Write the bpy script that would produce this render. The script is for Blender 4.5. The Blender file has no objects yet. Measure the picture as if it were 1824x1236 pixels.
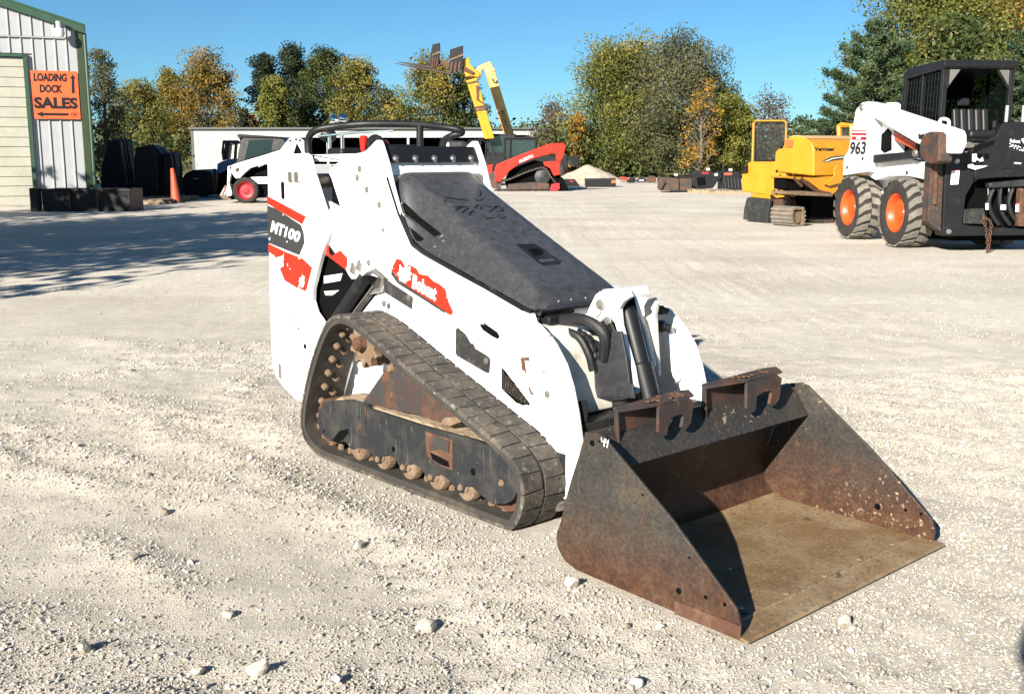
import bpy, bmesh, math, random
import numpy as np
from mathutils import Vector, Matrix
random.seed(7)
RNG = np.random.default_rng(11)
SC = bpy.context.scene
COL = SC.collection

# ------------------------------------------------------------------ camera
CAM_H = 1.33
IW, IH, FPX, HZ = 1824.0, 1236.0, 1900.0, 275.0      # survey numbers of the photograph
PITCH = math.atan((IH / 2 - HZ) / FPX)
cam = bpy.data.cameras.new('camera')
cam_o = bpy.data.objects.new('camera', cam)
COL.objects.link(cam_o)
cam.sensor_width = 36.0
cam.lens = 36.0 * FPX / IW
cam.clip_start = 0.05
cam.clip_end = 6000
cam_o.location = (0, 0, CAM_H)
cam_o.rotation_euler = (math.radians(90) - PITCH, 0, 0)
SC.camera = cam_o

# ------------------------------------------------------------------ light
SUN_AZ, SUN_EL = math.radians(60), math.radians(24)   # SUN_AZ: direction the shadows fall in
world = bpy.data.worlds.new('World')
SC.world = world
world.use_nodes = True
wn = world.node_tree.nodes
wl = world.node_tree.links
for n in list(wn):
    wn.remove(n)
sky = wn.new('ShaderNodeTexSky')
sky.sky_type = 'NISHITA'
sky.sun_disc = False
sky.sun_elevation = SUN_EL
sky.sun_rotation = math.atan2(-math.cos(SUN_AZ), -math.sin(SUN_AZ)) % (2 * math.pi)
sky.air_density = 1.0
sky.dust_density = 0.8
sky.ozone_density = 7.0
sky.altitude = 2000
bg = wn.new('ShaderNodeBackground')
bg.inputs['Strength'].default_value = 0.06
tint = wn.new('ShaderNodeMix')
tint.data_type = 'RGBA'
tint.blend_type = 'MULTIPLY'
tint.inputs[0].default_value = 1.0
tint.inputs[7].default_value = (0.68, 0.87, 0.80, 1)
wo = wn.new('ShaderNodeOutputWorld')
wl.new(sky.outputs[0], tint.inputs[6])
wl.new(tint.outputs[2], bg.inputs['Color'])
wl.new(bg.outputs[0], wo.inputs['Surface'])
sun = bpy.data.lights.new('sun', 'SUN')
sun.energy = 5.0
sun.angle = math.radians(0.5)
sun.color = (1.0, 0.935, 0.84)
sun_o = bpy.data.objects.new('sun', sun)
COL.objects.link(sun_o)
sdir = Vector((math.cos(SUN_AZ) * math.cos(SUN_EL), math.sin(SUN_AZ) * math.cos(SUN_EL), -math.sin(SUN_EL)))
sun_o.rotation_euler = sdir.to_track_quat('-Z', 'Y').to_euler()
sun_o.location = (-8, -8, 12)
vs = SC.view_settings
vs.view_transform = 'Standard'
vs.look = 'None'
vs.exposure = 1.28
vs.gamma = 1.0
vs.use_curve_mapping = False

# ------------------------------------------------------------------ survey helpers: sight line of the photo -> point on a real plane
_c, _s = math.cos(PITCH), math.sin(PITCH)
EYE = np.array([0, 0, CAM_H])


def ray(u, v):
    a = (u - IW / 2) / FPX
    b = (v - IH / 2) / FPX
    return np.array([a, _c - b * _s, -(b * _c + _s)])


def gpt(u, v):
    r = ray(u, v)
    return EYE + r * (-CAM_H / r[2])


def at_depth(u, v, Y):
    r = ray(u, v)
    return EYE + r * (Y / r[1])


class Fr:
    """local frame on the ground: x forward, y left, z up"""

    def __init__(s, ox, oy, deg):
        a = math.radians(deg)
        s.O = np.array([ox, oy, 0.0])
        s.a = a
        s.F = np.array([math.cos(a), math.sin(a), 0])
        s.L = np.array([-s.F[1], s.F[0], 0])

    def loc(s, P):
        d = P - s.O
        return (float(d @ s.F), float(d @ s.L), float(d[2]))

    def oy(s, u, v, y):
        r = ray(u, v)
        t = (y - (EYE - s.O) @ s.L) / (r @ s.L)
        return s.loc(EYE + t * r)

    def ox(s, u, v, x):
        r = ray(u, v)
        t = (x - (EYE - s.O) @ s.F) / (r @ s.F)
        return s.loc(EYE + t * r)

    def oz(s, u, v, z):
        r = ray(u, v)
        t = (z - EYE[2]) / r[2]
        return s.loc(EYE + t * r)

    def py(s, y, *uv):
        return [s.oy(u, v, y) for u, v in uv]

    def px(s, x, *uv):
        return [s.ox(u, v, x) for u, v in uv]


# ------------------------------------------------------------------ mesh helpers
def setp(o, label=None, cat=None, group=None, kind=None):
    if label: o['label'] = label
    if cat: o['category'] = cat
    if group: o['group'] = group
    if kind: o['kind'] = kind
    return o


def thing(name, label, cat, loc=(0, 0, 0), deg=0, group=None):
    o = bpy.data.objects.new(name, None)
    COL.objects.link(o)
    o.location = loc
    o.rotation_euler = (0, 0, math.radians(deg))
    o.empty_display_size = 0.2
    return setp(o, label, cat, group)


def copy_tree(o, parent=None):
    c = o.copy()
    COL.objects.link(c)
    if parent is not None:
        c.parent = parent
    for ch in list(o.children):
        copy_tree(ch, c)
    return c


class MB:
    def __init__(s):
        s.v = []
        s.f = []

    def add(s, vs_, fs):
        b = len(s.v)
        s.v.extend([tuple(p) for p in vs_])
        s.f.extend([tuple(i + b for i in f) for f in fs])
        return s

    def box(s, c, size, rot=None):
        hx, hy, hz = size[0] / 2, size[1] / 2, size[2] / 2
        P = [Vector((x, y, z)) for x in (-hx, hx) for y in (-hy, hy) for z in (-hz, hz)]
        if rot is not None:
            P = [rot @ p for p in P]
        P = [p + Vector(c) for p in P]
        return s.add(P, [(0, 1, 3, 2), (4, 6, 7, 5), (0, 4, 5, 1), (2, 3, 7, 6), (0, 2, 6, 4), (1, 5, 7, 3)])

    def bx(s, x0, x1, y0, y1, z0, z1):
        return s.box(((x0 + x1) / 2, (y0 + y1) / 2, (z0 + z1) / 2), (abs(x1 - x0), abs(y1 - y0), abs(z1 - z0)))

    def prism(s, poly, off):
        n = len(poly)
        off = Vector(off)
        A = [Vector(p) for p in poly]
        Bv = [p + off for p in A]
        fs = [tuple(range(n)), tuple(range(2 * n - 1, n - 1, -1))]
        for i in range(n):
            j = (i + 1) % n
            fs.append((i, i + n, j + n, j))
        return s.add(A + Bv, fs)

    def xz(s, pts, y0, y1):
        return s.prism([(p[0], y0, p[-1]) for p in pts], (0, y1 - y0, 0))

    def yz(s, pts, x0, x1):
        return s.prism([(x0, p[-2], p[-1]) for p in pts], (x1 - x0, 0, 0))

    def xy(s, pts, z0, z1):
        return s.prism([(p[0], p[1], z0) for p in pts], (0, 0, z1 - z0))

    def tube(s, path, r, n=8, cap=True):
        P = [Vector(p) for p in path]
        m = len(P)
        R = r if isinstance(r, (list, tuple)) else [r] * m
        T = []
        for i in range(m):
            a = P[max(i - 1, 0)]
            b = P[min(i + 1, m - 1)]
            T.append((b - a).normalized())
        up = Vector((0, 0, 1)) if abs(T[0].z) < 0.9 else Vector((1, 0, 0))
        N = (up - T[0] * up.dot(T[0])).normalized()
        vs_ = []
        for i in range(m):
            N = (N - T[i] * N.dot(T[i])).normalized()
            Bn = T[i].cross(N)
            for k in range(n):
                a = 2 * math.pi * k / n
                vs_.append(P[i] + (N * math.cos(a) + Bn * math.sin(a)) * R[i])
        fs = []
        for i in range(m - 1):
            for k in range(n):
                k2 = (k + 1) % n
                fs.append((i * n + k, i * n + k2, (i + 1) * n + k2, (i + 1) * n + k))
        if cap:
            fs.append(tuple(range(n - 1, -1, -1)))
            fs.append(tuple((m - 1) * n + k for k in range(n)))
        return s.add(vs_, fs)

    def cyl(s, a, b, r, n=14, r2=None):
        return s.tube([a, b], [r, r if r2 is None else r2], n)

    def lathe(s, prof, o, axis, n=24):
        """prof: list of (radius, height along axis); closed at ends when radius 0"""
        o = Vector(o)
        ax = Vector(axis).normalized()
        up = Vector((0, 0, 1)) if abs(ax.z) < 0.9 else Vector((1, 0, 0))
        N = (up - ax * up.dot(ax)).normalized()
        Bn = ax.cross(N)
        vs_ = []
        for r, h in prof:
            for k in range(n):
                a = 2 * math.pi * k / n
                vs_.append(o + ax * h + (N * math.cos(a) + Bn * math.sin(a)) * r)
        fs = []
        for i in range(len(prof) - 1):
            for k in range(n):
                k2 = (k + 1) % n
                fs.append((i * n + k, i * n + k2, (i + 1) * n + k2, (i + 1) * n + k))
        return s.add(vs_, fs)

    def grid(s, rows):
        m = len(rows)
        n = len(rows[0])
        vs_ = [p for r in rows for p in r]
        fs = [(i * n + k, i * n + k + 1, (i + 1) * n + k + 1, (i + 1) * n + k) for i in range(m - 1) for k in range(n - 1)]
        return s.add(vs_, fs)

    def build(s, name, mat, parent=None, smooth=False, bevel=0.0, seg=2, sub=0, solid=0.0, recalc=True):
        me = bpy.data.meshes.new(name)
        me.from_pydata(s.v, [], s.f)
        if recalc:
            bm = bmesh.new()
            bm.from_mesh(me)
            bmesh.ops.remove_doubles(bm, verts=bm.verts, dist=1e-5)
            bmesh.ops.recalc_face_normals(bm, faces=bm.faces)
            bm.to_mesh(me)
            bm.free()
        me.materials.append(mat)
        if smooth or bevel:
            me.polygons.foreach_set('use_smooth', [True] * len(me.polygons))
            if not sub:
                me.set_sharp_from_angle(angle=math.radians(35))
        o = bpy.data.objects.new(name, me)
        COL.objects.link(o)
        if parent is not None:
            o.parent = parent
        if solid:
            md = o.modifiers.new('solid', 'SOLIDIFY')
            md.thickness = solid
        if bevel:
            md = o.modifiers.new('bevel', 'BEVEL')
            md.width = bevel
            md.segments = seg
            md.limit_method = 'ANGLE'
            md.angle_limit = math.radians(40)
            md.harden_normals = True
        if sub:
            md = o.modifiers.new('sub', 'SUBSURF')
            md.levels = sub
            md.render_levels = sub
        return o


def catmull(P, n=6, closed=False):
    P = [Vector(p) for p in P]
    m = len(P)
    out = []
    rng = range(m) if closed else range(m - 1)
    for i in rng:
        p0 = P[(i - 1) % m] if closed or i > 0 else P[0] * 2 - P[1]
        p1 = P[i]
        p2 = P[(i + 1) % m]
        p3 = P[(i + 2) % m] if closed or i + 2 < m else P[-1] * 2 - P[-2]
        for k in range(n):
            t = k / n
            out.append(0.5 * ((2 * p1) + (p2 - p0) * t + (2 * p0 - 5 * p1 + 4 * p2 - p3) * t * t + (3 * p1 - p0 - 3 * p2 + p3) * t ** 3))
    if not closed:
        out.append(P[-1])
    return out


def resample(P, n, closed=True):
    A = np.array([tuple(p) for p in P])
    if closed:
        A = np.vstack([A, A[:1]])
    d = np.r_[0, np.cumsum(np.linalg.norm(np.diff(A, axis=0), axis=1))]
    t = np.linspace(0, d[-1], n + 1)[:-1] if closed else np.linspace(0, d[-1], n)
    return np.stack([np.interp(t, d, A[:, k]) for k in range(A.shape[1])], 1), d[-1]


def bolt_heads(pts, nrm, r=0.008, h=0.006):
    mb = MB()
    nv = Vector(nrm).normalized()
    for p in pts:
        p = Vector(p)
        mb.cyl(p - nv * 0.004, p + nv * h, r, 6, r * 0.85)
        mb.cyl(p - nv * 0.004, p + nv * h * 0.35, r * 1.55, 12)
    return mb


def bolts_each(pts, nrm, r, h, mat, parent, name='bolt'):
    first = None
    nv = Vector(nrm).normalized()
    p0 = Vector(pts[0])
    for p in pts:
        if first is None:
            first = bolt_heads([p], nrm, r, h).build(name, mat, parent)
        else:
            o = first.copy()
            COL.objects.link(o)
            o.parent = parent
            o.location = Vector(p) - p0
    return first


def text_mesh(body, ll, lr, ul, mat, parent, name='lettering', bold=0.0, thick=0.0015, shear=0.0, lift=None):
    """lettering laid into the parallelogram ll-lr-ul"""
    cu = bpy.data.curves.new(name, 'FONT')
    cu.body = body
    cu.offset = bold
    cu.shear = shear
    cu.resolution_u = 3
    tmp = bpy.data.objects.new(name, cu)
    me0 = bpy.data.meshes.new_from_object(tmp)
    V = np.array([v.co[:] for v in me0.vertices])
    F_ = [tuple(p.vertices) for p in me0.polygons]
    bpy.data.objects.remove(tmp)
    bpy.data.curves.remove(cu)
    bpy.data.meshes.remove(me0)
    lo, hi = V.min(0), V.max(0)
    ll, lr, ul = np.array(ll), np.array(lr), np.array(ul)
    A = (V[:, 0] - lo[0]) / (hi[0] - lo[0])
    Bq = (V[:, 1] - lo[1]) / (hi[1] - lo[1])
    Pq = ll + A[:, None] * (lr - ll) + Bq[:, None] * (ul - ll)
    nrm = np.cross(lr - ll, ul - ll)
    nrm = nrm / np.linalg.norm(nrm) * thick
    n = len(Pq)
    mb = MB()
    mb.v = [tuple(p + nrm) for p in Pq] + [tuple(p - nrm) for p in Pq]
    ed = {}
    for f in F_:
        mb.f.append(f)
        mb.f.append(tuple(i + n for i in reversed(f)))
        for i in range(len(f)):
            a, b = f[i], f[(i + 1) % len(f)]
            ed.setdefault((min(a, b), max(a, b)), []).append((a, b))
    for k, l in ed.items():
        if len(l) == 1:
            a, b = l[0]
            mb.f.append((b, a, a + n, b + n))
    return mb.build(name, mat, parent, recalc=False)


# ------------------------------------------------------------------ materials
def newmat(name):
    m = bpy.data.materials.new(name)
    m.use_nodes = True
    nt = m.node_tree
    return m, nt.nodes, nt.links, nt.nodes['Principled BSDF']


def ramp(N, stops, interp='LINEAR'):
    r = N.new('ShaderNodeValToRGB')
    cr = r.color_ramp
    cr.interpolation = interp
    while len(cr.elements) > 1:
        cr.elements.remove(cr.elements[-1])
    cr.elements[0].position = stops[0][0]
    for p, c in stops[1:]:
        cr.elements.new(p)
    for e, (p, c) in zip(cr.elements, stops):
        e.color = c if len(c) == 4 else (*c, 1)
    return r


def noise(N, L, coord, scale, detail=4, rough=0.6, dist=0.0):
    n = N.new('ShaderNodeTexNoise')
    n.inputs['Scale'].default_value = scale
    n.inputs['Detail'].default_value = detail
    n.inputs['Roughness'].default_value = rough
    n.inputs['Distortion'].default_value = dist
    L.new(coord, n.inputs['Vector'])
    return n


def mixc(N, L, fac, a, b):
    m = N.new('ShaderNodeMix')
    m.data_type = 'RGBA'
    if isinstance(fac, (int, float)):
        m.inputs[0].default_value = fac
    else:
        L.new(fac, m.inputs[0])
    for k, x in ((6, a), (7, b)):
        if isinstance(x, tuple):
            m.inputs[k].default_value = (*x[:3], 1)
        else:
            L.new(x, m.inputs[k])
    return m.outputs[2]


def paint(name, base, rough=0.45, layers=(), metal=0.0, bump=0.0, bscale=60, var=0.12, spec=0.5, stretch=None, coat=0.0):
    """base colour with slight variation; layers: (colour, scale, lo, hi, detail[, stretch]) patches laid on by noise"""
    m, N, L, b = newmat(name)
    tc = N.new('ShaderNodeTexCoord').outputs['Object']
    n0 = noise(N, L, tc, 3.0, 5)
    lo = tuple(x * (1 - var) for x in base)
    hi = tuple(min(1, x * (1 + var)) for x in base)
    col = ramp(N, [(0.3, lo), (0.7, hi)])
    L.new(n0.outputs['Fac'], col.inputs[0])
    c = col.outputs[0]
    rfac = None
    for ly in layers:
        cc, sc, l0, l1, det = ly[:5]
        vec = tc
        if len(ly) > 5:
            mp = N.new('ShaderNodeMapping')
            mp.inputs['Scale'].default_value = ly[5]
            if len(ly) > 6:
                mp.inputs['Rotation'].default_value = ly[6]
            L.new(tc, mp.inputs[0])
            vec = mp.outputs[0]
        nn = noise(N, L, vec, sc, det, 0.65, 0.2)
        nn.noise_dimensions = '3D'
        rr = ramp(N, [(l0, (0, 0, 0)), (l1, (1, 1, 1))])
        L.new(nn.outputs['Fac'], rr.inputs[0])
        c = mixc(N, L, rr.outputs[0], c, cc)
    L.new(c, b.inputs['Base Color'])
    b.inputs['Roughness'].default_value = rough
    b.inputs['Metallic'].default_value = metal
    b.inputs['Specular IOR Level'].default_value = spec
    if coat:
        b.inputs['Coat Weight'].default_value = coat
    if bump:
        nb = noise(N, L, tc, bscale, 6, 0.7)
        bp = N.new('ShaderNodeBump')
        bp.inputs['Strength'].default_value = bump
        bp.inputs['Distance'].default_value = 0.01
        L.new(nb.outputs['Fac'], bp.inputs['Height'])
        L.new(bp.outputs[0], b.inputs['Normal'])
    return m


DUST = (0.36, 0.29, 0.20)


def add_top_tone(m, colour, amount, scale):
    """mixes a noise-broken colour into the faces that look up"""
    N, L = m.node_tree.nodes, m.node_tree.links
    b = N['Principled BSDF']
    src_ = b.inputs['Base Color'].links[0].from_socket
    ge = N.new('ShaderNodeNewGeometry')
    sx = N.new('ShaderNodeSeparateXYZ')
    L.new(ge.outputs['True Normal'], sx.inputs[0])
    mr_ = N.new('ShaderNodeMapRange')
    mr_.inputs[1].default_value = 0.55
    mr_.inputs[2].default_value = 0.85
    mr_.inputs[4].default_value = amount
    L.new(sx.outputs['Z'], mr_.inputs[0])
    tc = N.new('ShaderNodeTexCoord').outputs['Object']
    nz = noise(N, L, tc, scale, 10, 0.7)
    rz = ramp(N, [(0.35, (0.3, 0.3, 0.3)), (0.6, (1, 1, 1))])
    L.new(nz.outputs['Fac'], rz.inputs[0])
    mu = N.new('ShaderNodeMath'); mu.operation = 'MULTIPLY'
    L.new(mr_.outputs[0], mu.inputs[0]); L.new(rz.outputs[0], mu.inputs[1])
    L.new(mixc(N, L, mu.outputs[0], src_, colour), b.inputs['Base Color'])
M = {}
M['white'] = paint('white_paint', (0.76, 0.76, 0.75), 0.35, [((0.55, 0.50, 0.42), 5, 0.52, 0.80, 10), ((0.30, 0.25, 0.2), 55, 0.715, 0.735, 4), ((0.33, 0.30, 0.27), 1.0, 0.735, 0.755, 2, (130, 130, 4), (0, 0.9, 0)), ((0.36, 0.33, 0.3), 1.0, 0.745, 0.76, 2, (110, 110, 5), (0, -0.6, 0)), ((0.30, 0.17, 0.09), 1.0, 0.77, 0.80, 3, (60, 60, 3), (0, 0, 0))], var=0.02)
M['white_far'] = paint('white_paint_far', (0.78, 0.78, 0.76), 0.4, [(DUST, 3, 0.6, 0.85, 6)], var=0.03)
M['cream'] = paint('cream_white', (0.72, 0.69, 0.60), 0.45, [(DUST, 6, 0.55, 0.8, 8)], var=0.05)
M['hood'] = paint('hood_plastic', (0.021, 0.0215, 0.023), 0.42, [((0.034, 0.035, 0.037), 30, 0.40, 0.70, 12), ((0.065, 0.066, 0.068), 80, 0.56, 0.70, 8), ((0.018, 0.018, 0.019), 6, 0.56, 0.70, 9), ((0.13, 0.13, 0.13), 170, 0.66, 0.76, 4)], bump=0.10, bscale=260, spec=0.6)
M['edge'] = paint('ground_off_cutting_edge', (0.135, 0.098, 0.056), 0.5, [((0.21, 0.165, 0.11), 7, 0.42, 0.66, 9), ((0.11, 0.085, 0.055), 40, 0.56, 0.68, 6)], bump=0.3, bscale=120)
M['black'] = paint('black_paint', (0.0105, 0.011, 0.012), 0.45, [((0.035, 0.033, 0.03), 9, 0.55, 0.8, 8)], spec=0.3)
M['blackrub'] = paint('black_rubber_hose', (0.008, 0.008, 0.0085), 0.55, [((0.03, 0.027, 0.025), 14, 0.55, 0.8, 6)], bump=0.1, bscale=90)
add_top_tone(M['hood'], (0.095, 0.096, 0.098), 0.45, 30)  # paler grey where the hood's faces look up
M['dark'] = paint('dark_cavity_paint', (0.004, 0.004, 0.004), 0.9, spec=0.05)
M['grille'] = paint('grille_mesh', (0.05, 0.04, 0.03), 0.7, [((0.2, 0.15, 0.1), 40, 0.5, 0.7, 4)])
M['red'] = paint('red_decal', (0.56, 0.022, 0.008), 0.35, [((0.4, 0.03, 0.02), 12, 0.6, 0.7, 6)], var=0.05)
M['redplastic'] = paint('red_plastic_grip', (0.55, 0.018, 0.009), 0.3)
M['steel'] = paint('bolt_steel', (0.42, 0.40, 0.37), 0.38, [(DUST, 30, 0.5, 0.7, 4)], metal=0.85)
M['chrome'] = paint('chrome', (0.8, 0.8, 0.8), 0.15, metal=1.0)
M['rust'] = paint('rusty_steel', (0.085, 0.036, 0.018), 0.8, [((0.16, 0.10, 0.055), 18, 0.5, 0.7, 8), ((0.03, 0.018, 0.012), 12, 0.55, 0.7, 6)], bump=0.4, bscale=80)
M['rustdust'] = paint('rusty_dusty_steel', (0.15, 0.095, 0.056), 0.9, [((0.23, 0.178, 0.122), 22, 0.48, 0.68, 8), ((0.06, 0.03, 0.018), 14, 0.6, 0.7, 6)], bump=0.5, bscale=90)
M['dustpile'] = paint('packed_dirt', (0.33, 0.25, 0.16), 0.95, [((0.2, 0.13, 0.08), 24, 0.5, 0.7, 8)], bump=0.8, bscale=70)
M['frame'] = paint('track_frame_paint', (0.014, 0.016, 0.018), 0.5, [((0.060, 0.052, 0.042), 9, 0.46, 0.78, 9), ((0.10, 0.05, 0.025), 8, 0.64, 0.72, 8), ((0.26, 0.2, 0.13), 26, 0.66, 0.74, 6), ((0.11, 0.11, 0.11), 1.0, 0.66, 0.72, 2, (150, 150, 5), (0, 0.7, 0))], bump=0.15, bscale=90)
M['rustplate'] = paint('rust_worn_plate', (0.030, 0.029, 0.028), 0.7, [((0.095, 0.040, 0.020), 6.5, 0.44, 0.58, 9), ((0.045, 0.025, 0.018), 17, 0.5, 0.62, 7), ((0.22, 0.15, 0.09), 26, 0.62, 0.72, 6)], bump=0.25, bscale=90)
M['track'] = paint('track_rubber', (0.036, 0.033, 0.029), 0.8, [((0.115, 0.093, 0.068), 6, 0.40, 0.66, 10), ((0.24, 0.225, 0.20), 34, 0.56, 0.70, 8), ((0.022, 0.019, 0.017), 15, 0.58, 0.7, 8)], bump=0.6, bscale=60)
M['trackside'] = paint('track_rubber_side', (0.032, 0.028, 0.023), 0.8, [((0.10, 0.082, 0.058), 6, 0.5, 0.8, 8)], bump=0.2, bscale=60)
M['recess'] = paint('painted_shade_grey', (0.13, 0.125, 0.112), 0.5, [(DUST, 9, 0.5, 0.8, 6)])  # white parts greyed: shade of the tower recess is put into the colour
M['glass'] = paint('dark_cab_glass', (0.02, 0.035, 0.035), 0.08, spec=0.8)
M['decalgrey'] = paint('decal_grey', (0.028, 0.027, 0.026), 0.4, [((0.06, 0.058, 0.055), 16, 0.5, 0.65, 5)])
M['inkblack'] = paint('print_black', (0.012, 0.012, 0.012), 0.4)
M['inkwhite'] = paint('print_white', (0.82, 0.82, 0.82), 0.4)
M['inkgrey'] = paint('print_grey', (0.35, 0.36, 0.36), 0.4)
M['chalk'] = paint('chalk_white', (0.85, 0.85, 0.85), 0.9)
M['rubber'] = paint('tyre_rubber', (0.055, 0.05, 0.044), 0.85, [((0.30, 0.265, 0.205), 4, 0.42, 0.72, 9), ((0.22, 0.2, 0.16), 20, 0.55, 0.7, 6)], bump=0.3, bscale=40)
M['tyreside'] = paint('tyre_sidewall', (0.020, 0.017, 0.014), 0.85, [((0.05, 0.042, 0.033), 5, 0.48, 0.75, 8)])
M['tyretread'] = paint('dusty_tyre_tread', (0.145, 0.133, 0.112), 0.9, [((0.22, 0.2, 0.168), 5, 0.45, 0.7, 8), ((0.06, 0.053, 0.045), 9, 0.6, 0.75, 6)], bump=0.3, bscale=40)
M['orange'] = paint('orange_paint', (0.62, 0.072, 0.010), 0.4, [((0.42, 0.07, 0.025), 8, 0.55, 0.75, 6)])
M['yellow'] = paint('yellow_paint', (0.50, 0.228, 0.014), 0.38, [((0.52, 0.2, 0.008), 5, 0.5, 0.8, 6), (DUST, 14, 0.68, 0.8, 6)])
M['yellowdust'] = paint('dusty_yellow_paint', (0.55, 0.33, 0.12), 0.7, [((0.45, 0.33, 0.2), 6, 0.4, 0.7, 8)])
M['boom'] = paint('boom_yellow', (0.62, 0.255, 0.006), 0.4, [((0.5, 0.24, 0.03), 2, 0.55, 0.8, 6)])
M['boompale'] = paint('faded_boom_yellow', (0.58, 0.36, 0.085), 0.5, [((0.60, 0.45, 0.2), 1.2, 0.45, 0.7, 5)])
M['tracred'] = paint('loader_red', (0.60, 0.020, 0.008), 0.35, [((0.5, 0.04, 0.02), 3, 0.55, 0.75, 6)])
M['crimson'] = paint('crimson_rim', (0.33, 0.012, 0.02), 0.45)
M['blue'] = paint('blue_paint', (0.04, 0.11, 0.24), 0.4)
M['seat'] = paint('seat_vinyl', (0.011, 0.011, 0.012), 0.5)
M['greyplastic'] = paint('grey_cab_panel', (0.12, 0.115, 0.10), 0.6)
M['wood'] = paint('pallet_wood', (0.30, 0.23, 0.15), 0.9, [((0.16, 0.12, 0.08), 6, 0.5, 0.7, 6)])


def bucket_mat(name, low, hi_, dust):
    """dark worn steel, rust concentrated in a band near the ground where soil rubs, scratches, dust"""
    m, N, L, b = newmat(name)
    tc = N.new('ShaderNodeTexCoord').outputs['Object']
    sep = N.new('ShaderNodeSeparateXYZ')
    L.new(tc, sep.inputs[0])
    n1 = noise(N, L, tc, 5, 8, 0.65, 0.3)
    ad = N.new('ShaderNodeMath'); ad.operation = 'MULTIPLY_ADD'
    L.new(n1.outputs['Fac'], ad.inputs[0]); ad.inputs[1].default_value = 0.22
    L.new(sep.outputs['Z'], ad.inputs[2])
    r1 = ramp(N, [(low + 0.10, (1, 1, 1)), (hi_ + 0.12, (0, 0, 0))])
    L.new(ad.outputs[0], r1.inputs[0])
    n2 = noise(N, L, tc, 16, 9, 0.7)
    rustc = ramp(N, [(0.3, (0.026, 0.013, 0.009)), (0.5, (0.060, 0.027, 0.014)), (0.68, (0.088, 0.048, 0.025))])
    L.new(n2.outputs['Fac'], rustc.inputs[0])
    darkc = ramp(N, [(0.3, (0.022, 0.021, 0.019)), (0.55, (0.038, 0.034, 0.029)), (0.75, (0.070, 0.052, 0.034))])
    L.new(n1.outputs['Fac'], darkc.inputs[0])
    c = mixc(N, L, r1.outputs[0], darkc.outputs[0], rustc.outputs[0])
    # rust blooms
    n3 = noise(N, L, tc, 7, 9, 0.7, 0.5)
    r3 = ramp(N, [(0.57, (0, 0, 0)), (0.70, (0.75, 0.75, 0.75))])
    L.new(n3.outputs['Fac'], r3.inputs[0])
    c = mixc(N, L, r3.outputs[0], c, rustc.outputs[0])
    # scratches
    for rot, sc in (((0, 0.9, 0), (160, 160, 3)), ((0, -0.5, 0), (120, 120, 4))):
        mp = N.new('ShaderNodeMapping')
        mp.inputs['Rotation'].default_value = rot
        mp.inputs['Scale'].default_value = sc
        L.new(tc, mp.inputs[0])
        ns = noise(N, L, mp.outputs[0], 1.0, 2, 0.5)
        rs = ramp(N, [(0.68, (0, 0, 0)), (0.76, (0.6, 0.6, 0.6))])
        L.new(ns.outputs['Fac'], rs.inputs[0])
        c = mixc(N, L, rs.outputs[0], c, (0.085, 0.08, 0.075))
    if dust:
        # splashed grit: pale flecks
        vo = N.new('ShaderNodeTexVoronoi')
        vo.inputs['Scale'].default_value = 42
        nw = noise(N, L, tc, 30, 3)
        mw = N.new('ShaderNodeMix'); mw.data_type = 'RGBA'; mw.blend_type = 'LINEAR_LIGHT'; mw.inputs[0].default_value = 0.035
        L.new(tc, mw.inputs[6]); L.new(nw.outputs['Color'], mw.inputs[7])
        L.new(mw.outputs[2], vo.inputs['Vector'])
        rv = ramp(N, [(0.10, (1, 1, 1)), (0.30, (0, 0, 0))])
        L.new(vo.outputs['Distance'], rv.inputs[0])
        n4 = noise(N, L, tc, 4.2, 5)
        r4 = ramp(N, [(0.5, (0, 0, 0)), (0.6, (dust, dust, dust))])
        L.new(n4.outputs['Fac'], r4.inputs[0])
        mu = N.new('ShaderNodeMath'); mu.operation = 'MULTIPLY'
        L.new(rv.outputs[0], mu.inputs[0]); L.new(r4.outputs[0], mu.inputs[1])
        c = mixc(N, L, mu.outputs[0], c, (0.45, 0.36, 0.24))
    n5 = noise(N, L, tc, 75, 8, 0.75)
    r5 = ramp(N, [(0.36, (0.55, 0.53, 0.5)), (0.5, (1, 1, 1)), (0.66, (1.7, 1.65, 1.55))])
    L.new(n5.outputs['Fac'], r5.inputs[0])
    m5 = N.new('ShaderNodeMix'); m5.data_type = 'RGBA'; m5.blend_type = 'MULTIPLY'; m5.inputs[0].default_value = 0.85
    L.new(c, m5.inputs[6]); L.new(r5.outputs[0], m5.inputs[7])
    c = m5.outputs[2]
    # dried mud smears
    n6 = noise(N, L, tc, 11, 10, 0.75, 1.2)
    r6 = ramp(N, [(0.63, (0, 0, 0)), (0.76, (0.45, 0.45, 0.45))])
    L.new(n6.outputs['Fac'], r6.inputs[0])
    c = mixc(N, L, r6.outputs[0], c, (0.13, 0.098, 0.06))
    L.new(c, b.inputs['Base Color'])
    b.inputs['Roughness'].default_value = 0.52
    b.inputs['Metallic'].default_value = 0.0
    b.inputs['Specular IOR Level'].default_value = 0.4
    bp = N.new('ShaderNodeBump'); bp.inputs['Strength'].default_value = 0.25; bp.inputs['Distance'].default_value = 0.004
    L.new(n2.outputs['Fac'], bp.inputs['Height']); L.new(bp.outputs[0], b.inputs['Normal'])
    return m


M['bucket'] = bucket_mat('worn_bucket_steel', 0.05, 0.25, 0.0)
M['bucketin'] = bucket_mat('gritty_bucket_steel', 0.05, 0.29, 0.6)
M['bucketfloor'] = paint('scoured_bucket_floor', (0.19, 0.118, 0.054), 0.45, [((0.29, 0.21, 0.122), 5, 0.42, 0.66, 9), ((0.11, 0.085, 0.055), 60, 0.52, 0.66, 6), ((0.34, 0.29, 0.21), 110, 0.58, 0.70, 4), ((0.07, 0.05, 0.03), 11, 0.62, 0.72, 8)], bump=0.2, bscale=150, metal=0.0)


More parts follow.
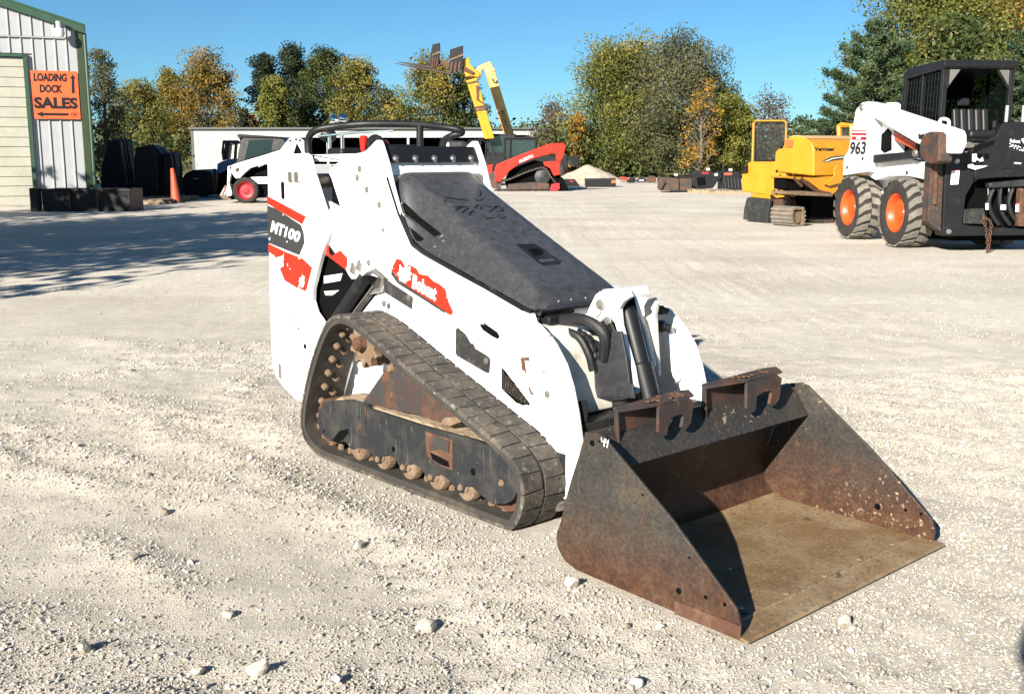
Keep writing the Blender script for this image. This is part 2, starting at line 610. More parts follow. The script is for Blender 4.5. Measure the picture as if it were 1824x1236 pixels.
def peel_mat(name, base, thr, scale):
    """printed sticker worn away to the white paint below"""
    m, N, L, b = newmat(name)
    tc = N.new('ShaderNodeTexCoord').outputs['Object']
    n1 = noise(N, L, tc, scale, 7, 0.62, 0.6)
    r = ramp(N, [(thr, (0, 0, 0)), (thr + 0.012, (1, 1, 1))])
    L.new(n1.outputs['Fac'], r.inputs[0])
    n2 = noise(N, L, tc, 6, 3)
    c0 = ramp(N, [(0.35, tuple(x * 0.85 for x in base)), (0.65, base)])
    L.new(n2.outputs['Fac'], c0.inputs[0])
    c = mixc(N, L, r.outputs[0], c0.outputs[0], (0.8, 0.8, 0.79))
    L.new(c, b.inputs['Base Color'])
    b.inputs['Roughness'].default_value = 0.35
    return m


M['redpeel'] = peel_mat('peeling_red_sticker', (0.56, 0.022, 0.008), 0.62, 13)
M['greypeel'] = peel_mat('peeling_grey_sticker', (0.035, 0.035, 0.037), 0.655, 12)
K = Fr(-0.10096, 4.43711, -48.3)          # frame of the mini track loader in the foreground
# ================================================================== setting: ground, gravel, buildings, trees
def vnoise(x, y, seed, cell):
    """tileable-free value noise on numpy arrays"""
    xs, ys = x / cell, y / cell
    xi, yi = np.floor(xs).astype(np.int64), np.floor(ys).astype(np.int64)
    fx, fy = xs - xi, ys - yi
    fx = fx * fx * (3 - 2 * fx)
    fy = fy * fy * (3 - 2 * fy)

    def h(a, b):
        n = (a * 374761393 + b * 668265263 + seed * 1442695041) & 0x7fffffff
        n = ((n ^ (n >> 13)) * 1274126177) & 0x7fffffff
        return ((n ^ (n >> 16)) & 0xffff) / 65535.0
    return (h(xi, yi) * (1 - fx) + h(xi + 1, yi) * fx) * (1 - fy) + (h(xi, yi + 1) * (1 - fx) + h(xi + 1, yi + 1) * fx) * fy


def fbm(x, y, seed, cell, octv=4, gain=0.5):
    s, a, t = 0, 1, 0
    for i in range(octv):
        s = s + a * vnoise(x, y, seed + 17 * i, cell)
        t += a
        a *= gain
        cell /= 2.03
    return s / t


LU, LVv = np.array(K.F[:2]), np.array(K.L[:2])


def gravel_mask(x, y):
    """0 = packed fines, 1 = loose stones"""
    m = fbm(x * 0.75 + y * 0.2, y * 1.1, 5, 1.3, 5, 0.55)
    g = np.clip((m - 0.46) * 7, 0, 1)
    # loose heap pushed up along the tracks, and gravel gathered in the near left corner
    lx = (x - K.O[0]) * LU[0] + (y - K.O[1]) * LU[1]
    ly = (x - K.O[0]) * LVv[0] + (y - K.O[1]) * LVv[1]
    g = np.maximum(g, windrow(x, y))
    g = np.maximum(g, np.exp(-((ly + 0.75) / 0.22) ** 2) * (lx > -2.6) * (lx < 0.9) * 0.9)
    g = np.maximum(g, np.exp(-((lx + 1.6) / 0.35) ** 2) * (np.abs(ly) < .9) * 0.9)
    g = np.maximum(g, np.clip(1.5 - np.hypot(x + 1.25, (y - 2.25)) / 0.45, 0, 1))
    g = np.maximum(g, np.clip(1.4 - np.hypot(x - 0.9, (y - 2.35)) / 0.55, 0, 1))
    g = np.maximum(g, 0.75 * np.clip(1.3 - np.hypot(x - 1.8, (y - 2.9) * 0.9) / 0.6, 0, 1))
    return g


def pl_dist(x, y, uv):
    """distance to a line laid on the ground"""
    P = [gpt(*q)[:2] for q in uv]
    d = np.full(np.shape(x), 1e9)
    for (ax, ay), (bx_, by_) in zip(P[:-1], P[1:]):
        dx, dy = bx_ - ax, by_ - ay
        t = np.clip(((x - ax) * dx + (y - ay) * dy) / (dx * dx + dy * dy), 0, 1)
        d = np.minimum(d, np.hypot(x - ax - t * dx, y - ay - t * dy))
    return d


WINDROWS = (([(-60, 700), (60, 680), (140, 672), (225, 664)], 0.13, 1.0), ([(-60, 755), (60, 780), (150, 815), (260, 850), (400, 880), (520, 893), (640, 900), (740, 935)], 0.20, 0.9),
            ([(-40, 800), (80, 845), (200, 868)], 0.10, 0.9), ([(430, 700), (470, 660), (505, 655)], 0.15, 1.0), ([(260, 720), (360, 745), (470, 760), (540, 830)], 0.16, 0.7),
            ([(150, 960), (260, 1010), (330, 1060)], 0.09, 0.6), ([(-20, 625), (140, 600), (260, 615)], 0.16, 0.7), ([(1290, 830), (1500, 800), (1700, 790)], 0.3, 0.35), ([(1560, 1090), (1720, 1010), (1830, 930)], 0.18, 0.6))


def windrow(x, y):
    g = np.zeros(np.shape(x))
    n = fbm(x, y, 77, 0.3, 3)
    for uv, w_, a_ in WINDROWS:
        g = np.maximum(g, a_ * np.exp(-(pl_dist(x, y, uv) / (w_ * (0.6 + 0.8 * n))) ** 2))
    return g


def ground_z(x, y):
    d = np.hypot(x, y - 3)
    fade = np.exp(-(d / 40.0) ** 2)
    z = (fbm(x, y, 1, 1.7, 4) - 0.5) * 0.030
    z += (fbm(x, y, 2, 0.26, 4, .6) - 0.5) * 0.026
    z += gravel_mask(x, y) * (fbm(x, y, 3, 0.085, 3, 0.7) - 0.35) * 0.030
    z += windrow(x, y) * (0.016 + 0.03 * (fbm(x, y, 8, 0.15, 3) - .5))
    # flat under the machines
    lx = (x - K.O[0]) * LU[0] + (y - K.O[1]) * LU[1]
    ly = (x - K.O[0]) * LVv[0] + (y - K.O[1]) * LVv[1]
    flat = np.clip((np.maximum(np.abs(lx - 0.55) - 1.25, np.abs(ly - 0.05) - 0.62)) / 0.25, 0, 1)
    z = z * fade * flat - 0.004
    # ruffled edge pushed up by the tracks
    z += np.exp(-((ly + 0.80) / 0.14) ** 2) * (lx > -2.8) * np.exp(-((lx + 1.0) / 1.2) ** 2) * (0.018 + 0.03 * (fbm(x, y, 9, 0.16, 3) - 0.4))
    # faint wheel ruts
    for (ax, ay, bx_, by_, w_) in ((-0.45, 3.55, 0.15, 2.05, 0.10), (-1.35, 7.5, -1.6, 5.0, 0.16)):
        dx, dy = bx_ - ax, by_ - ay
        l_ = math.hypot(dx, dy)
        s_ = ((x - ax) * dx + (y - ay) * dy) / l_
        t_ = np.abs((x - ax) * -dy + (y - ay) * dx) / l_
        inn = (s_ > 0) * (s_ < l_) * np.clip((w_ - t_) / 0.02, 0, 1)
        z += inn * (-0.006 + 0.0025 * np.sign(np.sin(s_ * 58 + t_ * 30)))
    return z


def spread(lo, hi, fine, step, grow):
    xs = list(np.arange(lo, hi, step))
    d = step
    x = xs[-1]
    while x < 2500:
        d *= grow
        x += d
        xs.append(x)
    x, d = lo, step
    left = []
    while x > -2500:
        d *= grow
        x -= d
        left.append(x)
    return np.array(left[::-1] + xs)


gx = spread(-2.6, 3.4, 0, 0.028, 1.10)
gy = spread(1.7, 7.0, 0, 0.026, 1.09)
GX, GY = np.meshgrid(gx, gy)
GZ = ground_z(GX, GY)
nx_, ny_ = len(gx), len(gy)
me = bpy.data.meshes.new('ground')
me.vertices.add(nx_ * ny_)
me.vertices.foreach_set('co', np.stack([GX, GY, GZ], -1).astype(np.float32).ravel())
ii = (np.arange(ny_ - 1)[:, None] * nx_ + np.arange(nx_ - 1)[None]).ravel()
quads = np.stack([ii, ii + 1, ii + nx_ + 1, ii + nx_], 1)
me.loops.add(quads.size)
me.polygons.add(len(quads))
me.loops.foreach_set('vertex_index', quads.astype(np.int32).ravel())
me.polygons.foreach_set('loop_start', np.arange(0, quads.size, 4, dtype=np.int32))
me.polygons.foreach_set('use_smooth', np.ones(len(quads), bool))
me.update(calc_edges=True)
ground = bpy.data.objects.new('ground', me)
COL.objects.link(ground)
setp(ground, 'pale crushed limestone yard of packed fines and loose gravel', None, None, 'structure')

m, N, L, b = newmat('limestone_ground')
tc = N.new('ShaderNodeTexCoord').outputs['Object']
nA = noise(N, L, tc, 0.55, 6, 0.6)
nB = noise(N, L, tc, 9, 6, 0.65)
nC = noise(N, L, tc, 95, 4, 0.7)
cA = ramp(N, [(0.30, (0.435, 0.395, 0.325)), (0.55, (0.525, 0.485, 0.41)), (0.75, (0.59, 0.55, 0.475))])
L.new(nA.outputs['Fac'], cA.inputs[0])
cB = ramp(N, [(0.3, (0.86, 0.855, 0.85)), (0.65, (1.06, 1.055, 1.05))])
L.new(nB.outputs['Fac'], cB.inputs[0])
mm = N.new('ShaderNodeMix'); mm.data_type = 'RGBA'; mm.blend_type = 'MULTIPLY'; mm.inputs[0].default_value = 1
L.new(cA.outputs[0], mm.inputs[6]); L.new(cB.outputs[0], mm.inputs[7])
vo = N.new('ShaderNodeTexVoronoi'); vo.inputs['Scale'].default_value = 190
L.new(tc, vo.inputs['Vector'])
cV = ramp(N, [(0.0, (0.70, 0.69, 0.68)), (0.25, (0.92, 0.92, 0.92)), (0.6, (1.0, 1.0, 1.0)), (1.0, (1.14, 1.13, 1.12))])
sv = N.new('ShaderNodeSeparateColor'); L.new(vo.outputs['Color'], sv.inputs[0]); L.new(sv.outputs[0], cV.inputs[0])
m2 = N.new('ShaderNodeMix'); m2.data_type = 'RGBA'; m2.blend_type = 'MULTIPLY'; m2.inputs[0].default_value = 1
L.new(mm.outputs[2], m2.inputs[6]); L.new(cV.outputs[0], m2.inputs[7])
mps = N.new('ShaderNodeMapping'); mps.inputs['Scale'].default_value = (0.10, 0.75, 1.0); mps.inputs['Rotation'].default_value = (0, 0, 0.12)
L.new(tc, mps.inputs[0])
nS = noise(N, L, mps.outputs[0], 1.0, 7, 0.62)
cS = ramp(N, [(0.34, (0.91, 0.905, 0.90)), (0.55, (1.0, 1.0, 1.0)), (0.7, (1.05, 1.045, 1.04))])
L.new(nS.outputs['Fac'], cS.inputs[0])
m3 = N.new('ShaderNodeMix'); m3.data_type = 'RGBA'; m3.blend_type = 'MULTIPLY'; m3.inputs[0].default_value = 1
L.new(m2.outputs[2], m3.inputs[6]); L.new(cS.outputs[0], m3.inputs[7])
m2 = m3
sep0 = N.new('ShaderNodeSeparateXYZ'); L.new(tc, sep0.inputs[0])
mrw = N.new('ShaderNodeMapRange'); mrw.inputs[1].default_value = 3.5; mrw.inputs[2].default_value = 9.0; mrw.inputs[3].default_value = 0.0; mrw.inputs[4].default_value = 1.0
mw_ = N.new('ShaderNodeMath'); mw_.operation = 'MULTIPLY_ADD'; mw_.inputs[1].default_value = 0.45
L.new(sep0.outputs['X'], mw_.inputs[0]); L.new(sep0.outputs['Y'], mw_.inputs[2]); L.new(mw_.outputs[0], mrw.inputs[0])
m4 = N.new('ShaderNodeMix'); m4.data_type = 'RGBA'; m4.blend_type = 'MULTIPLY'; m4.inputs[7].default_value = (1.20, 1.195, 1.19, 1)   # base colour gets paler towards the far right
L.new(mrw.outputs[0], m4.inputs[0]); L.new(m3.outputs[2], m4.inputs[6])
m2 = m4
# earth and dry grass begin beyond the yard
sep = N.new('ShaderNodeSeparateXYZ'); L.new(tc, sep.inputs[0])
rg = ramp(N, [(0.0, (0, 0, 0)), (1.0, (1, 1, 1))])
mr = N.new('ShaderNodeMapRange'); mr.inputs[1].default_value = 62; mr.inputs[2].default_value = 72
L.new(sep.outputs['Y'], mr.inputs[0])
cG = ramp(N, [(0.35, (0.10, 0.09, 0.04)), (0.65, (0.16, 0.13, 0.06))]); L.new(nA.outputs['Fac'], cG.inputs[0])
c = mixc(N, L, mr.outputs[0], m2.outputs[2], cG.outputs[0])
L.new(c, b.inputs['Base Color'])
b.inputs['Roughness'].default_value = 0.95
b.inputs['Specular IOR Level'].default_value = 0.15
hh = N.new('ShaderNodeMath'); hh.operation = 'MULTIPLY_ADD'
L.new(nC.outputs['Fac'], hh.inputs[0]); hh.inputs[1].default_value = 0.8
L.new(vo.outputs['Distance'], hh.inputs[2])
bp = N.new('ShaderNodeBump'); bp.inputs['Strength'].default_value = 0.42; bp.inputs['Distance'].default_value = 0.006
L.new(hh.outputs[0], bp.inputs['Height'])
nD = noise(N, L, tc, 4.5, 6, 0.7)
bp2 = N.new('ShaderNodeBump'); bp2.inputs['Strength'].default_value = 0.10; bp2.inputs['Distance'].default_value = 0.05
L.new(nD.outputs['Fac'], bp2.inputs['Height']); L.new(bp.outputs[0], bp2.inputs['Normal'])
L.new(bp2.outputs[0], b.inputs['Normal'])
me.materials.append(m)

# ---- loose gravel: real stones scattered over the sheet
def stone_material():
    m, N, L, b = newmat('gravel_stone')
    oi = N.new('ShaderNodeObjectInfo')
    cr = ramp(N, [(0.0, (0.22, 0.195, 0.165)), (0.3, (0.37, 0.335, 0.28)), (0.75, (0.48, 0.44, 0.375)), (1.0, (0.62, 0.59, 0.525))])
    L.new(oi.outputs['Random'], cr.inputs[0])
    tc = N.new('ShaderNodeTexCoord').outputs['Object']
    nz = noise(N, L, tc, 1.7, 4)
    rr = ramp(N, [(0.3, (0.8, 0.8, 0.8)), (0.7, (1.08, 1.07, 1.05))])
    L.new(nz.outputs['Fac'], rr.inputs[0])
    mx = N.new('ShaderNodeMix'); mx.data_type = 'RGBA'; mx.blend_type = 'MULTIPLY'; mx.inputs[0].default_value = 1
    L.new(cr.outputs[0], mx.inputs[6]); L.new(rr.outputs[0], mx.inputs[7])
    L.new(mx.outputs[2], b.inputs['Base Color'])
    b.inputs['Roughness'].default_value = 0.9
    b.inputs['Specular IOR Level'].default_value = 0.2
    return m


M['stone'] = stone_material()


def stone_mesh(name, seed, sub=2):
    bm = bmesh.new()
    bmesh.ops.create_icosphere(bm, subdivisions=sub, radius=1)
    r_ = random.Random(seed)
    planes = [(Vector((r_.gauss(0, 1), r_.gauss(0, 1), r_.gauss(0, 1))).normalized(), r_.uniform(.55, .9)) for _ in range(9)]
    sc = Vector((1, r_.uniform(.65, .95), r_.uniform(.5, .8)))
    for v in bm.verts:
        d = v.co.normalized()
        k = 1.0
        for n_, h_ in planes:
            q = d.dot(n_)
            if q > 0.05: k = min(k, h_ / q)
        v.co = Vector((d.x * sc.x, d.y * sc.y, d.z * sc.z)) * k * r_.uniform(.96, 1.04)
    me_ = bpy.data.meshes.new(name)
    bm.to_mesh(me_)
    bm.free()
    me_.materials.append(M['stone'])
    return me_


src = bpy.data.collections.new('gravel_sources')      # never linked: only instanced by the gravel
for k in range(6):
    src.objects.link(bpy.data.objects.new('gravel_stone', stone_mesh('gravel_stone', 40 + k, 1)))


def near_field(x, y, pad):
    return (np.abs(x) < 0.49 * y + pad) & (y > 1.4)


P_, S_l = [], []


def scatter(n, ylo, yhi, smin, smax, mask_pow, keep=0.0, pw=2.4):
    n = int(n * (0.5 * yhi + 1.6) / (0.5 * yhi + 0.4))
    y = ylo + (yhi - ylo) * RNG.random(n) ** 0.9
    x = (RNG.random(n) * 2 - 1) * (0.5 * yhi + 1.6)
    ok = near_field(x, y, 1.6)
    x, y = x[ok], y[ok]
    g = gravel_mask(x, y)
    ok = RNG.random(len(x)) < np.clip(keep + g ** mask_pow, 0, 1) * np.clip((yhi - y) / (0.55 * yhi), 0, 1)
    x, y = x[ok], y[ok]
    lx = (x - K.O[0]) * LU[0] + (y - K.O[1]) * LU[1]
    ly = (x - K.O[0]) * LVv[0] + (y - K.O[1]) * LVv[1]
    ok = ~((lx > 0.98) & (lx < 1.77) & (np.abs(ly) < 0.575)) & ~((lx > -.8) & (lx < .75) & (ly > -.46) & (ly < -.25))
    x, y = x[ok], y[ok]
    s = smin + (smax - smin) * RNG.random(len(x)) ** pw
    P_.append(np.stack([x, y, ground_z(x, y) + s * 0.42], 1))
    S_l.append(s)


scatter(470000, 1.5, 7.0, 0.0016, 0.0060, 1.0, 0.34)
scatter(120000, 1.5, 9.0, 0.0035, 0.0110, 1.0, 0.05)
scatter(1400, 1.5, 8.0, 0.008, 0.019, 1.4, 0.06, 3)
scatter(60000, 6.0, 16.0, 0.003, 0.009, 1.2, 0.06)
scatter(2500, 7.0, 26.0, 0.005, 0.013, 1.0, 0.15)
PP = np.concatenate(P_)
SS = np.concatenate(S_l)
gm = bpy.data.meshes.new('loose_gravel')
gm.vertices.add(len(PP))
gm.vertices.foreach_set('co', PP.astype(np.float32).ravel())
at = gm.attributes.new('size', 'FLOAT', 'POINT'); at.data.foreach_set('value', SS.astype(np.float32))
at = gm.attributes.new('rot', 'FLOAT_VECTOR', 'POINT')
rot = RNG.random((len(PP), 3)) * np.array([0.7, 0.7, 6.28])
at.data.foreach_set('vector', rot.astype(np.float32).ravel())
gravel = bpy.data.objects.new('loose_gravel', gm)
COL.objects.link(gravel)
setp(gravel, 'loose pale gravel stones strewn over the yard', 'gravel', None, 'stuff')
ng = bpy.data.node_groups.new('gravel_nodes', 'GeometryNodeTree')
ng.interface.new_socket('Geometry', in_out='INPUT', socket_type='NodeSocketGeometry')
ng.interface.new_socket('Geometry', in_out='OUTPUT', socket_type='NodeSocketGeometry')
gi = ng.nodes.new('NodeGroupInput'); go = ng.nodes.new('NodeGroupOutput')
iop = ng.nodes.new('GeometryNodeInstanceOnPoints')
ci = ng.nodes.new('GeometryNodeCollectionInfo'); ci.inputs[0].default_value = src
ci.inputs['Separate Children'].default_value = True
ci.inputs['Reset Children'].default_value = True
iop.inputs['Pick Instance'].default_value = True
na_s = ng.nodes.new('GeometryNodeInputNamedAttribute'); na_s.data_type = 'FLOAT'; na_s.inputs['Name'].default_value = 'size'
na_r = ng.nodes.new('GeometryNodeInputNamedAttribute'); na_r.data_type = 'FLOAT_VECTOR'; na_r.inputs['Name'].default_value = 'rot'
m2p = ng.nodes.new('GeometryNodeMeshToPoints')
e2r = ng.nodes.new('FunctionNodeEulerToRotation')
ng.links.new(gi.outputs[0], m2p.inputs['Mesh'])
ng.links.new(m2p.outputs[0], iop.inputs['Points'])
ng.links.new(ci.outputs[0], iop.inputs['Instance'])
ng.links.new(na_r.outputs[0], e2r.inputs[0])
ng.links.new(e2r.outputs[0], iop.inputs['Rotation'])
ng.links.new(na_s.outputs[0], iop.inputs['Scale'])
ng.links.new(iop.outputs[0], go.inputs[0])
gravel.modifiers.new('scatter', 'NODES').node_group = ng

# ---- single stones big enough to point at
for (u, v, s, lab) in ((237, 1004, 0.024, 'upright buff stone alone on bare fines, left foreground, below the machine rear'),
                       (758, 1113, 0.034, 'broad white stone with dark shadow, alone in front of the bucket, bottom centre'),
                       (1020, 1043, 0.028, 'round buff stone beside the near lower edge of the bucket side plate'),
                       (408, 1098, 0.020, 'small white stone left of the bottom centre tyre mark'),
                       (352, 1196, 0.026, 'tan rounded stone near the bottom edge, left of centre'),
                       (460, 1200, 0.030, 'flat grey stone near the bottom edge, next right of the tan rounded one'),
                       (292, 913, 0.022, 'low wide buff stone left of the rubber track, mid left foreground'),
                       (150, 1165, 0.027, 'white pointed stone topping the gravel heap in the bottom left corner'),
                       (1133, 1216, 0.022, 'pale stone at the bottom edge below the bucket corner'),
                       (600, 1218, 0.020, 'white stone at the bottom edge, below the middle of the picture'),
                       (1505, 1110, 0.026, 'white stone in the gravel in front of the bucket lip'),
                       (640, 975, 0.024, 'flat cream stone below the middle of the rubber track'),
                       (135, 802, 0.018, 'white pebble alone at far left, level with the track bottom')):
    g = gpt(u, v)
    o = bpy.data.objects.new('stone', stone_mesh('stone', int(u * 7 + v), 3))
    COL.objects.link(o)
    o.data.polygons.foreach_set('use_smooth', [True] * len(o.data.polygons))
    o.data.set_sharp_from_angle(angle=0.35)
    o.location = (g[0], g[1], float(ground_z(np.array([g[0]]), np.array([g[1]]))[0]) + s * 0.45)
    o.scale = (s, s, s * 1.15)
    o.rotation_euler = (0.2, 0.1, u * 0.37)
    setp(o, lab, 'stone', 'larger stones lying on the yard')

# ================================================================== near metal building on the left
M['siding'] = paint('white_ribbed_siding', (0.35, 0.36, 0.36), 0.4, [(DUST, 1.2, 0.62, 0.85, 6)], var=0.05)
M['green'] = paint('green_trim', (0.035, 0.075, 0.045), 0.4)
M['olive'] = paint('olive_downspout', (0.035, 0.052, 0.022), 0.45)
M['doorcream'] = paint('cream_door', (0.37, 0.36, 0.29), 0.5, [((0.32, 0.31, 0.245), 1.5, 0.5, 0.7, 5)])
M['concrete'] = paint('concrete', (0.36, 0.33, 0.28), 0.9, bump=0.2, bscale=20)
BY = 28.0
bld = thing('metal_building', 'white ribbed metal building with green trim and a cream roll-up door at the left edge', 'building', (0, 0, 0), 0)
PIV, BROT = Vector((-10.93, 28.0, 0)), math.radians(21.5)      # the gable wall is turned, its left end nearer


def turn(o):
    o.rotation_euler = (0, 0, BROT)
    o.location = PIV - Matrix.Rotation(BROT, 3, 'Z') @ PIV


turn(bld)
XR, ZR, SL = -10.93, 4.50, math.tan(math.radians(17.2))
def eave(x): return ZR + (XR - x) * SL if x > -18.5 else ZR + (XR + 18.5) * SL - (-18.5 - x) * SL
w_ = 0.262
mb = MB()
mb.xz([(-26, 0, 0), (XR, 0, 0), (XR, 0, ZR - .06), (-18.5, 0, eave(-18.5) - .06), (-26, 0, eave(-26) - .06)], BY + 0.08, BY + 0.12)
mb.bx(XR - 0.04, XR, BY + 0.12, BY + 16, 0, ZR - .06)
mb.build('wall_core', M['siding'], bld)
def rib_panel(x0, x1, z0, z1a, z1b, y=None):
    y = BY if y is None else y
    mb = MB()
    sec = [(x0, y + 0.03), (x0 + 0.012, y), (x0 + 0.035, y), (x0 + 0.047, y + 0.03), (x1, y + 0.03), (x1, y + 0.06), (x0, y + 0.06)]
    vs2 = []
    for z in (0, 1):
        for x, yy in sec:
            t = (x - x0) / (x1 - x0)
            vs2.append((x, yy, (z1a + (z1b - z1a) * t) if z else z0))
    n = len(sec)
    mb.add(vs2, [tuple(range(n)), tuple(range(2 * n - 1, n - 1, -1))] + [(i, (i + 1) % n, (i + 1) % n + n, i + n) for i in range(n)])
    return mb
x = XR - 0.12
DX0, DX1, DZ = -16.6, -12.28, 3.72
while x > -17.5:
    x0 = x - w_
    zj = 4.22
    if x0 > DX1 - 0.02:
        rib_panel(x0, x, 0.06, zj, zj).build('siding_panel', M['siding'], bld)
    elif x > DX0 and x0 < DX1:
        rib_panel(x0, x, DZ + 0.09, zj, zj).build('siding_panel', M['siding'], bld)
    else:
        rib_panel(x0, x, 0.06, zj, zj).build('siding_panel', M['siding'], bld)
    za_, zb_ = eave(x0) - 0.04, eave(x) - 0.04
    if za_ > zj + .03:
        rib_panel(x0, x, zj + 0.012, za_, max(zb_, zj + .03), BY - 0.012).build('siding_panel', M['siding'], bld)
    x = x0
MB().bx(-17.5, XR - .12, BY - 0.03, BY - 0.005, 4.195, 4.222).build('girt_flashing', M['siding'], bld)
mb = MB()
mb.xz([(XR + .10, 0, ZR - .17), (XR + .10, 0, ZR + .02), (-18.5, 0, eave(-18.5) + .06), (-18.5, 0, eave(-18.5) - .12)], BY - 0.12, BY + 0.06)
mb.build('rake_trim', M['green'], bld)
mb = MB()
mb.xz([(XR + .12, 0, ZR + .0), (XR + .12, 0, ZR + .05), (-18.5, 0, eave(-18.5) + .10), (-18.5, 0, eave(-18.5) + .05)], BY - 0.14, BY + 16)
mb.xz([(-18.5, 0, eave(-18.5) + .05), (-18.5, 0, eave(-18.5) + .10), (-26.2, 0, eave(-26.2) + .10), (-26.2, 0, eave(-26.2) + .05)], BY - 0.14, BY + 16)
mb.build('roof', M['green'], bld)
MB().bx(XR - .11, XR + .05, BY - .03, BY + .09, 0.05, ZR - .10).build('corner_trim', M['olive'], bld, bevel=0.01)
mb = MB()
mb.tube([(XR + .09, BY - .0, ZR - .15), (XR + .09, BY - .0, 0.1)], 0.045, 8)
mb.build('downspout', M['green'], bld, smooth=True)
mb = MB()
mb.bx(DX1 - .03, DX1 + .06, BY - .035, BY + .10, 0.03, DZ + .06)
mb.bx(DX0, DX1 + .06, BY - .035, BY + .10, DZ + .0, DZ + .07)
mb.build('door_trim', M['green'], bld)
k = 0
z = 0.05
while z < DZ - 0.02:
    h_ = 0.255 if k % 2 else 0.235
    MB().bx(DX0, DX1 - 0.035, BY + 0.045 + 0.010 * (k % 2), BY + .075, z, min(z + h_ - 0.014, DZ - .01)).build('door_panel', M['doorcream'], bld, bevel=0.006)
    z += h_
    k += 1
MB().bx(DX0 - 3, XR + .4, BY - 0.9, BY - 0.04, -0.05, 0.06).build('door_apron', M['concrete'], bld, bevel=0.01)
mb = MB()
mb.tube([(-11.42, BY - 0.28, 4.58), (-11.42, BY - 0.28, 4.42)], 0.075, 12)
lamp = mb.build('wall_lamp', M['inkgrey'], bld, smooth=True)
MB().lathe([(0, -.22), (.10, -.21), (.125, -.12), (.11, -.02), (.07, 0)], (-11.42, BY - 0.28, 4.42), (0, 0, 1), 16).build('lamp_globe', M['white'], lamp, smooth=True)
MB().tube([(-11.42, BY - .28, 4.50), (-11.3, BY - .12, 4.48), (-11.25, BY, 4.44)], 0.025, 8).build('lamp_arm', M['inkgrey'], lamp)
sg = thing('yard_sign', 'orange sign reading LOADING DOCK SALES with two black arrows on the white building', 'sign', (0, 0, 0), 0)
turn(sg)
FB = Fr(0, 0, 0)
M['signorange'] = paint('sign_orange', (0.80, 0.115, 0.03), 0.5, var=0.04)
sy = BY - 0.05
MB().prism(FB.py(sy, (60, 128), (137, 128), (143, 213), (68, 213)), (0, 0.02, 0)).build('sign_board', M['signorange'], sg)
def st(body, ll, lr, ul, bold=0.02):
    text_mesh(body, FB.oy(*ll, sy - .003), FB.oy(*lr, sy - .003), FB.oy(*ul, sy - .003), M['inkblack'], sg, bold=bold)
st('LOADING', (66, 147), (120, 147), (65.5, 132.5), 0.05)
st('DOCK', (76, 167), (113, 167), (75.5, 152.5), 0.05)
st('SALES', (67.5, 195), (138.5, 195), (66, 174.5), 0.05)
for pts in ([(124.5, 141), (129.5, 134), (135, 141), (132, 141), (133, 167), (128, 167), (127.5, 141)],
            [(70, 204.5), (81, 200), (81, 202.5), (123, 202.5), (123.5, 207), (82, 207), (82, 210)]):
    MB().prism(FB.py(sy - .003, *pts), (0, 0.004, 0)).build('sign_arrow', M['inkblack'], sg)
p = FB.oy(133, 204.5, sy - .003)
mb = MB()
mb.tube([(p[0] + .085 * math.cos(a), p[1], p[2] + .06 * math.sin(a)) for a in np.linspace(0, 6.283, 20)], 0.006, 5)
mb.box((p[0], p[1], p[2]), (.08, .004, .035))
mb.build('sign_emblem', M['inkblack'], sg)

# ================================================================== open-front shed far behind
M['shedwhite'] = paint('white_shed_siding', (0.38, 0.38, 0.355), 0.45, var=0.05)
M['shedroof'] = paint('dark_roof', (0.07, 0.07, 0.065), 0.6)
SY = 75.0
shed = thing('open_shed', 'long low white open-front shed with dark roof edge behind the parked machines', 'shed')
FS = Fr(0, SY, 0)
zt = FS.oy(600, 230, 0)[2]
zf = FS.oy(600, 245.5, 0)[2]
xa_, xb_ = FS.oy(340, 230, 0)[0], FS.oy(950, 230, 0)[0]
xs_ = FS.oy(503, 230, 0)[0]
mb = MB()
mb.bx(xa_ + .1, xs_, SY + 0.10, SY + 0.14, 0, zt - .05)
mb.bx(xs_, xb_, SY + 0.10, SY + 0.14, zf, zt - .05)
mb.bx(xa_ + .02, xa_ + .06, SY + .14, SY + 11, 0, zt - .1)
mb.build('wall', M['shedwhite'], shed)
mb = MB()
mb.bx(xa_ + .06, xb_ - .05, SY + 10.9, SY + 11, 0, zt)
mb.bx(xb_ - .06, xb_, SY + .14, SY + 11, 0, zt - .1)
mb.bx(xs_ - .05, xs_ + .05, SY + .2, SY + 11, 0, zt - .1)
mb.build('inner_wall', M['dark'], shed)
MB().xz([(xa_ - .15, 0, zt - .03), (xb_ + .15, 0, zt - .03), (xb_ + .15, 0, zt + .10), (xa_ - .15, 0, zt + .10)], SY - .2, SY + 11.3).build('roof', M['shedroof'], shed)
MB().bx(xa_ - .02, xa_ + .12, SY - .02, SY + .14, 0, zt - .03).build('corner_trim', M['shedroof'], shed)
proto = None
proto2 = None
x = xa_ + .14
while x < xb_ - .2:
    if x < xs_ - .3:
        if proto is None:
            proto = rib_panel(0, 0.30, 0.05, zt - .05, zt - .05, 0).build('siding_panel', M['shedwhite'], shed)
            o = proto
        else:
            o = proto.copy(); COL.objects.link(o); o.parent = shed
    else:
        if proto2 is None:
            proto2 = rib_panel(0, 0.30, zf, zt - .05, zt - .05, 0).build('siding_panel', M['shedwhite'], shed)
            o = proto2
        else:
            o = proto2.copy(); COL.objects.link(o); o.parent = shed
    o.location = (x, SY, 0)
    x += 0.30
for i in range(7):
    px_ = xs_ + 0.3 + i * (xb_ - xs_ - .6) / 6
    MB().bx(px_ - .08, px_ + .08, SY + .02, SY + .18, 0, zf + .05).build('post', M['shedwhite'], shed)

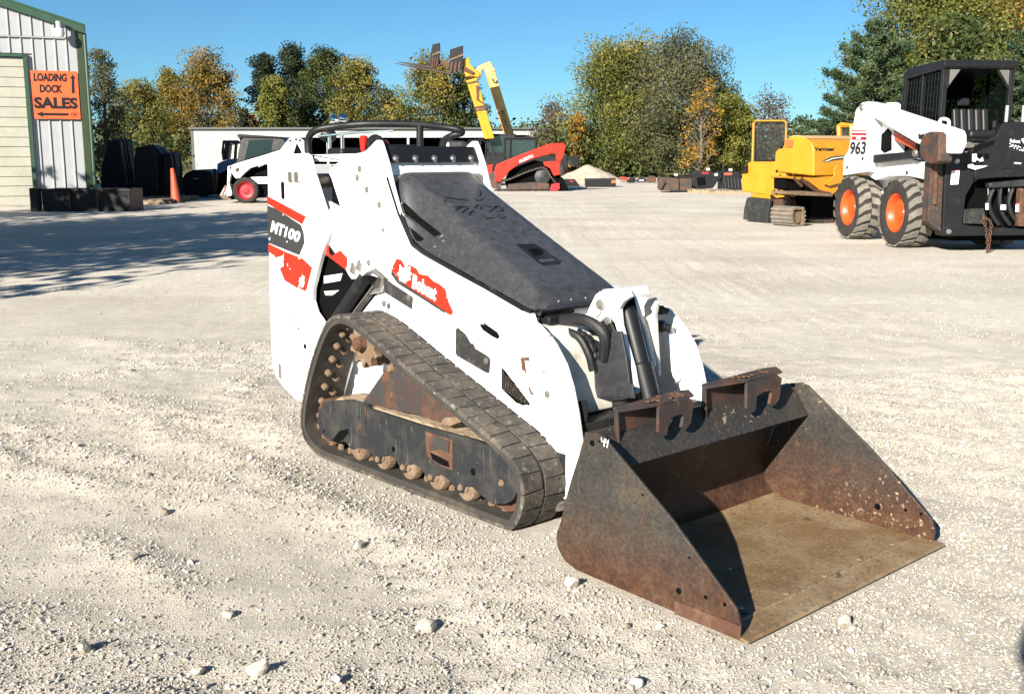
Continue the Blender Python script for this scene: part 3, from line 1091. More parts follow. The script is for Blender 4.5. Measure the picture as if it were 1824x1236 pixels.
# ================================================================== trees
def leaf_mat(name, stops, trans=0.2):
    m, N, L, b = newmat(name)
    a = N.new('ShaderNodeAttribute'); a.attribute_name = 'tint'
    cr = ramp(N, stops)
    L.new(a.outputs['Fac'], cr.inputs[0])
    L.new(cr.outputs[0], b.inputs['Base Color'])
    b.inputs['Roughness'].default_value = 0.55
    b.inputs['Specular IOR Level'].default_value = 0.25
    tr = N.new('ShaderNodeBsdfTranslucent')
    L.new(cr.outputs[0], tr.inputs['Color'])
    mx = N.new('ShaderNodeMixShader'); mx.inputs[0].default_value = trans
    L.new(b.outputs[0], mx.inputs[1]); L.new(tr.outputs[0], mx.inputs[2])
    L.new(mx.outputs[0], N['Material Output'].inputs['Surface'])
    return m


LM = {
    'olive': leaf_mat('olive_yellow_leaves', [(0, (0.066, 0.074, 0.017)), (0.45, (0.133, 0.129, 0.027)), (0.8, (0.218, 0.179, 0.035)), (1, (0.281, 0.203, 0.043))]),
    'gold': leaf_mat('golden_brown_leaves', [(0, (0.078, 0.070, 0.020)), (0.4, (0.156, 0.117, 0.023)), (0.8, (0.265, 0.156, 0.031)), (1, (0.328, 0.195, 0.039))]),
    'green': leaf_mat('mid_green_leaves', [(0, (0.027, 0.047, 0.016)), (0.5, (0.055, 0.074, 0.020)), (0.85, (0.101, 0.109, 0.027)), (1, (0.156, 0.140, 0.039))]),
    'dark': leaf_mat('dark_evergreen_leaves', [(0, (0.011, 0.020, 0.011)), (0.6, (0.025, 0.037, 0.016)), (1, (0.047, 0.058, 0.023))], 0.15),
    'ygreen': leaf_mat('yellow_green_leaves', [(0, (0.066, 0.078, 0.017)), (0.5, (0.125, 0.136, 0.027)), (0.85, (0.187, 0.179, 0.035)), (1, (0.265, 0.211, 0.039))]),
    'grey': leaf_mat('grey_green_leaves', [(0, (0.055, 0.062, 0.027)), (0.5, (0.090, 0.094, 0.043)), (1, (0.140, 0.133, 0.062))]),
    'orange': leaf_mat('orange_leaves', [(0, (0.156, 0.094, 0.016)), (0.5, (0.328, 0.179, 0.023)), (1, (0.429, 0.265, 0.039))]),
    'brown': leaf_mat('brown_twig_leaves', [(0, (0.055, 0.039, 0.023)), (0.6, (0.109, 0.074, 0.039)), (1, (0.156, 0.109, 0.055))], 0.2),
    'pine': leaf_mat('pine_needles', [(0, (0.023, 0.045, 0.023)), (0.55, (0.051, 0.082, 0.035)), (1, (0.094, 0.117, 0.047))], 0.2),
}
M['bark'] = paint('bark', (0.10, 0.08, 0.06), 0.9, [((0.17, 0.15, 0.12), 3, 0.5, 0.7, 6)], bump=0.4, bscale=12)


def quads_mesh(name, ctr, size, tint, mat, r, flat=0.0, aspect=1.0):
    n = len(ctr)
    a = r.normal(size=(n, 3))
    a /= np.linalg.norm(a, axis=1)[:, None]
    bq = r.normal(size=(n, 3))
    if flat:
        a[:, 2] *= flat
        a /= np.linalg.norm(a, axis=1)[:, None]
    bq -= a * (a * bq).sum(1)[:, None]
    bq /= np.linalg.norm(bq, axis=1)[:, None]
    s = (size * (0.6 + 0.8 * r.random(n)))[:, None] if np.ndim(size) else (size * (0.6 + 0.8 * r.random(n)))[:, None]
    A = a * s * 0.5
    B2 = bq * s * 0.5 * aspect
    V = np.stack([ctr - A, ctr - B2 * 0.8 + A * .1, ctr + A, ctr + B2 * 0.8 + A * .1], 1).reshape(-1, 3)
    me_ = bpy.data.meshes.new(name)
    me_.vertices.add(4 * n)
    me_.vertices.foreach_set('co', V.astype(np.float32).ravel())
    me_.loops.add(4 * n)
    me_.polygons.add(n)
    me_.loops.foreach_set('vertex_index', np.arange(4 * n, dtype=np.int32))
    me_.polygons.foreach_set('loop_start', np.arange(0, 4 * n, 4, dtype=np.int32))
    t_ = me_.attributes.new('tint', 'FLOAT', 'POINT')
    t_.data.foreach_set('value', np.repeat(np.clip(tint, 0, 1), 4).astype(np.float32))
    me_.update(calc_edges=True)
    me_.materials.append(mat)
    return me_


def tree(name, label, u, vtop, depth, wpx, mat, seed, nleaf=9000, leaf=None, base=0.15, sparse=1.0, shape='round', X=None, H=None, W=None, group='trees behind the yard', lobes=1.0):
    r = np.random.default_rng(seed)
    if X is None:
        tp_ = at_depth(u, vtop, depth)
        X, H = tp_[0], tp_[2]
        W = wpx / FPX * depth
    Y = depth
    leaf = (leaf or max(0.10, 0.0026 * Y)) * 0.80
    nleaf = int(nleaf * (2.3 if sparse >= 1 else 1.6))
    root = thing(name, label, 'tree', (X, Y, 0), 0, group)
    wood = MB()
    tr_ = max(0.06, H * 0.018)
    lean = r.normal(0, 0.02, 2)
    nt_ = 7
    tpts = [Vector((lean[0] * H * (i / nt_) + r.normal(0, .02) * H * .3 * (i > 0), lean[1] * H * (i / nt_), H * 0.93 * i / nt_ - (0.1 if i == 0 else 0))) for i in range(nt_ + 1)]
    wood.tube(tpts, [tr_ * (1.25 - 1.1 * i / nt_) for i in range(nt_ + 1)], 7)

    def env(h):       # crown half width at relative height
        if shape == 'cone':
            return max(0.03, (1 - h) ** 0.85) * (1 if h > base else .8)
        q = (h - base) / (1 - base)
        if q < 0: return 0.15
        return max(0.08, (math.sin(math.pi * min(1, q ** 0.75 * 0.93 + 0.06))) ** 0.6)
    cl, cr_ = [], []
    nb = int(34 * lobes) if shape != 'cone' else 40
    for i in range(nb):
        h = base + (1 - base) * ((i + 0.5) / nb) ** 0.9
        a = i * 2.399 + r.normal(0, .4)
        rad = env(h) * W * 0.5 * r.uniform(0.62, 1.12)
        z0 = H * max(0.08, h - 0.16 * (shape != 'cone') * r.uniform(.6, 1.4))
        z1 = H * min(1.0, h + (0.02 if shape != 'cone' else -0.03))
        f = min(1, z0 / (H * 0.93))
        st_ = tpts[0].lerp(tpts[-1], f)
        en = Vector((st_.x * .5 + math.cos(a) * rad, st_.y * .5 + math.sin(a) * rad, z1))
        mid = st_.lerp(en, 0.55) + Vector((0, 0, H * 0.02 * (1 if shape != 'cone' else -1)))
        wood.tube([st_, mid, en], [tr_ * 0.42 * (1 - .6 * f), tr_ * .22 * (1 - .5 * f), 0.012], 5, False)
        for t in (0.35, 0.6, 0.8, 1.0):
            c_ = st_.lerp(mid, t / .55) if t < .55 else mid.lerp(en, (t - .55) / .45)
            k2 = 1 if t < .9 else 2
            for _ in range(k2):
                q = Vector(c_) + Vector(r.normal(0, 1, 3)) * W * 0.055
                cl.append(q)
                cr_.append(W * (0.085 if shape != 'cone' else 0.055) * r.uniform(.6, 1.3))
                if r.random() < .5:
                    wood.tube([c_, q], [0.025, 0.008], 4, False)
    wood.build('trunk', M['bark'], root, smooth=True)
    cl = np.array([tuple(p) for p in cl])
    cr_ = np.array(cr_)
    keep = r.random(len(cl)) < sparse
    cl, cr_ = cl[keep], cr_[keep]
    ctint = r.normal(0.48, 0.25, len(cl))
    wgt = cr_ ** 2
    idx = r.choice(len(cl), nleaf, p=wgt / wgt.sum())
    g3 = r.normal(size=(nleaf, 3))
    g3 /= np.maximum(1, np.linalg.norm(g3, axis=1) / 1.9)[:, None]
    sq = np.array([1, 1, 0.75 if shape != 'cone' else 0.35])
    ctr = cl[idx] + g3 * cr_[idx][:, None] * sq
    ctr[:, 2] = np.maximum(ctr[:, 2], 0.25)
    tint = ctint[idx] + r.normal(0, 0.075, nleaf) + 0.12 * (ctr[:, 2] / H - .5)
    me_ = quads_mesh('crown', ctr, leaf, tint, LM[mat], r, aspect=0.75)
    o = bpy.data.objects.new('crown', me_)
    COL.objects.link(o)
    o.parent = root
    return root


T = tree
T('broadleaf_tree', 'tall thin grey-green tree right behind the white metal building corner', 178, 96, 46, 80, 'grey', 1, 4500, base=.2, sparse=.8)
T('broadleaf_tree', 'rounded dull olive tree just right of the grey-green tree by the building', 245, 158, 58, 120, 'olive', 2, 8000, base=.1)
T('broadleaf_tree', 'golden brown autumn tree behind the solid left end of the shed', 362, 106, 95, 130, 'gold', 3, 9000)
T('broadleaf_tree', 'low yellowish tree in front of the gap left of the golden tree', 300, 130, 96, 80, 'olive', 31, 5000)
T('spruce_tree', 'small dark pointed spruce in the sky gap left of the dark cedars', 436, 192, 90, 40, 'dark', 4, 2600, shape='cone', base=.1)
T('cedar_tree', 'tall dark cedar left of the twin dark crowns behind the guard bar', 470, 100, 98, 66, 'dark', 5, 7000, base=.1)
T('cedar_tree', 'dark broad evergreen tallest behind the small yellow tree', 521, 86, 99, 92, 'dark', 6, 9000, base=.1)
T('broadleaf_tree', 'small yellow-green tree standing in front of the dark cedars', 488, 138, 92, 66, 'ygreen', 7, 5000, base=.1)
T('broadleaf_tree', 'mid green tree with uneven top, right of the dark cedars', 583, 92, 97, 96, 'green', 8, 9000, base=.1)
T('broadleaf_tree', 'mixed green and olive tree above the red lever grips', 640, 113, 95, 100, 'olive', 9, 8000, base=.1)
T('broadleaf_tree', 'low pale olive tree between the guard bar trees and the fork tips', 690, 166, 94, 70, 'grey', 10, 4000, base=.1)
T('broadleaf_tree', 'wide olive-yellow tree under the raised pallet forks', 768, 112, 93, 125, 'olive', 11, 10000, base=.1)
T('broadleaf_tree', 'olive tree partly behind the yellow telehandler booms', 828, 130, 94, 80, 'green', 12, 6000, base=.1)
T('twiggy_tree', 'half bare brown tree above the red track loader arm', 985, 190, 66, 95, 'brown', 13, 2600, base=.1, sparse=.8)
T('broadleaf_tree', 'small orange tree beside the half bare brown tree', 1028, 206, 62, 44, 'orange', 14, 1500, base=.1)
T('broadleaf_tree', 'left of the two big crowns behind the gravel pile, yellow-green', 1085, 88, 64, 145, 'ygreen', 15, 13000, base=.03, lobes=1.4)
T('broadleaf_tree', 'yellow-green tree with a narrow gap, between the two big crowns', 1145, 80, 66, 150, 'olive', 16, 13000, base=.03, lobes=1.4)
T('broadleaf_tree', 'tall fine-twigged grey-olive tree at the right of the mid group', 1215, 76, 61, 175, 'grey', 17, 17000, base=.03, lobes=1.3)
T('broadleaf_tree', 'yellow-orange small tree in front of the grey-olive tree', 1252, 150, 57, 80, 'orange', 18, 1100, base=.12, sparse=.35)
T('broadleaf_tree', 'bright green-yellow tree right of the orange one', 1303, 176, 60, 95, 'ygreen', 19, 8000, base=.03, lobes=1.2)
T('broadleaf_tree', 'dark green tree top showing between orange and green-yellow trees', 1290, 155, 72, 80, 'green', 20, 6000, base=.05)
T('twiggy_tree', 'thin half bare tree behind the window frame of the yellow machine', 1372, 170, 62, 95, 'brown', 21, 2000, base=.15, sparse=.75)
T('maple_tree', 'large tree with green and yellow leaves above the white skid steer arm', 1668, -70, 62, 270, 'ygreen', 23, 30000, leaf=.21, base=.05, lobes=1.8)
T('maple_tree', 'large rust-tinged tree above the skid steer cab at the right edge', 1800, -90, 66, 260, 'gold', 24, 30000, leaf=.21, base=.05, lobes=1.8)
T('broadleaf_tree', 'dark green tree low behind the right side of the cab', 1790, 120, 48, 190, 'green', 25, 12000, leaf=.2, base=.05)
T('broadleaf_tree', 'dark green tree filling the gap between the pine and the rust-tinged tree', 1738, 62, 56, 250, 'green', 26, 22000, leaf=.28, base=.05, lobes=1.5)


def pine(label, u, vtop, depth, wpx, seed):
    """white pine: flat, upswept layered boughs with gaps between"""
    r = np.random.default_rng(seed)
    tp_ = at_depth(u, vtop, depth)
    X, H, W = tp_[0], tp_[2], wpx / FPX * depth
    root = thing('pine_tree', label, 'tree', (X, depth, 0), 0, 'trees behind the yard')
    wood = MB()
    wood.tube([(0, 0, -.1), (0.05, 0, H * .5), (0, 0, H)], [H * .022, H * .014, .02], 8)
    ctr, tint = [], []
    nl = 12
    for i in range(nl):
        f = 0.06 + 0.92 * i / (nl - 1)
        z = H * f
        ln = W * 0.5 * (1 - f) ** 0.62 * (0.98 if i % 2 else 0.8) + 0.25
        for k in range(6 + (i % 2)):
            a = k * 2 * math.pi / 6.5 + i * 1.1 + r.normal(0, .15)
            l2 = ln * r.uniform(.75, 1.12)
            rise = 0.22 * l2 + 0.15
            en = np.array([math.cos(a) * l2, math.sin(a) * l2, z + rise])
            mid = np.array([math.cos(a) * l2 * .55, math.sin(a) * l2 * .55, z + rise * .25])
            wood.tube([(0, 0, z), mid, en], [0.05, 0.03, 0.01], 4, False)
            br = r.normal(.5, .15)
            m_ = int(120 + 190 * l2)
            t = r.random(m_) ** 0.6
            pos = np.where(t[:, None] < .55, np.array([0, 0, z]) + (mid - np.array([0, 0, z])) * (t[:, None] / .55), mid + (en - mid) * ((t[:, None] - .55) / .45))
            side = np.array([-math.sin(a), math.cos(a), 0])
            wd = (0.10 + 0.22 * np.sin(np.pi * np.clip(t, 0.05, .97))) * l2 * 0.62
            pos = pos + side * (r.normal(size=m_) * wd * .6)[:, None] + r.normal(size=(m_, 3)) * np.array([.06, .06, .085])
            ctr.append(pos)
            tint.append(br + r.normal(0, .15, m_))
    ctr = np.concatenate(ctr); tint = np.concatenate(tint)
    wood.build('trunk', M['bark'], root, smooth=True)
    me_ = quads_mesh('crown', ctr, 0.17, tint, LM['pine'], r, aspect=0.4)
    o = bpy.data.objects.new('crown', me_)
    COL.objects.link(o)
    o.parent = root


pine('tall white pine with layered boughs against the sky, left of the skid steer cab', 1562, 48, 46, 300, 41)
pine('dark pine at the right edge behind the cab, partly out of the picture', 1850, 40, 44, 210, 42)


def brush(name, label, spans, mat, n, seed, leaf):
    r = np.random.default_rng(seed)
    C_, Tn = [], []
    for (x0, x1, y0, y1, h0, h1) in spans:
        k = int(n * (x1 - x0))
        cx_ = r.uniform(x0, x1, k // 40 + 2); cy_ = r.uniform(y0, y1, len(cx_)); ch = r.uniform(h0, h1, len(cx_))
        i = r.integers(0, len(cx_), k)
        z = ch[i] * (1 - (1 - r.random(k)) ** 1.4 * .98)
        C_.append(np.stack([cx_[i] + r.normal(0, .5, k), cy_[i] + r.normal(0, .5, k), np.maximum(.1, z)], 1))
        Tn.append((cx_[i] * 7.3 % 1) * .6 + r.normal(.2, .15, k))
    me_ = quads_mesh(name, np.concatenate(C_), leaf, np.concatenate(Tn), LM[mat], r)
    o = bpy.data.objects.new(name, me_)
    COL.objects.link(o)
    setp(o, label, 'undergrowth', None, 'stuff')


brush('undergrowth', 'dark tangled undergrowth below the middle trees', [(1.5, 19, 60, 72, 1.2, 3.4)], 'green', 900, 51, .20)
brush('undergrowth', 'dark bushes between the building and the shed', [(-24, -17.6, 48, 58, 1.0, 3.2)], 'green', 700, 52, .2)
brush('undergrowth', 'far thicket behind the shed', [(-60, 40, 100, 112, 2.0, 5.0)], 'green', 260, 53, .34)
brush('undergrowth', 'thicket behind the skid steer at right', [(17, 42, 52, 66, 1.5, 4.5)], 'green', 600, 54, .22)

# trees outside the left edge of the view; they shade the left of the yard
for i, (sx, sy_, hgt, wd) in enumerate(((-5.6, 13.2, 6.2, 4.2), (-8.2, 15.0, 6.5, 5.0), (-6.2, 17.6, 5.5, 4.2), (-9.8, 18.2, 6.0, 5.0), (-7.6, 20.6, 5.0, 4.0), (-12.0, 14.8, 6.0, 5.0), (-11.8, 24.0, 5.0, 4.6))):
    zc = hgt * 0.62
    k_ = 1 / math.tan(SUN_EL)
    T('broadleaf_tree', '%s tree of the leafy row beyond the left edge of the yard' % ('nearest', 'second', 'third', 'fourth', 'farthest but one', 'outermost', 'farthest')[i], 0, 0, sy_ - math.sin(SUN_AZ) * zc * k_, 0, 'green', 60 + i, 2400, leaf=0.3, sparse=.8, base=.15, X=sx - math.cos(SUN_AZ) * zc * k_, H=hgt, W=wd, group='row of trees beyond the left edge')
# ================================================================== the mini track loader in the foreground
from mathutils.bvhtree import BVHTree
CY = 0.06                                  # its lateral centre line
loader = thing('mini_track_loader', 'white and red stand-on mini track loader with black sloped hood and rusty open bucket',
               'mini loader', K.O, -48.3)


def poly(name, y, pts, mat, th=0.003, parent=None, bevel=0):
    """flat plate standing proud of the side plane y (towards -y)"""
    mb = MB()
    mb.prism(K.py(y, *pts), (0, th, 0))
    return mb.build(name, mat, parent or loader, bevel=bevel)


# ---- undercarriage -------------------------------------------------
Y0, Y1 = -0.45, -0.255
prof = [(0.62, 0.0), (0.3, 0.0), (0.0, 0.0), (-0.3, 0.0), (-0.612, 0.0), (-0.735, 0.035), (-0.79, 0.10), (-0.785, 0.185), (-0.734, 0.325), (-0.66, 0.465),
        (-0.592, 0.565), (-0.525, 0.632), (-0.43, 0.662), (-0.30, 0.638), (-0.04, 0.541), (0.2, 0.452), (0.40, 0.380), (0.60, 0.303), (0.695, 0.241), (0.722, 0.165), (0.708, 0.085), (0.675, 0.025)]
loop, LEN = resample(catmull([(x, 0, z) for x, z in prof], 8, True), 260)
LX = loop[:, [0, 2]]


def belt(s, h):
    """point at arc length s (m) and height h outwards of the belt"""
    u = (s / LEN) * len(LX)
    i = int(math.floor(u)) % len(LX)
    f = u - math.floor(u)
    a = LX[i] * (1 - f) + LX[(i + 1) % len(LX)] * f
    t = LX[(i + 2) % len(LX)] - LX[(i - 1) % len(LX)]
    t = t / np.linalg.norm(t)
    return a[0] - t[1] * h, a[1] + t[0] * h


mb = MB()
NB = 200
rings = []
for i in range(NB):
    s = LEN * i / NB
    xo, zo = belt(s, -0.0035)
    xi, zi = belt(s, -0.036)
    rings.append([(xo, Y0, zo), (xo, Y1, zo), (xi, Y1, zi), (xi, Y0, zi)])
vs_ = [p for r in rings for p in r]
fs = []
for i in range(NB):
    j = (i + 1) % NB
    for k in range(4):
        k2 = (k + 1) % 4
        fs.append((i * 4 + k, i * 4 + k2, j * 4 + k2, j * 4 + k))
mb.add(vs_, fs)
track = mb.build('rubber_track', M['trackside'], loader, smooth=True)
mb = MB()
NL = 54
pitch = LEN / NL
ym = (Y0 + Y1) / 2
rl = random.Random(3)
for row in (0, 1):
    ya, yb = (Y0 - 0.004, ym - 0.004) if row == 0 else (ym + 0.004, Y1 + 0.006)
    for i in range(NL):
        s0 = i * pitch + row * pitch * 0.5 + rl.uniform(-.002, .002)
        hh = rl.uniform(0.0005, 0.003)
        sk = rl.uniform(-.004, .004)
        jag = rl.uniform(-.004, .004)
        P = []
        for q in (0.0, 0.5, 0.972):
            for yy, dsk in ((ya, sk), (yb + (jag if row == 0 else 0), -sk)):
                for h, ins in ((-0.014, 0), (hh, 0.0025)):
                    e = 0
                    if q < .1: e = ins
                    if q > .9: e = -ins
                    yv = yy + (ins if yy == ya else -ins)
                    x, z = belt(s0 + q * pitch + e + dsk, h)
                    P.append((x, yv, z))
        F4 = []
        for a in (0, 4):
            F4 += [(a + 1, a + 5, a + 7, a + 3), (a, a + 1, a + 5, a + 4), (a + 2, a + 3, a + 7, a + 6)]
        F4 += [(0, 1, 3, 2), (8, 9, 11, 10)]
        mb.add(P, F4)
tread = mb.build('tread_blocks', M['track'], track)
tread['kind'] = 'stuff'
# drive lugs on the inside: two staggered rows of worn pegs
lug = MB()
lug.lathe([(0.016, 0), (0.015, 0.016), (0.010, 0.024), (0.0, 0.026)], (0, 0, 0), (0, 0, 1), 8)
lug_o = None
nlug = 46
for row, yy in ((0, -0.375), (1, -0.325)):
    for i in range(nlug):
        s = LEN * (i + 0.5 * row) / nlug
        x, z = belt(s, -0.036)
        x2, z2 = belt(s, -0.060)
        if lug_o is None:
            lug_o = lug.build('drive_lug', M['rustdust'], track, smooth=True)
            o = lug_o
        else:
            o = lug_o.copy()
            COL.objects.link(o)
            o.parent = track
        o.location = (x, yy, z)
        o.rotation_euler = Vector((x2 - x, 0, z2 - z)).to_track_quat('Z', 'Y').to_euler()

fpx = [(586, 714), (576, 718), (567, 732), (565, 750), (570, 770), (588, 786), (616, 788), (624, 800), (630, 800), (638, 798), (650, 800), (660, 806), (669, 826), (676, 826), (680, 813), (692, 811), (706, 819), (714, 842), (721, 842),
       (724, 829), (734, 826), (750, 834), (763, 858), (770, 858), (774, 848), (784, 845), (800, 855), (817, 878), (824, 878), (828, 867), (840, 867), (854, 880), (876, 898), (900, 898), (914, 890), (922, 874), (920, 845), (912, 822), (886, 803),
       (851, 785), (748, 757), (658, 728), (646, 718), (625, 712)]
mb = MB()
mb.prism(K.py(-0.43, *fpx), (0, 0.02, 0))
tframe = mb.build('track_frame', M['frame'], loader, bevel=0.004)
mb = MB()
mb.prism([(-0.60, -0.41, 0.10), (-0.62, -0.41, 0.2), (-0.56, -0.41, 0.255), (-0.27, -0.41, 0.262), (0.50, -0.41, 0.262), (0.60, -0.41, 0.2), (0.58, -0.41, 0.10)], (0, 0.14, 0))
mb.build('frame_core', M['rustplate'], tframe, bevel=0.004)
# soil packed on the frame shelf
rows = []
for i in range(40):
    x = -0.58 + i * (1.06 / 39)
    r = []
    for k in range(8):
        y = -0.425 + k * 0.024
        e = 0.0 if k in (0, 7) or i in (0, 39) else 0.012 + 0.014 * rl.random()
        r.append((x, y, (0.262 if x > -0.29 else 0.256) + e - (0.0 if 0 < k < 7 else 0.004)))
    rows.append(r)
MB().grid(rows).build('packed_soil', M['dustpile'], tframe, smooth=True)
# recessed window in the frame with caked rust, slots and holes
poly('frame_window', -0.4315, [(757, 768), (806, 784), (806, 838), (790, 832), (760, 812)], M['rust'], 0.004, tframe)
poly('window_slot', -0.4335, [(766, 806), (780, 812), (798, 822), (800, 832), (786, 828), (770, 818)], M['dark'], 0.004, tframe)
poly('window_rib', -0.436, [(762, 780), (772, 776), (800, 786), (798, 806), (782, 800), (765, 802)], M['rustplate'], 0.006, tframe)
poly('lifting_slot', -0.4312, [(592, 783), (604, 768), (620, 763), (620, 772), (610, 784), (597, 788)], M['dark'], 0.004, tframe)
poly('grease_cover', -0.433, [(669, 752), (722, 768), (724, 786), (700, 780), (672, 770)], M['frame'], 0.004, tframe, bevel=0.002)
poly('weld_seam', -0.434, [(646, 722), (652, 724), (650, 784), (645, 782)], M['frame'], 0.006, tframe, bevel=0.002)
for (u, v), r in {(701, 800): 0.012, (843, 840): 0.014, (705, 771): 0.007, (577, 768): 0.006, (683, 764): 0.006}.items():
    p = K.oy(u, v, -0.43)
    MB().cyl((p[0], -0.4315, p[2]), (p[0], -0.425, p[2]), r, 14).build('frame_hole', M['dark'], tframe)
for (u, v) in ((893, 860), (820, 868), (766, 850), (717, 832), (672, 818)):
    p = K.oy(u, v, -0.43)
    MB().lathe([(0.0, 0.006), (0.010, 0.006), (0.014, 0.0)], (p[0], -0.43, p[2]), (0, -1, 0), 9).build('axle_cap', M['rustdust'], tframe)
for i in range(5):
    x = -0.375 + i * 0.183
    mb = MB()
    mb.lathe([(0.0, 0), (0.02, 0), (0.022, 0.006), (0.054, 0.006), (0.061, 0.02), (0.061, 0.035), (0.045, 0.04), (0.045, 0.10), (0.061, 0.105), (0.061, 0.14), (0, 0.14)], (x, -0.425, 0.089), (0, 1, 0), 24)
    mb.build('track_roller', M['rustdust'], tframe, smooth=True)
for nm, x, z, r in (('front_idler', 0.548, 0.165, 0.128), ('rear_idler', -0.635, 0.15, 0.105)):
    mb = MB()
    mb.lathe([(0.0, 0), (r * 0.5, 0), (r * 0.75, 0.02), (r, 0.02), (r, 0.12), (0, 0.12)], (x, -0.41, z), (0, 1, 0), 30)
    mb.build(nm, M['rust'], tframe, smooth=True)
# sprocket
mb = MB()
pts = []
for i in range(44):
    a = 2 * math.pi * i / 44
    r = (0.102, 0.108, 0.085, 0.080)[i % 4]
    pts.append((-0.345 + r * math.cos(a), 0, 0.545 + r * math.sin(a)))
mb.xz(pts, -0.40, -0.365)
mb.xz([(p[0], 0, p[2]) for p in pts], -0.325, -0.30)
sprocket = mb.build('drive_sprocket', M['rustdust'], loader, bevel=0.004)
mb = MB()
mb.lathe([(0, 0.03), (0.022, 0.03), (0.026, 0.022), (0.030, 0.022), (0.034, -0.01), (0.050, -0.012), (0.056, -0.03), (0.06, -0.12)], (-0.345, -0.41, 0.545), (0, -1, 0), 20)
mb.build('sprocket_hub', M['rust'], sprocket, smooth=True)
mb = MB()
mb.cyl((-0.345, -0.30, 0.545), (-0.345, -0.2, 0.545), 0.07, 20)
mb.build('drive_motor', M['frame'], sprocket, smooth=True)
# rusty triangular gusset plate between frame and chassis
tp = K.py(-0.375, (646, 716), (690, 652), (704, 652), (722, 668), (822, 752), (800, 758), (740, 738), (660, 722))
mb = MB()
mb.prism(tp, (0, 0.014, 0))
mb.prism([(p[0], p[1] + 0.014, p[2]) for p in tp[:3]] + [(tp[7][0], tp[7][1] + .014, tp[7][2])], (0, 0.10, 0))
gus = mb.build('track_gusset', M['rustplate'], loader, bevel=0.003)
poly('soil_lump', -0.385, [(790, 744), (812, 742), (820, 752), (800, 760), (782, 756)], M['rustdust'], 0.02, gus, bevel=0.004)
p = K.oy(697, 656, -0.375)
MB().lathe([(0, 0.014), (0.014, 0.014), (0.02, 0)], (p[0], -0.376, p[2]), (0, -1, 0), 10).build('gusset_boss', M['rustdust'], gus, smooth=True)
for o in (track, tframe, sprocket, gus):     # the far side is the mirror image
    c = copy_tree(o, loader)
    c.scale = (1, -1, 1)
    c.location = (0, 2 * CY, 0)

# ---- chassis and tower ------------------------------------------------
mb = MB()
mb.bx(-0.98, 0.42, -0.195, 0.315, 0.17, 0.74)
chassis = mb.build('chassis', M['white'], loader, bevel=0.01)
MB().bx(-0.62, 0.72, -0.247, 0.367, 0.10, 0.26).build('cross_beam', M['frame'], chassis)
sp = K.py(-0.215, (553, 276), (632, 274), (645, 272), (655, 266), (664, 256), (670, 250), (676, 250), (680, 260), (690, 292), (699, 332), (710, 372), (722, 412), (733, 440), (752, 456), (800, 478), (870, 514), (930, 549), (948, 560)) \
    + [(0.56, -0.215, 0.62), (0.70, -0.215, 0.30), (0.60, -0.215, 0.16), (-0.75, -0.215, 0.16), (-0.60, -0.215, 0.60), (-0.80, -0.215, 0.80), (-0.84, -0.215, 0.92)]
tail = K.py(-0.215, (583, 358), (607, 371), (590, 318), (585, 308), (590, 298), (605, 288), (602, 284))
mb = MB()
mb.prism(sp + tail, (0, 0.018, 0))
panel = mb.build('side_panel', M['white'], loader, bevel=0.003)
far = [(p[0], 0.335, p[2]) for p in sp]
mb = MB()
mb.prism(far, (0, -0.018, 0))
mb.build('side_panel', M['white'], loader, bevel=0.003)
bp_ = K.py(-0.215, (641, 301), (637, 317), (654, 338), (676, 365), (682, 412), (653, 414), (772, 480), (808, 494), (846, 516), (871, 526))
bolts_each(bp_, (0, -1, 0), 0.0095, 0.008, M['steel'], panel)
# tower core and the recess with the arm pivot roller
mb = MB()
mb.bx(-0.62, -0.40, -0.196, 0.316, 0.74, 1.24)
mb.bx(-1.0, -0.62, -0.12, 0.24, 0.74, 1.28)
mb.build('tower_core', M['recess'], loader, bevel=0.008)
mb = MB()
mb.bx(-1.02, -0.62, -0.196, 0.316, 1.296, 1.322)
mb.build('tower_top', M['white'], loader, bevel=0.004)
for yy in (-0.135, 0.255):
    mb = MB()
    p = K.oy(578, 322, yy if yy < 0 else -0.135)
    mb.cyl((p[0], yy - 0.06, p[2]), (p[0], yy + 0.06, p[2]), 0.034, 20)
    mb.cyl((p[0], yy - 0.07, p[2]), (p[0], yy - 0.055, p[2]), 0.048, 20)
    mb.build('arm_pivot', M['steel'], loader, smooth=True)
# dark bay behind the arm, with two slots of daylight-white frame
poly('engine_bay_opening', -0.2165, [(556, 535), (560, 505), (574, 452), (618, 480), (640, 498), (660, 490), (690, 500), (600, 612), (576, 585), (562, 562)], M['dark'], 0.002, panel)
poly('frame_bar', -0.219, [(577, 492), (610, 487), (606, 500), (577, 505)], M['white'], 0.003, panel)
poly('frame_bar', -0.219, [(577, 519), (604, 517), (592, 526), (580, 526)], M['white'], 0.003, panel)
# rear upright plates with the model number
up = [(476, 281), (479, 278), (543, 273), (549, 277), (558, 312), (572, 356), (585, 400), (587, 408), (585, 418), (573, 452), (563, 490), (557, 515), (556, 536), (562, 556), (580, 582), (612, 600), (622, 650), (600, 726), (540, 718), (527, 712), (505, 690), (491, 671), (486, 655), (484, 640), (480, 520)]
mb = MB()
mb.prism(K.py(-0.262, *up), (0, 0.024, 0))
upr = mb.build('rear_upright', M['white'], loader, bevel=0.004)
uf = [(p[0], 0.382, p[2]) for p in K.py(-0.262, *up)]
mb = MB()
mb.prism(uf, (0, -0.024, 0))
mb.build('rear_upright', M['white'], loader, bevel=0.004)
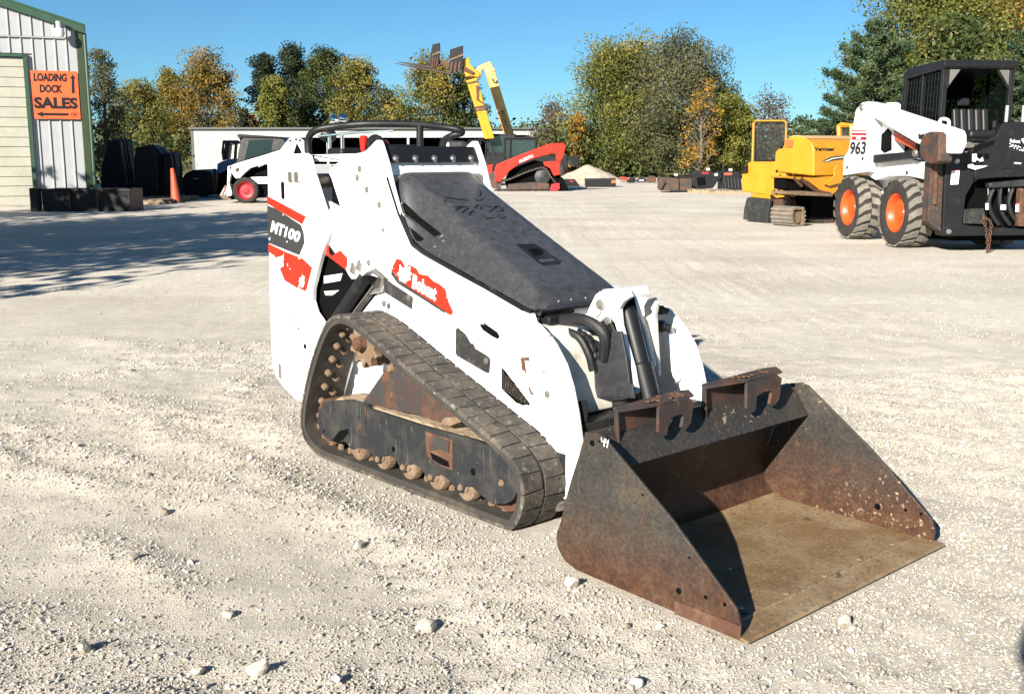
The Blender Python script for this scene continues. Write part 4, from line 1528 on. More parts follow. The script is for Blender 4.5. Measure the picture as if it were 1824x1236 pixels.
# curved return flange just behind the upright's front edge
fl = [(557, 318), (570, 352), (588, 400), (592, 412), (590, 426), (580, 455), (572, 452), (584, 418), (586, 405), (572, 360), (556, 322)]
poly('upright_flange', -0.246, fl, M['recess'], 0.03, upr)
mb = MB()
xr = K.oy(480, 400, -0.262)[0]
mb.bx(xr + 0.01, xr + 0.03, -0.237, 0.357, 0.30, 1.28)
mb.build('rear_panel', M['white'], loader, bevel=0.004)
yq = -0.2632
poly('red_stripe', yq, [(475.5, 349), (545, 386), (538, 400), (476, 363)], M['redpeel'], 0.001, upr)
poly('grey_badge', yq, [(476, 366), (492, 372), (536, 401), (541, 416), (542, 433), (533, 455), (478, 433)], M['greypeel'], 0.001, upr)
poly('red_sweep', yq, [(478, 434), (507, 448), (527, 456), (539, 461), (556, 477), (545, 519), (527, 512), (507, 500), (498, 478), (505, 474), (503, 456), (491, 459), (478, 448)], M['redpeel'], 0.001, upr)
P3 = lambda y, a, b, c_: (K.oy(*a, y), K.oy(*b, y), K.oy(*c_, y))
text_mesh('MT', *P3(-0.2655, (482, 413), (505, 422), (484.5, 393)), M['inkwhite'], upr, bold=0.035, shear=0.1)
text_mesh('100', *P3(-0.2655, (506, 422), (533, 433), (508.5, 403)), M['inkwhite'], upr, bold=0.03, shear=0.1)
poly('red_dot', -0.266, [(500, 399), (506, 401.5), (505.5, 405), (499.5, 402.5)], M['red'], 0.0012, upr)
poly('warning_label', yq, [(488, 315), (498, 313), (498, 341), (489, 342)], M['inkwhite'], 0.001, upr)
mb = MB()
mb.tube(K.py(-0.2645, (494, 318), (496, 322), (492, 328), (495, 332), (495, 337), (491, 338), (491, 335)), 0.0016, 5)
mb.build('label_print', M['inkblack'], upr)
poly('slot', yq, [(500, 326), (503, 323), (506, 326), (507, 352), (504, 357), (501, 352)], M['dark'], 0.001, upr)
for u, v in ((543.5, 617), (524, 570), (532, 585)):
    p = K.oy(u, v, -0.262)
    MB().cyl((p[0], -0.2635, p[2]), (p[0], -0.255, p[2]), 0.013 if u > 540 else 0.006, 12).build('plate_hole', M['dark'], upr)
for (u, v) in ((519, 316), (530, 316)):
    p = K.oy(u, v, -0.262)
    mb = MB()
    mb.box((p[0], -0.264, p[2]), (0.046, 0.014, 0.052))
    mb.build('pin_cap', M['steel'], upr, bevel=0.008)
p = K.oy(500, 661, -0.262)
MB().box((p[0], -0.264, p[2]), (0.028, 0.008, 0.075)).build('slotted_latch', M['steel'], upr, bevel=0.01)

# ---- lift arms --------------------------------------------------------------
ap = [(586, 372), (598, 370), (613, 377), (680, 418), (760, 463), (860, 520), (925, 560), (958, 581), (972, 596), (985, 615), (1003, 650), (1015, 690), (1024, 735), (1031, 785), (1031, 825), (1022, 855), (1006, 890)]
arm_p = K.py(-0.245, *ap) + [(0.64, -0.245, 0.10), (0.60, -0.245, 0.20), (0.62, -0.245, 0.34), (0.50, -0.245, 0.40), (0.20, -0.245, 0.50), (0.0, -0.245, 0.575), (-0.20, -0.245, 0.66)] + \
    K.py(-0.245, (735, 553), (690, 497), (668, 478), (652, 486), (640, 496), (626, 498), (620, 490), (612, 474), (584, 434), (586, 400))
mb = MB()
mb.prism(arm_p, (0, 0.028, 0))
arm = mb.build('lift_arm', M['white'], loader, bevel=0.005)


def sst(x, a, b):
    t = min(1, max(0, (x - a) / (b - a)))
    return t * t * (3 - 2 * t)


farp = [(p[0] + 0.12 * sst(p[0], 0.1, 0.6), 0.362, p[2] + 0.02 * sst(p[0], 0.1, 0.6)) for p in arm_p]
mb = MB()
mb.prism(farp, (0, -0.028, 0))
farm = mb.build('lift_arm', M['white'], loader, bevel=0.005)
# rolled top rail of the arm
mb = MB()
mb.tube(K.py(-0.236, (740, 453), (860, 518), (925, 556), (962, 582), (978, 600)), 0.010, 8)
mb.build('arm_top_rail', M['white'], arm, smooth=True)
mb = MB()
mb.tube(K.py(-0.216, (676, 415), (720, 438), (760, 461), (860, 518), (930, 558)), 0.0022, 5)
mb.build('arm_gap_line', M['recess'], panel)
poly('red_badge', -0.2463, [(584, 433), (580, 453), (615, 480), (619, 472), (618, 459), (606, 446), (599, 450), (591, 458), (586, 450)], M['red'], 0.001, arm)
brand = poly('red_badge', -0.2463, [(696, 482), (706, 461), (715, 463), (722, 477), (729, 471), (742, 479), (747, 488), (762, 491), (772, 501), (781, 505), (793, 515), (799, 538), (807, 556), (803, 562), (792, 556), (758, 533), (712, 502)], M['redpeel'], 0.001, arm)
text_mesh('Bobcat', *P3(-0.2485, (734, 513), (776, 537), (736.5, 488)), M['inkwhite'], arm, bold=0.035)
poly('white_cat_head', -0.248, [(712, 471), (717, 478), (724, 477), (731, 474), (730, 484), (734, 488), (730, 492), (731, 499), (725, 500), (722, 505), (717, 502), (712, 500), (711, 493), (707, 488), (711, 484)], M['inkwhite'], 0.001, arm)
poly('dark_edge', -0.2466, [(698, 483), (712, 500), (760, 532), (795, 555), (790, 557), (756, 535), (708, 505), (696, 488)], M['decalgrey'], 0.001, arm)
for i, pts in enumerate(([(683, 496), (733, 528), (735, 532), (733, 551), (685, 521)], [(812, 586), (815, 584), (829, 596), (838, 612), (842, 612), (846, 621), (868, 634), (873, 640), (871, 664), (866, 664), (814, 634), (811, 628)])):
    c_ = poly('cover_plate', -0.2485, pts, M['decalgrey'], 0.004, arm)
    q = K.oy(*((728, 530) if i == 0 else (866, 643)), -0.249)
    bolt_heads([q], (0, -1, 0), 0.008).build('cover_bolt', M['steel'], c_)
gr = poly('grille_opening', -0.2466, [(893, 654), (900, 661), (944, 719), (942, 722), (920, 718), (893, 692)], M['dark'], 0.001, arm)
mb = MB()
for i in range(9):
    t = i / 8
    a = K.oy(896 + 40 * t, 664 + 50 * t, -0.248); b2 = K.oy(896 + 30 * t, 692 + 24 * t, -0.248)
    mb.tube([a, b2], 0.0012, 4)
for i in range(7):
    t = i / 6
    a = K.oy(894, 660 + 31 * t, -0.248); b2 = K.oy(898 + 42 * t ** .4, 664 + 55 * t ** .6, -0.248)
    mb.tube([a, b2], 0.0012, 4)
mb.build('wire_mesh', M['grille'], gr)
slot = poly('arm_slot', -0.2466, [(856, 574), (862, 575), (886, 592), (890, 600), (886, 604), (876, 599), (860, 588), (855, 580)], M['dark'], 0.001, arm)
mb = MB()
mb.tube(catmull(K.py(-0.247, (888, 612), (870, 604), (852, 592), (848, 582), (852, 574), (862, 576)), 4), 0.006, 6)
mb.build('slot_rim', M['white'], slot, smooth=True)
poly('chipped_patch', -0.2466, [(927, 637), (942, 636), (947, 667), (937, 669), (934, 660), (930, 660)], M['rust'], 0.001, arm)
poly('chipped_core', -0.2472, [(935, 642), (944, 643), (947, 666), (938, 668)], M['cream'], 0.001, arm)
poly('chipped_patch', -0.2466, [(940, 690), (944, 690), (947, 698), (952, 701), (946, 704)], M['rust'], 0.001, arm)
poly('warning_label', -0.2466, [(959, 657), (979, 655), (983, 674), (963, 679)], M['inkwhite'], 0.0008, arm)
mb = MB()
mb.tube(K.py(-0.2475, (967, 663), (973, 661), (972, 667), (967, 669), (974, 672), (968, 675)), 0.0022, 5)
mb.build('label_print', M['inkblack'], arm)
bolt_heads(K.py(-0.246, (975, 702), (657, 468), (684, 541)), (0, -1, 0), 0.009).build('arm_bolt', M['steel'], arm)
for u, v, w_ in ((630, 478, .036), (641, 473, .03)):
    p = K.oy(u, v, -0.246)
    MB().box((p[0], -0.25, p[2]), (w_, 0.012, 0.05), Matrix.Rotation(0.35, 3, 'Y')).build('pin_cap', M['steel'], arm, bevel=0.007)
# bolted pin boss at the toe of the arm
p = K.oy(997, 898, -0.245)
MB().lathe([(0, .022), (.018, .022), (.024, .01), (.024, -.03)], (p[0], -0.25, p[2]), (0, -1, 0), 14).build('toe_pin', M['steel'], arm, smooth=True)
# lift cylinders: a guard tube and the barrel beside it
for s_, ym_ in ((1, 0.0), (-1, 2 * CY)):
    fy = lambda p: (p[0], ym_ + s_ * p[1], p[2])
    cylr = MB()
    a, b2 = K.oy(651, 496, -0.232), K.oy(588, 590, -0.232)
    cylr.tube([fy(a), fy(b2)], 0.034, 16)
    co = cylr.build('lift_cylinder', M['black'], loader, smooth=True)
    mb = MB()
    a, b2 = K.oy(672, 505, -0.20), K.oy(640, 556, -0.20)
    mb.tube([fy(K.oy(690, 488, -.2)), fy(K.oy(612, 596, -.2))], 0.026, 14)
    mb.build('cylinder_barrel', M['decalgrey'], co, smooth=True)
    mb = MB()
    mb.tube([fy(K.oy(666, 508, -.255)), fy(K.oy(612, 580, -.255))], 0.004, 6)
    mb.build('grease_line', M['chrome'], co)
    mb = MB()
    rr_ = [fy(q) for q in K.py(-0.236, (668, 484), (684, 496), (678, 516), (660, 520))]
    mb.tube(rr_, 0.012, 8)
    mb.build('hydraulic_elbow', M['steel'], co, smooth=True)

# ---- hood -------------------------------------------------------------------
T0, T1 = Vector((-0.425, 0, 1.262)), Vector((0.435, 0, 0.835))
B0, Bm, B1 = Vector((-0.415, 0, 1.228)), Vector((-0.252, 0, 0.962)), Vector((0.50, 0, 0.757))


def hood_row(t, inset=0.0, drop=0.0):
    Tt = T0.lerp(T1, t)
    Bt = B0.lerp(Bm, t / 0.14) if t < 0.14 else Bm.lerp(B1, (t - 0.14) / 0.86)
    half = 0.262
    prof_ = [(0.0, half), (0.06, half - 0.006), (0.35, half - 0.030), (0.70, half - 0.052), (0.90, half - 0.066), (1.0, half - 0.095), (1.0, half - 0.15), (1.0, 0.05)]
    pts = []
    for a, h in prof_:
        p = Bt.lerp(Tt, a * (1 - drop))
        pts.append((p.x, CY - h + inset * (1 if h > .1 else 0), p.z))
    return pts + [(x, 2 * CY - y, z) for x, y, z in reversed(pts)]


rows = [[(B0.x - .012, y, B0.z) for x, y, z in hood_row(0, .03)], hood_row(0.0, 0.02, 0.5), hood_row(0.01), hood_row(0.05), hood_row(0.14), hood_row(0.3), hood_row(0.5), hood_row(0.7), hood_row(0.86), hood_row(0.95), hood_row(1.0)]
e = hood_row(1.0, 0.012)
rows.append([(x + 0.03, y, z - 0.03) for x, y, z in e])
rows.append([(B1.x + 0.012, y, B1.z + 0.012) for x, y, z in hood_row(1.0, 0.02)])
rows.append([(B1.x + 0.012, y, B1.z - 0.002) for x, y, z in hood_row(1.0, 0.02)])
hood = MB().grid(rows).build('hood', M['hood'], loader, smooth=True, sub=2, recalc=False)
# black rim that the hood closes on
mb = MB()
mb.tube(K.py(-0.208, (692, 316), (712, 380), (736, 436), (752, 448), (830, 494), (930, 549), (948, 556)), 0.011, 6)
mb.tube([(0.50, -0.2, 0.752), (0.50, 0.32, 0.752)], 0.009, 6)
mb.build('hood_rim', M['black'], loader, smooth=True)
bpy.context.view_layer.update()
HB = BVHTree.FromObject(hood, bpy.context.evaluated_depsgraph_get())


def hit(u, v):
    o_ = Vector(K.loc(EYE))
    r = ray(u, v)
    d_ = Vector((float(r @ K.F), float(r @ K.L), float(r[2])))
    loc, nrm, _i, _d = HB.ray_cast(o_, d_.normalized())
    if loc is None:
        return None
    if nrm.dot(d_) > 0: nrm = -nrm
    return loc, nrm


def hood_poly(name, pts, mat, parent, lift=0.0015, depth=0.006):
    H = [h for h in (hit(*p) for p in pts) if h]
    n = sum((h[1] for h in H), Vector()).normalized()
    mb = MB()
    mb.prism([h[0] + n * lift for h in H], -n * depth)
    return mb.build(name, mat, parent)


def hood_line(name, lines, r, mat, parent, lift=0.0):
    mb = MB()
    for ln in lines:
        if len(ln) > 2:
            ln = [tuple(p)[:2] for p in catmull([(a, b, 0) for a, b in ln], 4)]
        H = [h for h in (hit(*p) for p in ln) if h]
        mb.tube([h[0] + h[1] * lift for h in H], [r * (0.4 if i in (0, len(H) - 1) else 1) for i in range(len(H))], 5)
    return mb.build(name, mat, parent, smooth=True)


v1 = hood_poly('side_vent', [(716, 361), (722, 362), (748, 387), (765, 400), (787, 417), (774, 422), (722, 381)], M['dark'], hood, 0.002)
hood_line('vent_rim', [[(714, 360), (717, 378), (774, 424), (790, 418)]], 0.004, M['hood'], v1)
v2 = hood_poly('side_vent', [(728, 403), (755, 425), (752, 430), (742, 430), (733, 420)], M['dark'], hood, 0.002)
hood_line('vent_rim', [[(726, 402), (731, 421), (742, 432), (756, 429)]], 0.003, M['hood'], v2)
lt = hood_poly('latch_recess', [(919, 436), (952, 435), (958, 438), (999, 466), (996, 471), (966, 473), (960, 470)], M['black'], hood, 0.002)
hood_poly('latch_opening', [(939, 446), (958, 444), (968, 452), (953, 457)], M['dark'], lt, 0.004)
hood_poly('latch_lip', [(959, 464), (984, 463), (989, 467), (965, 469)], M['hood'], lt, 0.005)
S_ = 3.532
lg = lambda *q: [(640 + a / S_, 230 + b / S_) for a, b in q]
hood_line('embossed_cat_head', [
    lg((420, 370), (500, 410), (540, 430), (600, 440), (690, 452)), lg((540, 440), (545, 465), (600, 490)), lg((600, 492), (640, 490), (690, 495)),
    lg((600, 515), (625, 500), (650, 495)), lg((645, 530), (665, 510), (690, 502)), lg((690, 545), (700, 525), (718, 515)), lg((750, 378), (763, 400), (755, 425)), lg((722, 440), (750, 452), (778, 442)),
    lg((725, 500), (745, 480), (770, 492), (760, 508)), lg((780, 475), (810, 490), (835, 490)), lg((800, 510), (820, 520), (845, 500), (870, 490)), lg((770, 545), (800, 562), (845, 560)), lg((870, 540), (890, 560), (920, 555)), lg((845, 490), (880, 490), (905, 515), (870, 520))],
    0.0035, M['inkblack'], hood, 0.0005)
H = [hit(*q) for q in lg((752, 650), (845, 648), (905, 640), (935, 645), (1025, 640), (1112, 636))]
mb = MB()
for h in H:
    mb.lathe([(0, .001), (.005, .001), (.006, -.003)], h[0], h[1], 8)
mb.build('rivet_dimples', M['inkblack'], hood)
H = [hit(*q) for q in lg((300, 628), (320, 705), (425, 772), (530, 705), (478, 740), (280, 540), (265, 470), (1255, 1082), (1335, 1072), (1425, 1062))]
mb = MB()
for h in H:
    if h: mb.lathe([(0, .005), (.005, .004), (.007, -.002)], h[0], h[1], 8)
mb.build('hood_screws', M['steel'], hood, smooth=True)

# ---- dash, guard bar and controls -----------------------------------------------
Lb, Rb = -0.19, 0.31
def dash(name, mat, x0, z0, x1, z1, th=0.012):
    mb = MB()
    d_ = Vector((x1 - x0, 0, z1 - z0)).normalized()
    nn_ = Vector((d_.z, 0, -d_.x)) * th
    mb.prism([(x0, Lb, z0), (x1, Lb, z1), (x1, Rb, z1), (x0, Rb, z0)], nn_)
    return mb.build(name, mat, loader, bevel=0.003)
xa, za = K.oy(690, 306, -0.2)[0::2]
xb, zb = K.oy(686, 291, -0.2)[0::2]
xc, zc = K.oy(677, 262, -0.2)[0::2]
dash('dash_panel', M['white'], xa, za - 0.02, xc - 0.015, zc - 0.01)
strip = dash('dash_rubber_strip', M['black'], xb + 0.008, zb, xc + 0.008, zc, 0.010)
dd = Vector((xc - xb, 0, zc - zb)).normalized(); nn_ = Vector((dd.z, 0, -dd.x))
if nn_.x < 0: nn_ = -nn_
pts = [(xb + 0.012 + dd.x * 0.018 + nn_.x * .006, Lb + 0.04 + i * 0.105, zb + dd.z * 0.018 + nn_.z * .006) for i in range(5)]
bolts_each(pts, nn_, 0.011, 0.008, M['steel'], strip)
ba = K.oy(550, 276, -0.185)
bar_pts = [(ba[0], -0.185, 1.315)] + \
    [K.oy(549, 252, -0.185), K.oy(554, 239, -0.183), K.oy(567, 231, -0.17), K.oy(595, 226, -0.12), K.oy(625, 223, -0.06), K.oy(660, 221, 0.0), K.oy(740, 222, 0.16), K.oy(790, 227, 0.26), K.oy(818, 232, 0.31), K.oy(822, 237, 0.325), K.oy(806, 242, 0.30), K.oy(792, 250, 0.29), K.oy(788, 264, 0.29), K.oy(786, 300, 0.29)]
mb = MB()
mb.tube(catmull(bar_pts, 5), 0.0165, 12)
bar = mb.build('guard_bar', M['black'], loader, smooth=True)
mb = MB()
mb.tube([K.oy(748, 224, 0.17), K.oy(748, 300, 0.17)], 0.017, 12)
mb.build('guard_post', M['black'], bar, smooth=True)
mb = MB()
mb.tube(catmull([(q[0], q[1], q[2]) for q in (K.oy(566, 243, -.14), K.oy(640, 236, 0.0), K.oy(700, 233, 0.1))], 4), 0.006, 6)
mb.build('light_clamp', M['chrome'], bar, smooth=True)
mb = MB()
for u, v, y in ((602, 216, -0.06), (618, 214, -0.04)):
    p = Vector(K.oy(u, v, y))
    mb.lathe([(0, .0), (.016, .0), (.022, .012), (.026, .03), (.022, .035), (0, .036)], p, (-0.5, -0.6, 0.2), 14)
mb.build('work_light', M['chrome'], bar, smooth=True)
# chrome uprights, gauge and levers behind the dash
for u in (586, 609):
    mb = MB()
    p = K.oy(u, 240, -0.08)
    mb.tube([(p[0], p[1], 1.31), (p[0], p[1], p[2])], 0.010, 10)
    mb.build('chrome_post', M['chrome'], loader, smooth=True)
mb = MB()
p = K.oy(593, 246, -0.05)
mb.lathe([(0, 0), (.03, 0), (.034, .012), (.034, .05), (0, .052)], p, (-0.6, -0.3, 0.3), 16)
mb.build('gauge', M['black'], loader, smooth=True)
mb = MB()
for (u0, u1, z1) in ((596, 640, 1.36), (665, 690, 1.375)):
    a = K.oy(u0, 284, -0.05); b2 = K.oy(u1, 284, 0.0)
    mb.bx(min(a[0], b2[0]), max(a[0], b2[0]), -0.1, 0.2, 1.30, z1)
mb.build('control_console', M['black'], loader, bevel=0.02)
for u, v, y, dx in ((647, 258, -0.1, 6), (684, 258, 0.02, 0)):
    a = K.oy(u - dx * .4, 282, y)
    b2 = K.oy(u, v + 12, y)
    c2 = K.oy(u + 1, v - 16 if dx else v - 8, y)
    mb = MB()
    mb.tube([a, b2], 0.006, 8)
    lev = mb.build('lever', M['steel'], loader, smooth=True)
    mb = MB()
    A_, B_ = Vector(b2), Vector(c2)
    mb.tube([A_.lerp(B_, t) for t in (0, .15, .5, .85, 1)], [.010, .013, .017, .020, .013], 12)
    mb.build('lever_grip', M['redplastic'], lev, smooth=True)
mb = MB()
pth = [K.oy(u, v, -0.02) for u, v in ((655, 272), (660, 252), (668, 246), (676, 250), (682, 262))]
mb.tube(catmull(pth, 4), 0.017, 10)
mb.build('hand_rest', M['black'], loader, smooth=True)

# ---- front end: tilt linkage, hoses, couplers --------------------------------------
mb = MB()
mb.xz([(0.40, 0.38), (0.69, 0.38), (0.685, 0.44), (0.585, 0.69), (0.42, 0.715)], -0.19, 0.15)
front = mb.build('front_tank', M['cream'], loader, bevel=0.012)
mb = MB()
mb.bx(0.40, 0.76, -0.19, 0.34, 0.14, 0.375)
mb.build('front_crossmember', M['frame'], loader, bevel=0.008)
mb = MB()
mb.bx(0.36, 0.485, -0.195, 0.315, 0.66, 0.742)
mb.build('hood_sill', M['white'], loader, bevel=0.006)
mb = MB()
mb.bx(0.485, 0.492, -0.18, 0.02, 0.728, 0.744)
mb.build('sill_lip', M['black'], loader)
poly('hose_plate', -0.219, [(897, 541), (925, 548), (936, 577), (920, 570), (898, 556)], M['black'], 0.004, panel, bevel=0.001)
bolt_heads([K.oy(908, 548, -0.22)], (0, -1, 0), 0.009).build('plate_bolt', M['steel'], panel)
mb = MB()
q0, q1 = K.oy(1100, 530, -0.02), K.oy(1135, 700, -0.02)
mb.prism([(q0[0] - .05, 0.0, q0[2]), (q0[0] - .05, 0.125, q0[2]), (q1[0] - .07, 0.125, q1[2]), (q1[0] - .07, 0.0, q1[2])], (-0.02, 0, 0))
mb.build('bracket_back', M['dark'], loader)
poly('oval_badge', -0.19, [(1030, 714), (1042, 712), (1047, 720), (1046, 748), (1038, 756), (1028, 752)], M['black'], 0.004, front)
bk = [(1043, 562), (1050, 545), (1060, 525), (1068, 519), (1115, 515), (1123, 529), (1110, 538), (1102, 551), (1105, 580), (1113, 610), (1126, 655), (1134, 700), (1124, 705), (1113, 640), (1103, 604), (1094, 575), (1083, 566), (1066, 570), (1050, 570)]
mb = MB()
q = K.py(-0.02, *bk)
mb.prism(q, (0, 0.025, 0))
brk = mb.build('tilt_bracket', M['white'], loader, bevel=0.005)
mb = MB()
mb.prism(K.py(0.125, (1118, 530), (1128, 528), (1137, 556), (1149, 592), (1163, 652), (1158, 658), (1148, 630), (1132, 578)), (0, 0.022, 0))
mb.build('tilt_bracket', M['white'], loader, bevel=0.005)
mb = MB()
a, b2, c2, d2 = K.oy(1078, 515, 0), K.oy(1116, 513, 0), K.oy(1122, 529, 0), K.oy(1082, 531, 0)
mb.xz([a, b2, c2, d2], -0.018, 0.115)
mb.build('bracket_cap', M['white'], brk, bevel=0.004)
pl_ = [K.oy(u, v, -0.022) for u, v in ((1062, 537), (1070, 532), (1076, 538), (1070, 560), (1063, 567), (1057, 560))]
mb = MB(); mb.prism(pl_, (0, -0.006, 0)); kp = mb.build('pin_keeper', M['inkgrey'], brk, bevel=0.002)
bolt_heads([K.oy(1069, 542, -0.03)], (0, -1, 0), 0.012, 0.01).build('keeper_bolt', M['steel'], kp)
mb = MB()
a, b2 = Vector(K.oy(1116, 548, 0.05)), Vector(K.oy(1158, 712, 0.05))
mb.tube([a.lerp(b2, t) for t in (0, .08, .6, .62, 1)], [.026, .034, .034, .040, .040], 18)
tilt = mb.build('tilt_cylinder', M['black'], loader, smooth=True)
mb = MB()
mb.prism([K.oy(u, v, 0.03) for u, v in ((1088, 716), (1160, 700), (1163, 712), (1085, 726))], (0, 0.05, 0))
mb.build('cylinder_foot', M['black'], tilt, bevel=0.004)
# rubber guard flaps
mb = MB()
mb.prism([K.oy(u, v, -0.05) for u, v in ((1056, 628), (1084, 626), (1090, 590), (1106, 590), (1116, 640), (1122, 690), (1098, 705), (1060, 709))], (0, 0.012, 0))
flap = mb.build('hose_guard', M['hood'], loader, bevel=0.003)
mb = MB()
mb.prism([K.oy(u, v, -0.062) for u, v in ((1098, 682), (1126, 685), (1130, 710), (1096, 706))], (0, 0.012, 0))
mb.build('guard_tab', M['hood'], flap, bevel=0.003)
mb = MB()
mb.prism([K.oy(u, v, -0.035) for u, v in ((1066, 575), (1083, 564), (1094, 590), (1112, 650), (1118, 672), (1112, 690), (1100, 660), (1078, 610))], (0, 0.012, 0))
lk = mb.build('tilt_link', M['black'], loader, bevel=0.003)
bolt_heads([K.oy(1082, 571, -0.04)], (0, -1, 0), 0.010, 0.008).build('link_bolt', M['steel'], lk)


def hose(name, pts, r, mat=None, ribs=0):
    P = catmull(pts, 8)
    R = [r * (1 + (0.14 * math.sin(i * 1.9) if ribs else 0)) for i in range(len(P))]
    return MB().tube(P, R, 10).build(name, mat or M['blackrub'], loader, smooth=True)


hose('hydraulic_hose', [K.oy(930, 590, -0.12), K.oy(960, 580, -0.11), K.oy(1000, 570, -0.09), K.oy(1040, 570, -0.08), K.oy(1066, 585, -0.07), K.oy(1078, 605, -0.06), K.oy(1076, 640, -0.05)], 0.022)
hose('hydraulic_hose', [K.oy(985, 596, -0.06), K.oy(1010, 588, -0.05), K.oy(1035, 597, -0.05), K.oy(1050, 612, -0.05), K.oy(1062, 640, -0.045)], 0.019, None, 1)
hose('hydraulic_hose', [K.oy(975, 606, -0.04), K.oy(1000, 600, -0.02), K.oy(1025, 596, 0.0), K.oy(1045, 590, 0.0)], 0.018)
mb = MB()
mb.bx(0.42, 0.54, -0.16, -0.02, 0.70, 0.735)
mb.build('valve_block', M['black'], loader, bevel=0.01)
hose('hydraulic_hose', [K.oy(1152, 585, 0.19), K.oy(1140, 592, 0.17), K.oy(1146, 620, 0.2), K.oy(1158, 650, 0.2), K.oy(1166, 690, 0.2)], 0.012)
hose('hydraulic_hose', [K.oy(1040, 600, 0.0), K.oy(1062, 590, 0.02), K.oy(1085, 600, 0.03), K.oy(1096, 640, 0.03), K.oy(1105, 690, 0.03)], 0.014)
hose('hydraulic_hose', [K.oy(930, 584, -0.15), K.oy(965, 588, -0.13), K.oy(1000, 588, -0.10), K.oy(1030, 600, -0.09), K.oy(1048, 630, -0.08), K.oy(1056, 660, -0.07)], 0.015)
# quick couplers on the far side
for (u0, v0, u1, v1, r) in ((1156, 549, 1180, 553, .016), (1150, 574, 1182, 582, .02)):
    a, b2 = Vector(K.oy(u0, v0, 0.20)), Vector(K.oy(u1, v1, 0.26))
    mb = MB()
    mb.tube([a, a.lerp(b2, .3), a.lerp(b2, .32), a.lerp(b2, .7), a.lerp(b2, .72), b2], [r * .8, r * .8, r, r, r * 1.15, r * 1.15], 14)
    mb.tube([b2, b2 + (b2 - a) * .35], [r * .8, r * .8], 14)
    mb.build('quick_coupler', M['blackrub'], loader, smooth=True)
mb = MB()
mb.prism([K.oy(u, v, 0.17) for u, v in ((1146, 545), (1152, 534), (1164, 530), (1170, 540), (1166, 560), (1168, 600), (1172, 670), (1163, 672), (1150, 600))], (0, 0.02, 0))
mb.build('coupler_bracket', M['cream'], loader, bevel=0.004)
mb = MB()
mb.tube(catmull([K.oy(u, v, 0.335) for u, v in ((1196, 585), (1204, 590), (1212, 625), (1217, 655), (1214, 675), (1205, 682))], 5), 0.011, 8)
mb.build('arm_handle', M['cream'], farm, smooth=True)
mb = MB()
mb.prism([K.oy(u, v, 0.30) for u, v in ((1178, 590), (1192, 583), (1206, 620), (1208, 676), (1200, 684), (1190, 640))], (0, 0.025, 0))
mb.build('arm_gusset', M['white'], farm, bevel=0.004)
mb = MB()
mb.tube([(0.80, -0.215, 0.20), (0.90, 0.332, 0.20)], 0.045, 16)
mb.build('arm_cross_tube', M['white'], loader, smooth=True)
mb = MB()
mb.bx(0.84, 0.94, -0.12, 0.26, 0.16, 0.42)
mb.build('mount_plate', M['frame'], loader, bevel=0.008)

# ---- bucket -------------------------------------------------------------------------
BW = 0.559
ins = [(1.128, 0.470), (1.055, 0.28), (1.020, 0.15), (1.030, 0.075), (1.075, 0.033), (1.15, 0.020), (1.40, 0.016), (1.735, 0.010)]
insc = [(p.x, p.z) for p in catmull([(x, 0, z) for x, z in ins], 5)]
mb = MB()
th_ = 0.010
nn2 = []
for i, (x, z) in enumerate(insc):
    a = insc[max(i - 1, 0)]; b2 = insc[min(i + 1, len(insc) - 1)]
    t = Vector((b2[0] - a[0], b2[1] - a[1])).normalized()
    nn2.append((x + t.y * th_, z - t.x * th_ + 0.0))
ring = [(x, 0, z) for x, z in insc] + [(x, 0, max(z, 0.001)) for x, z in reversed(nn2)]
k_ = 5 * 4
back = insc[:k_ + 1]; backo = nn2[:k_ + 1]
NW = 16
def shell(lst, lsto, y0, y1):
    mbx = MB()
    ys = [y0 + (y1 - y0) * i / NW for i in range(NW + 1)]
    mbx.grid([[(x, y, z) for y in ys] for x, z in lst])
    mbx.grid([[(x, y, max(z, .001)) for y in ys] for x, z in lsto])
    n = len(lst)
    for y in (y0, y1):
        mbx.grid([[(a[0], y, a[1]), (b[0], y, max(b[1], .001))] for a, b in zip(lst, lsto)])
    for a, b in ((lst[0], lsto[0]), (lst[-1], lsto[-1])):
        mbx.grid([[(a[0], y, a[1]) for y in ys], [(b[0], y, max(b[1], .001)) for y in ys]])
    return mbx
bucket = shell(back, backo, -BW + .010, BW - .010).build('bucket', M['bucketin'], loader, smooth=True)
shell(insc[k_:], nn2[k_:], -BW + .010, BW - .010).build('bucket_floor', M['bucketfloor'], bucket, smooth=True)
side = [(1.122, 0.474), (1.085, 0.36), (0.995, 0.10), (1.005, 0.062), (1.035, 0.030), (1.09, 0.014), (1.60, 0.005), (1.725, 0.003), (1.731, 0.045), (1.716, 0.088), (1.48, 0.285), (1.20, 0.478), (1.17, 0.485)]
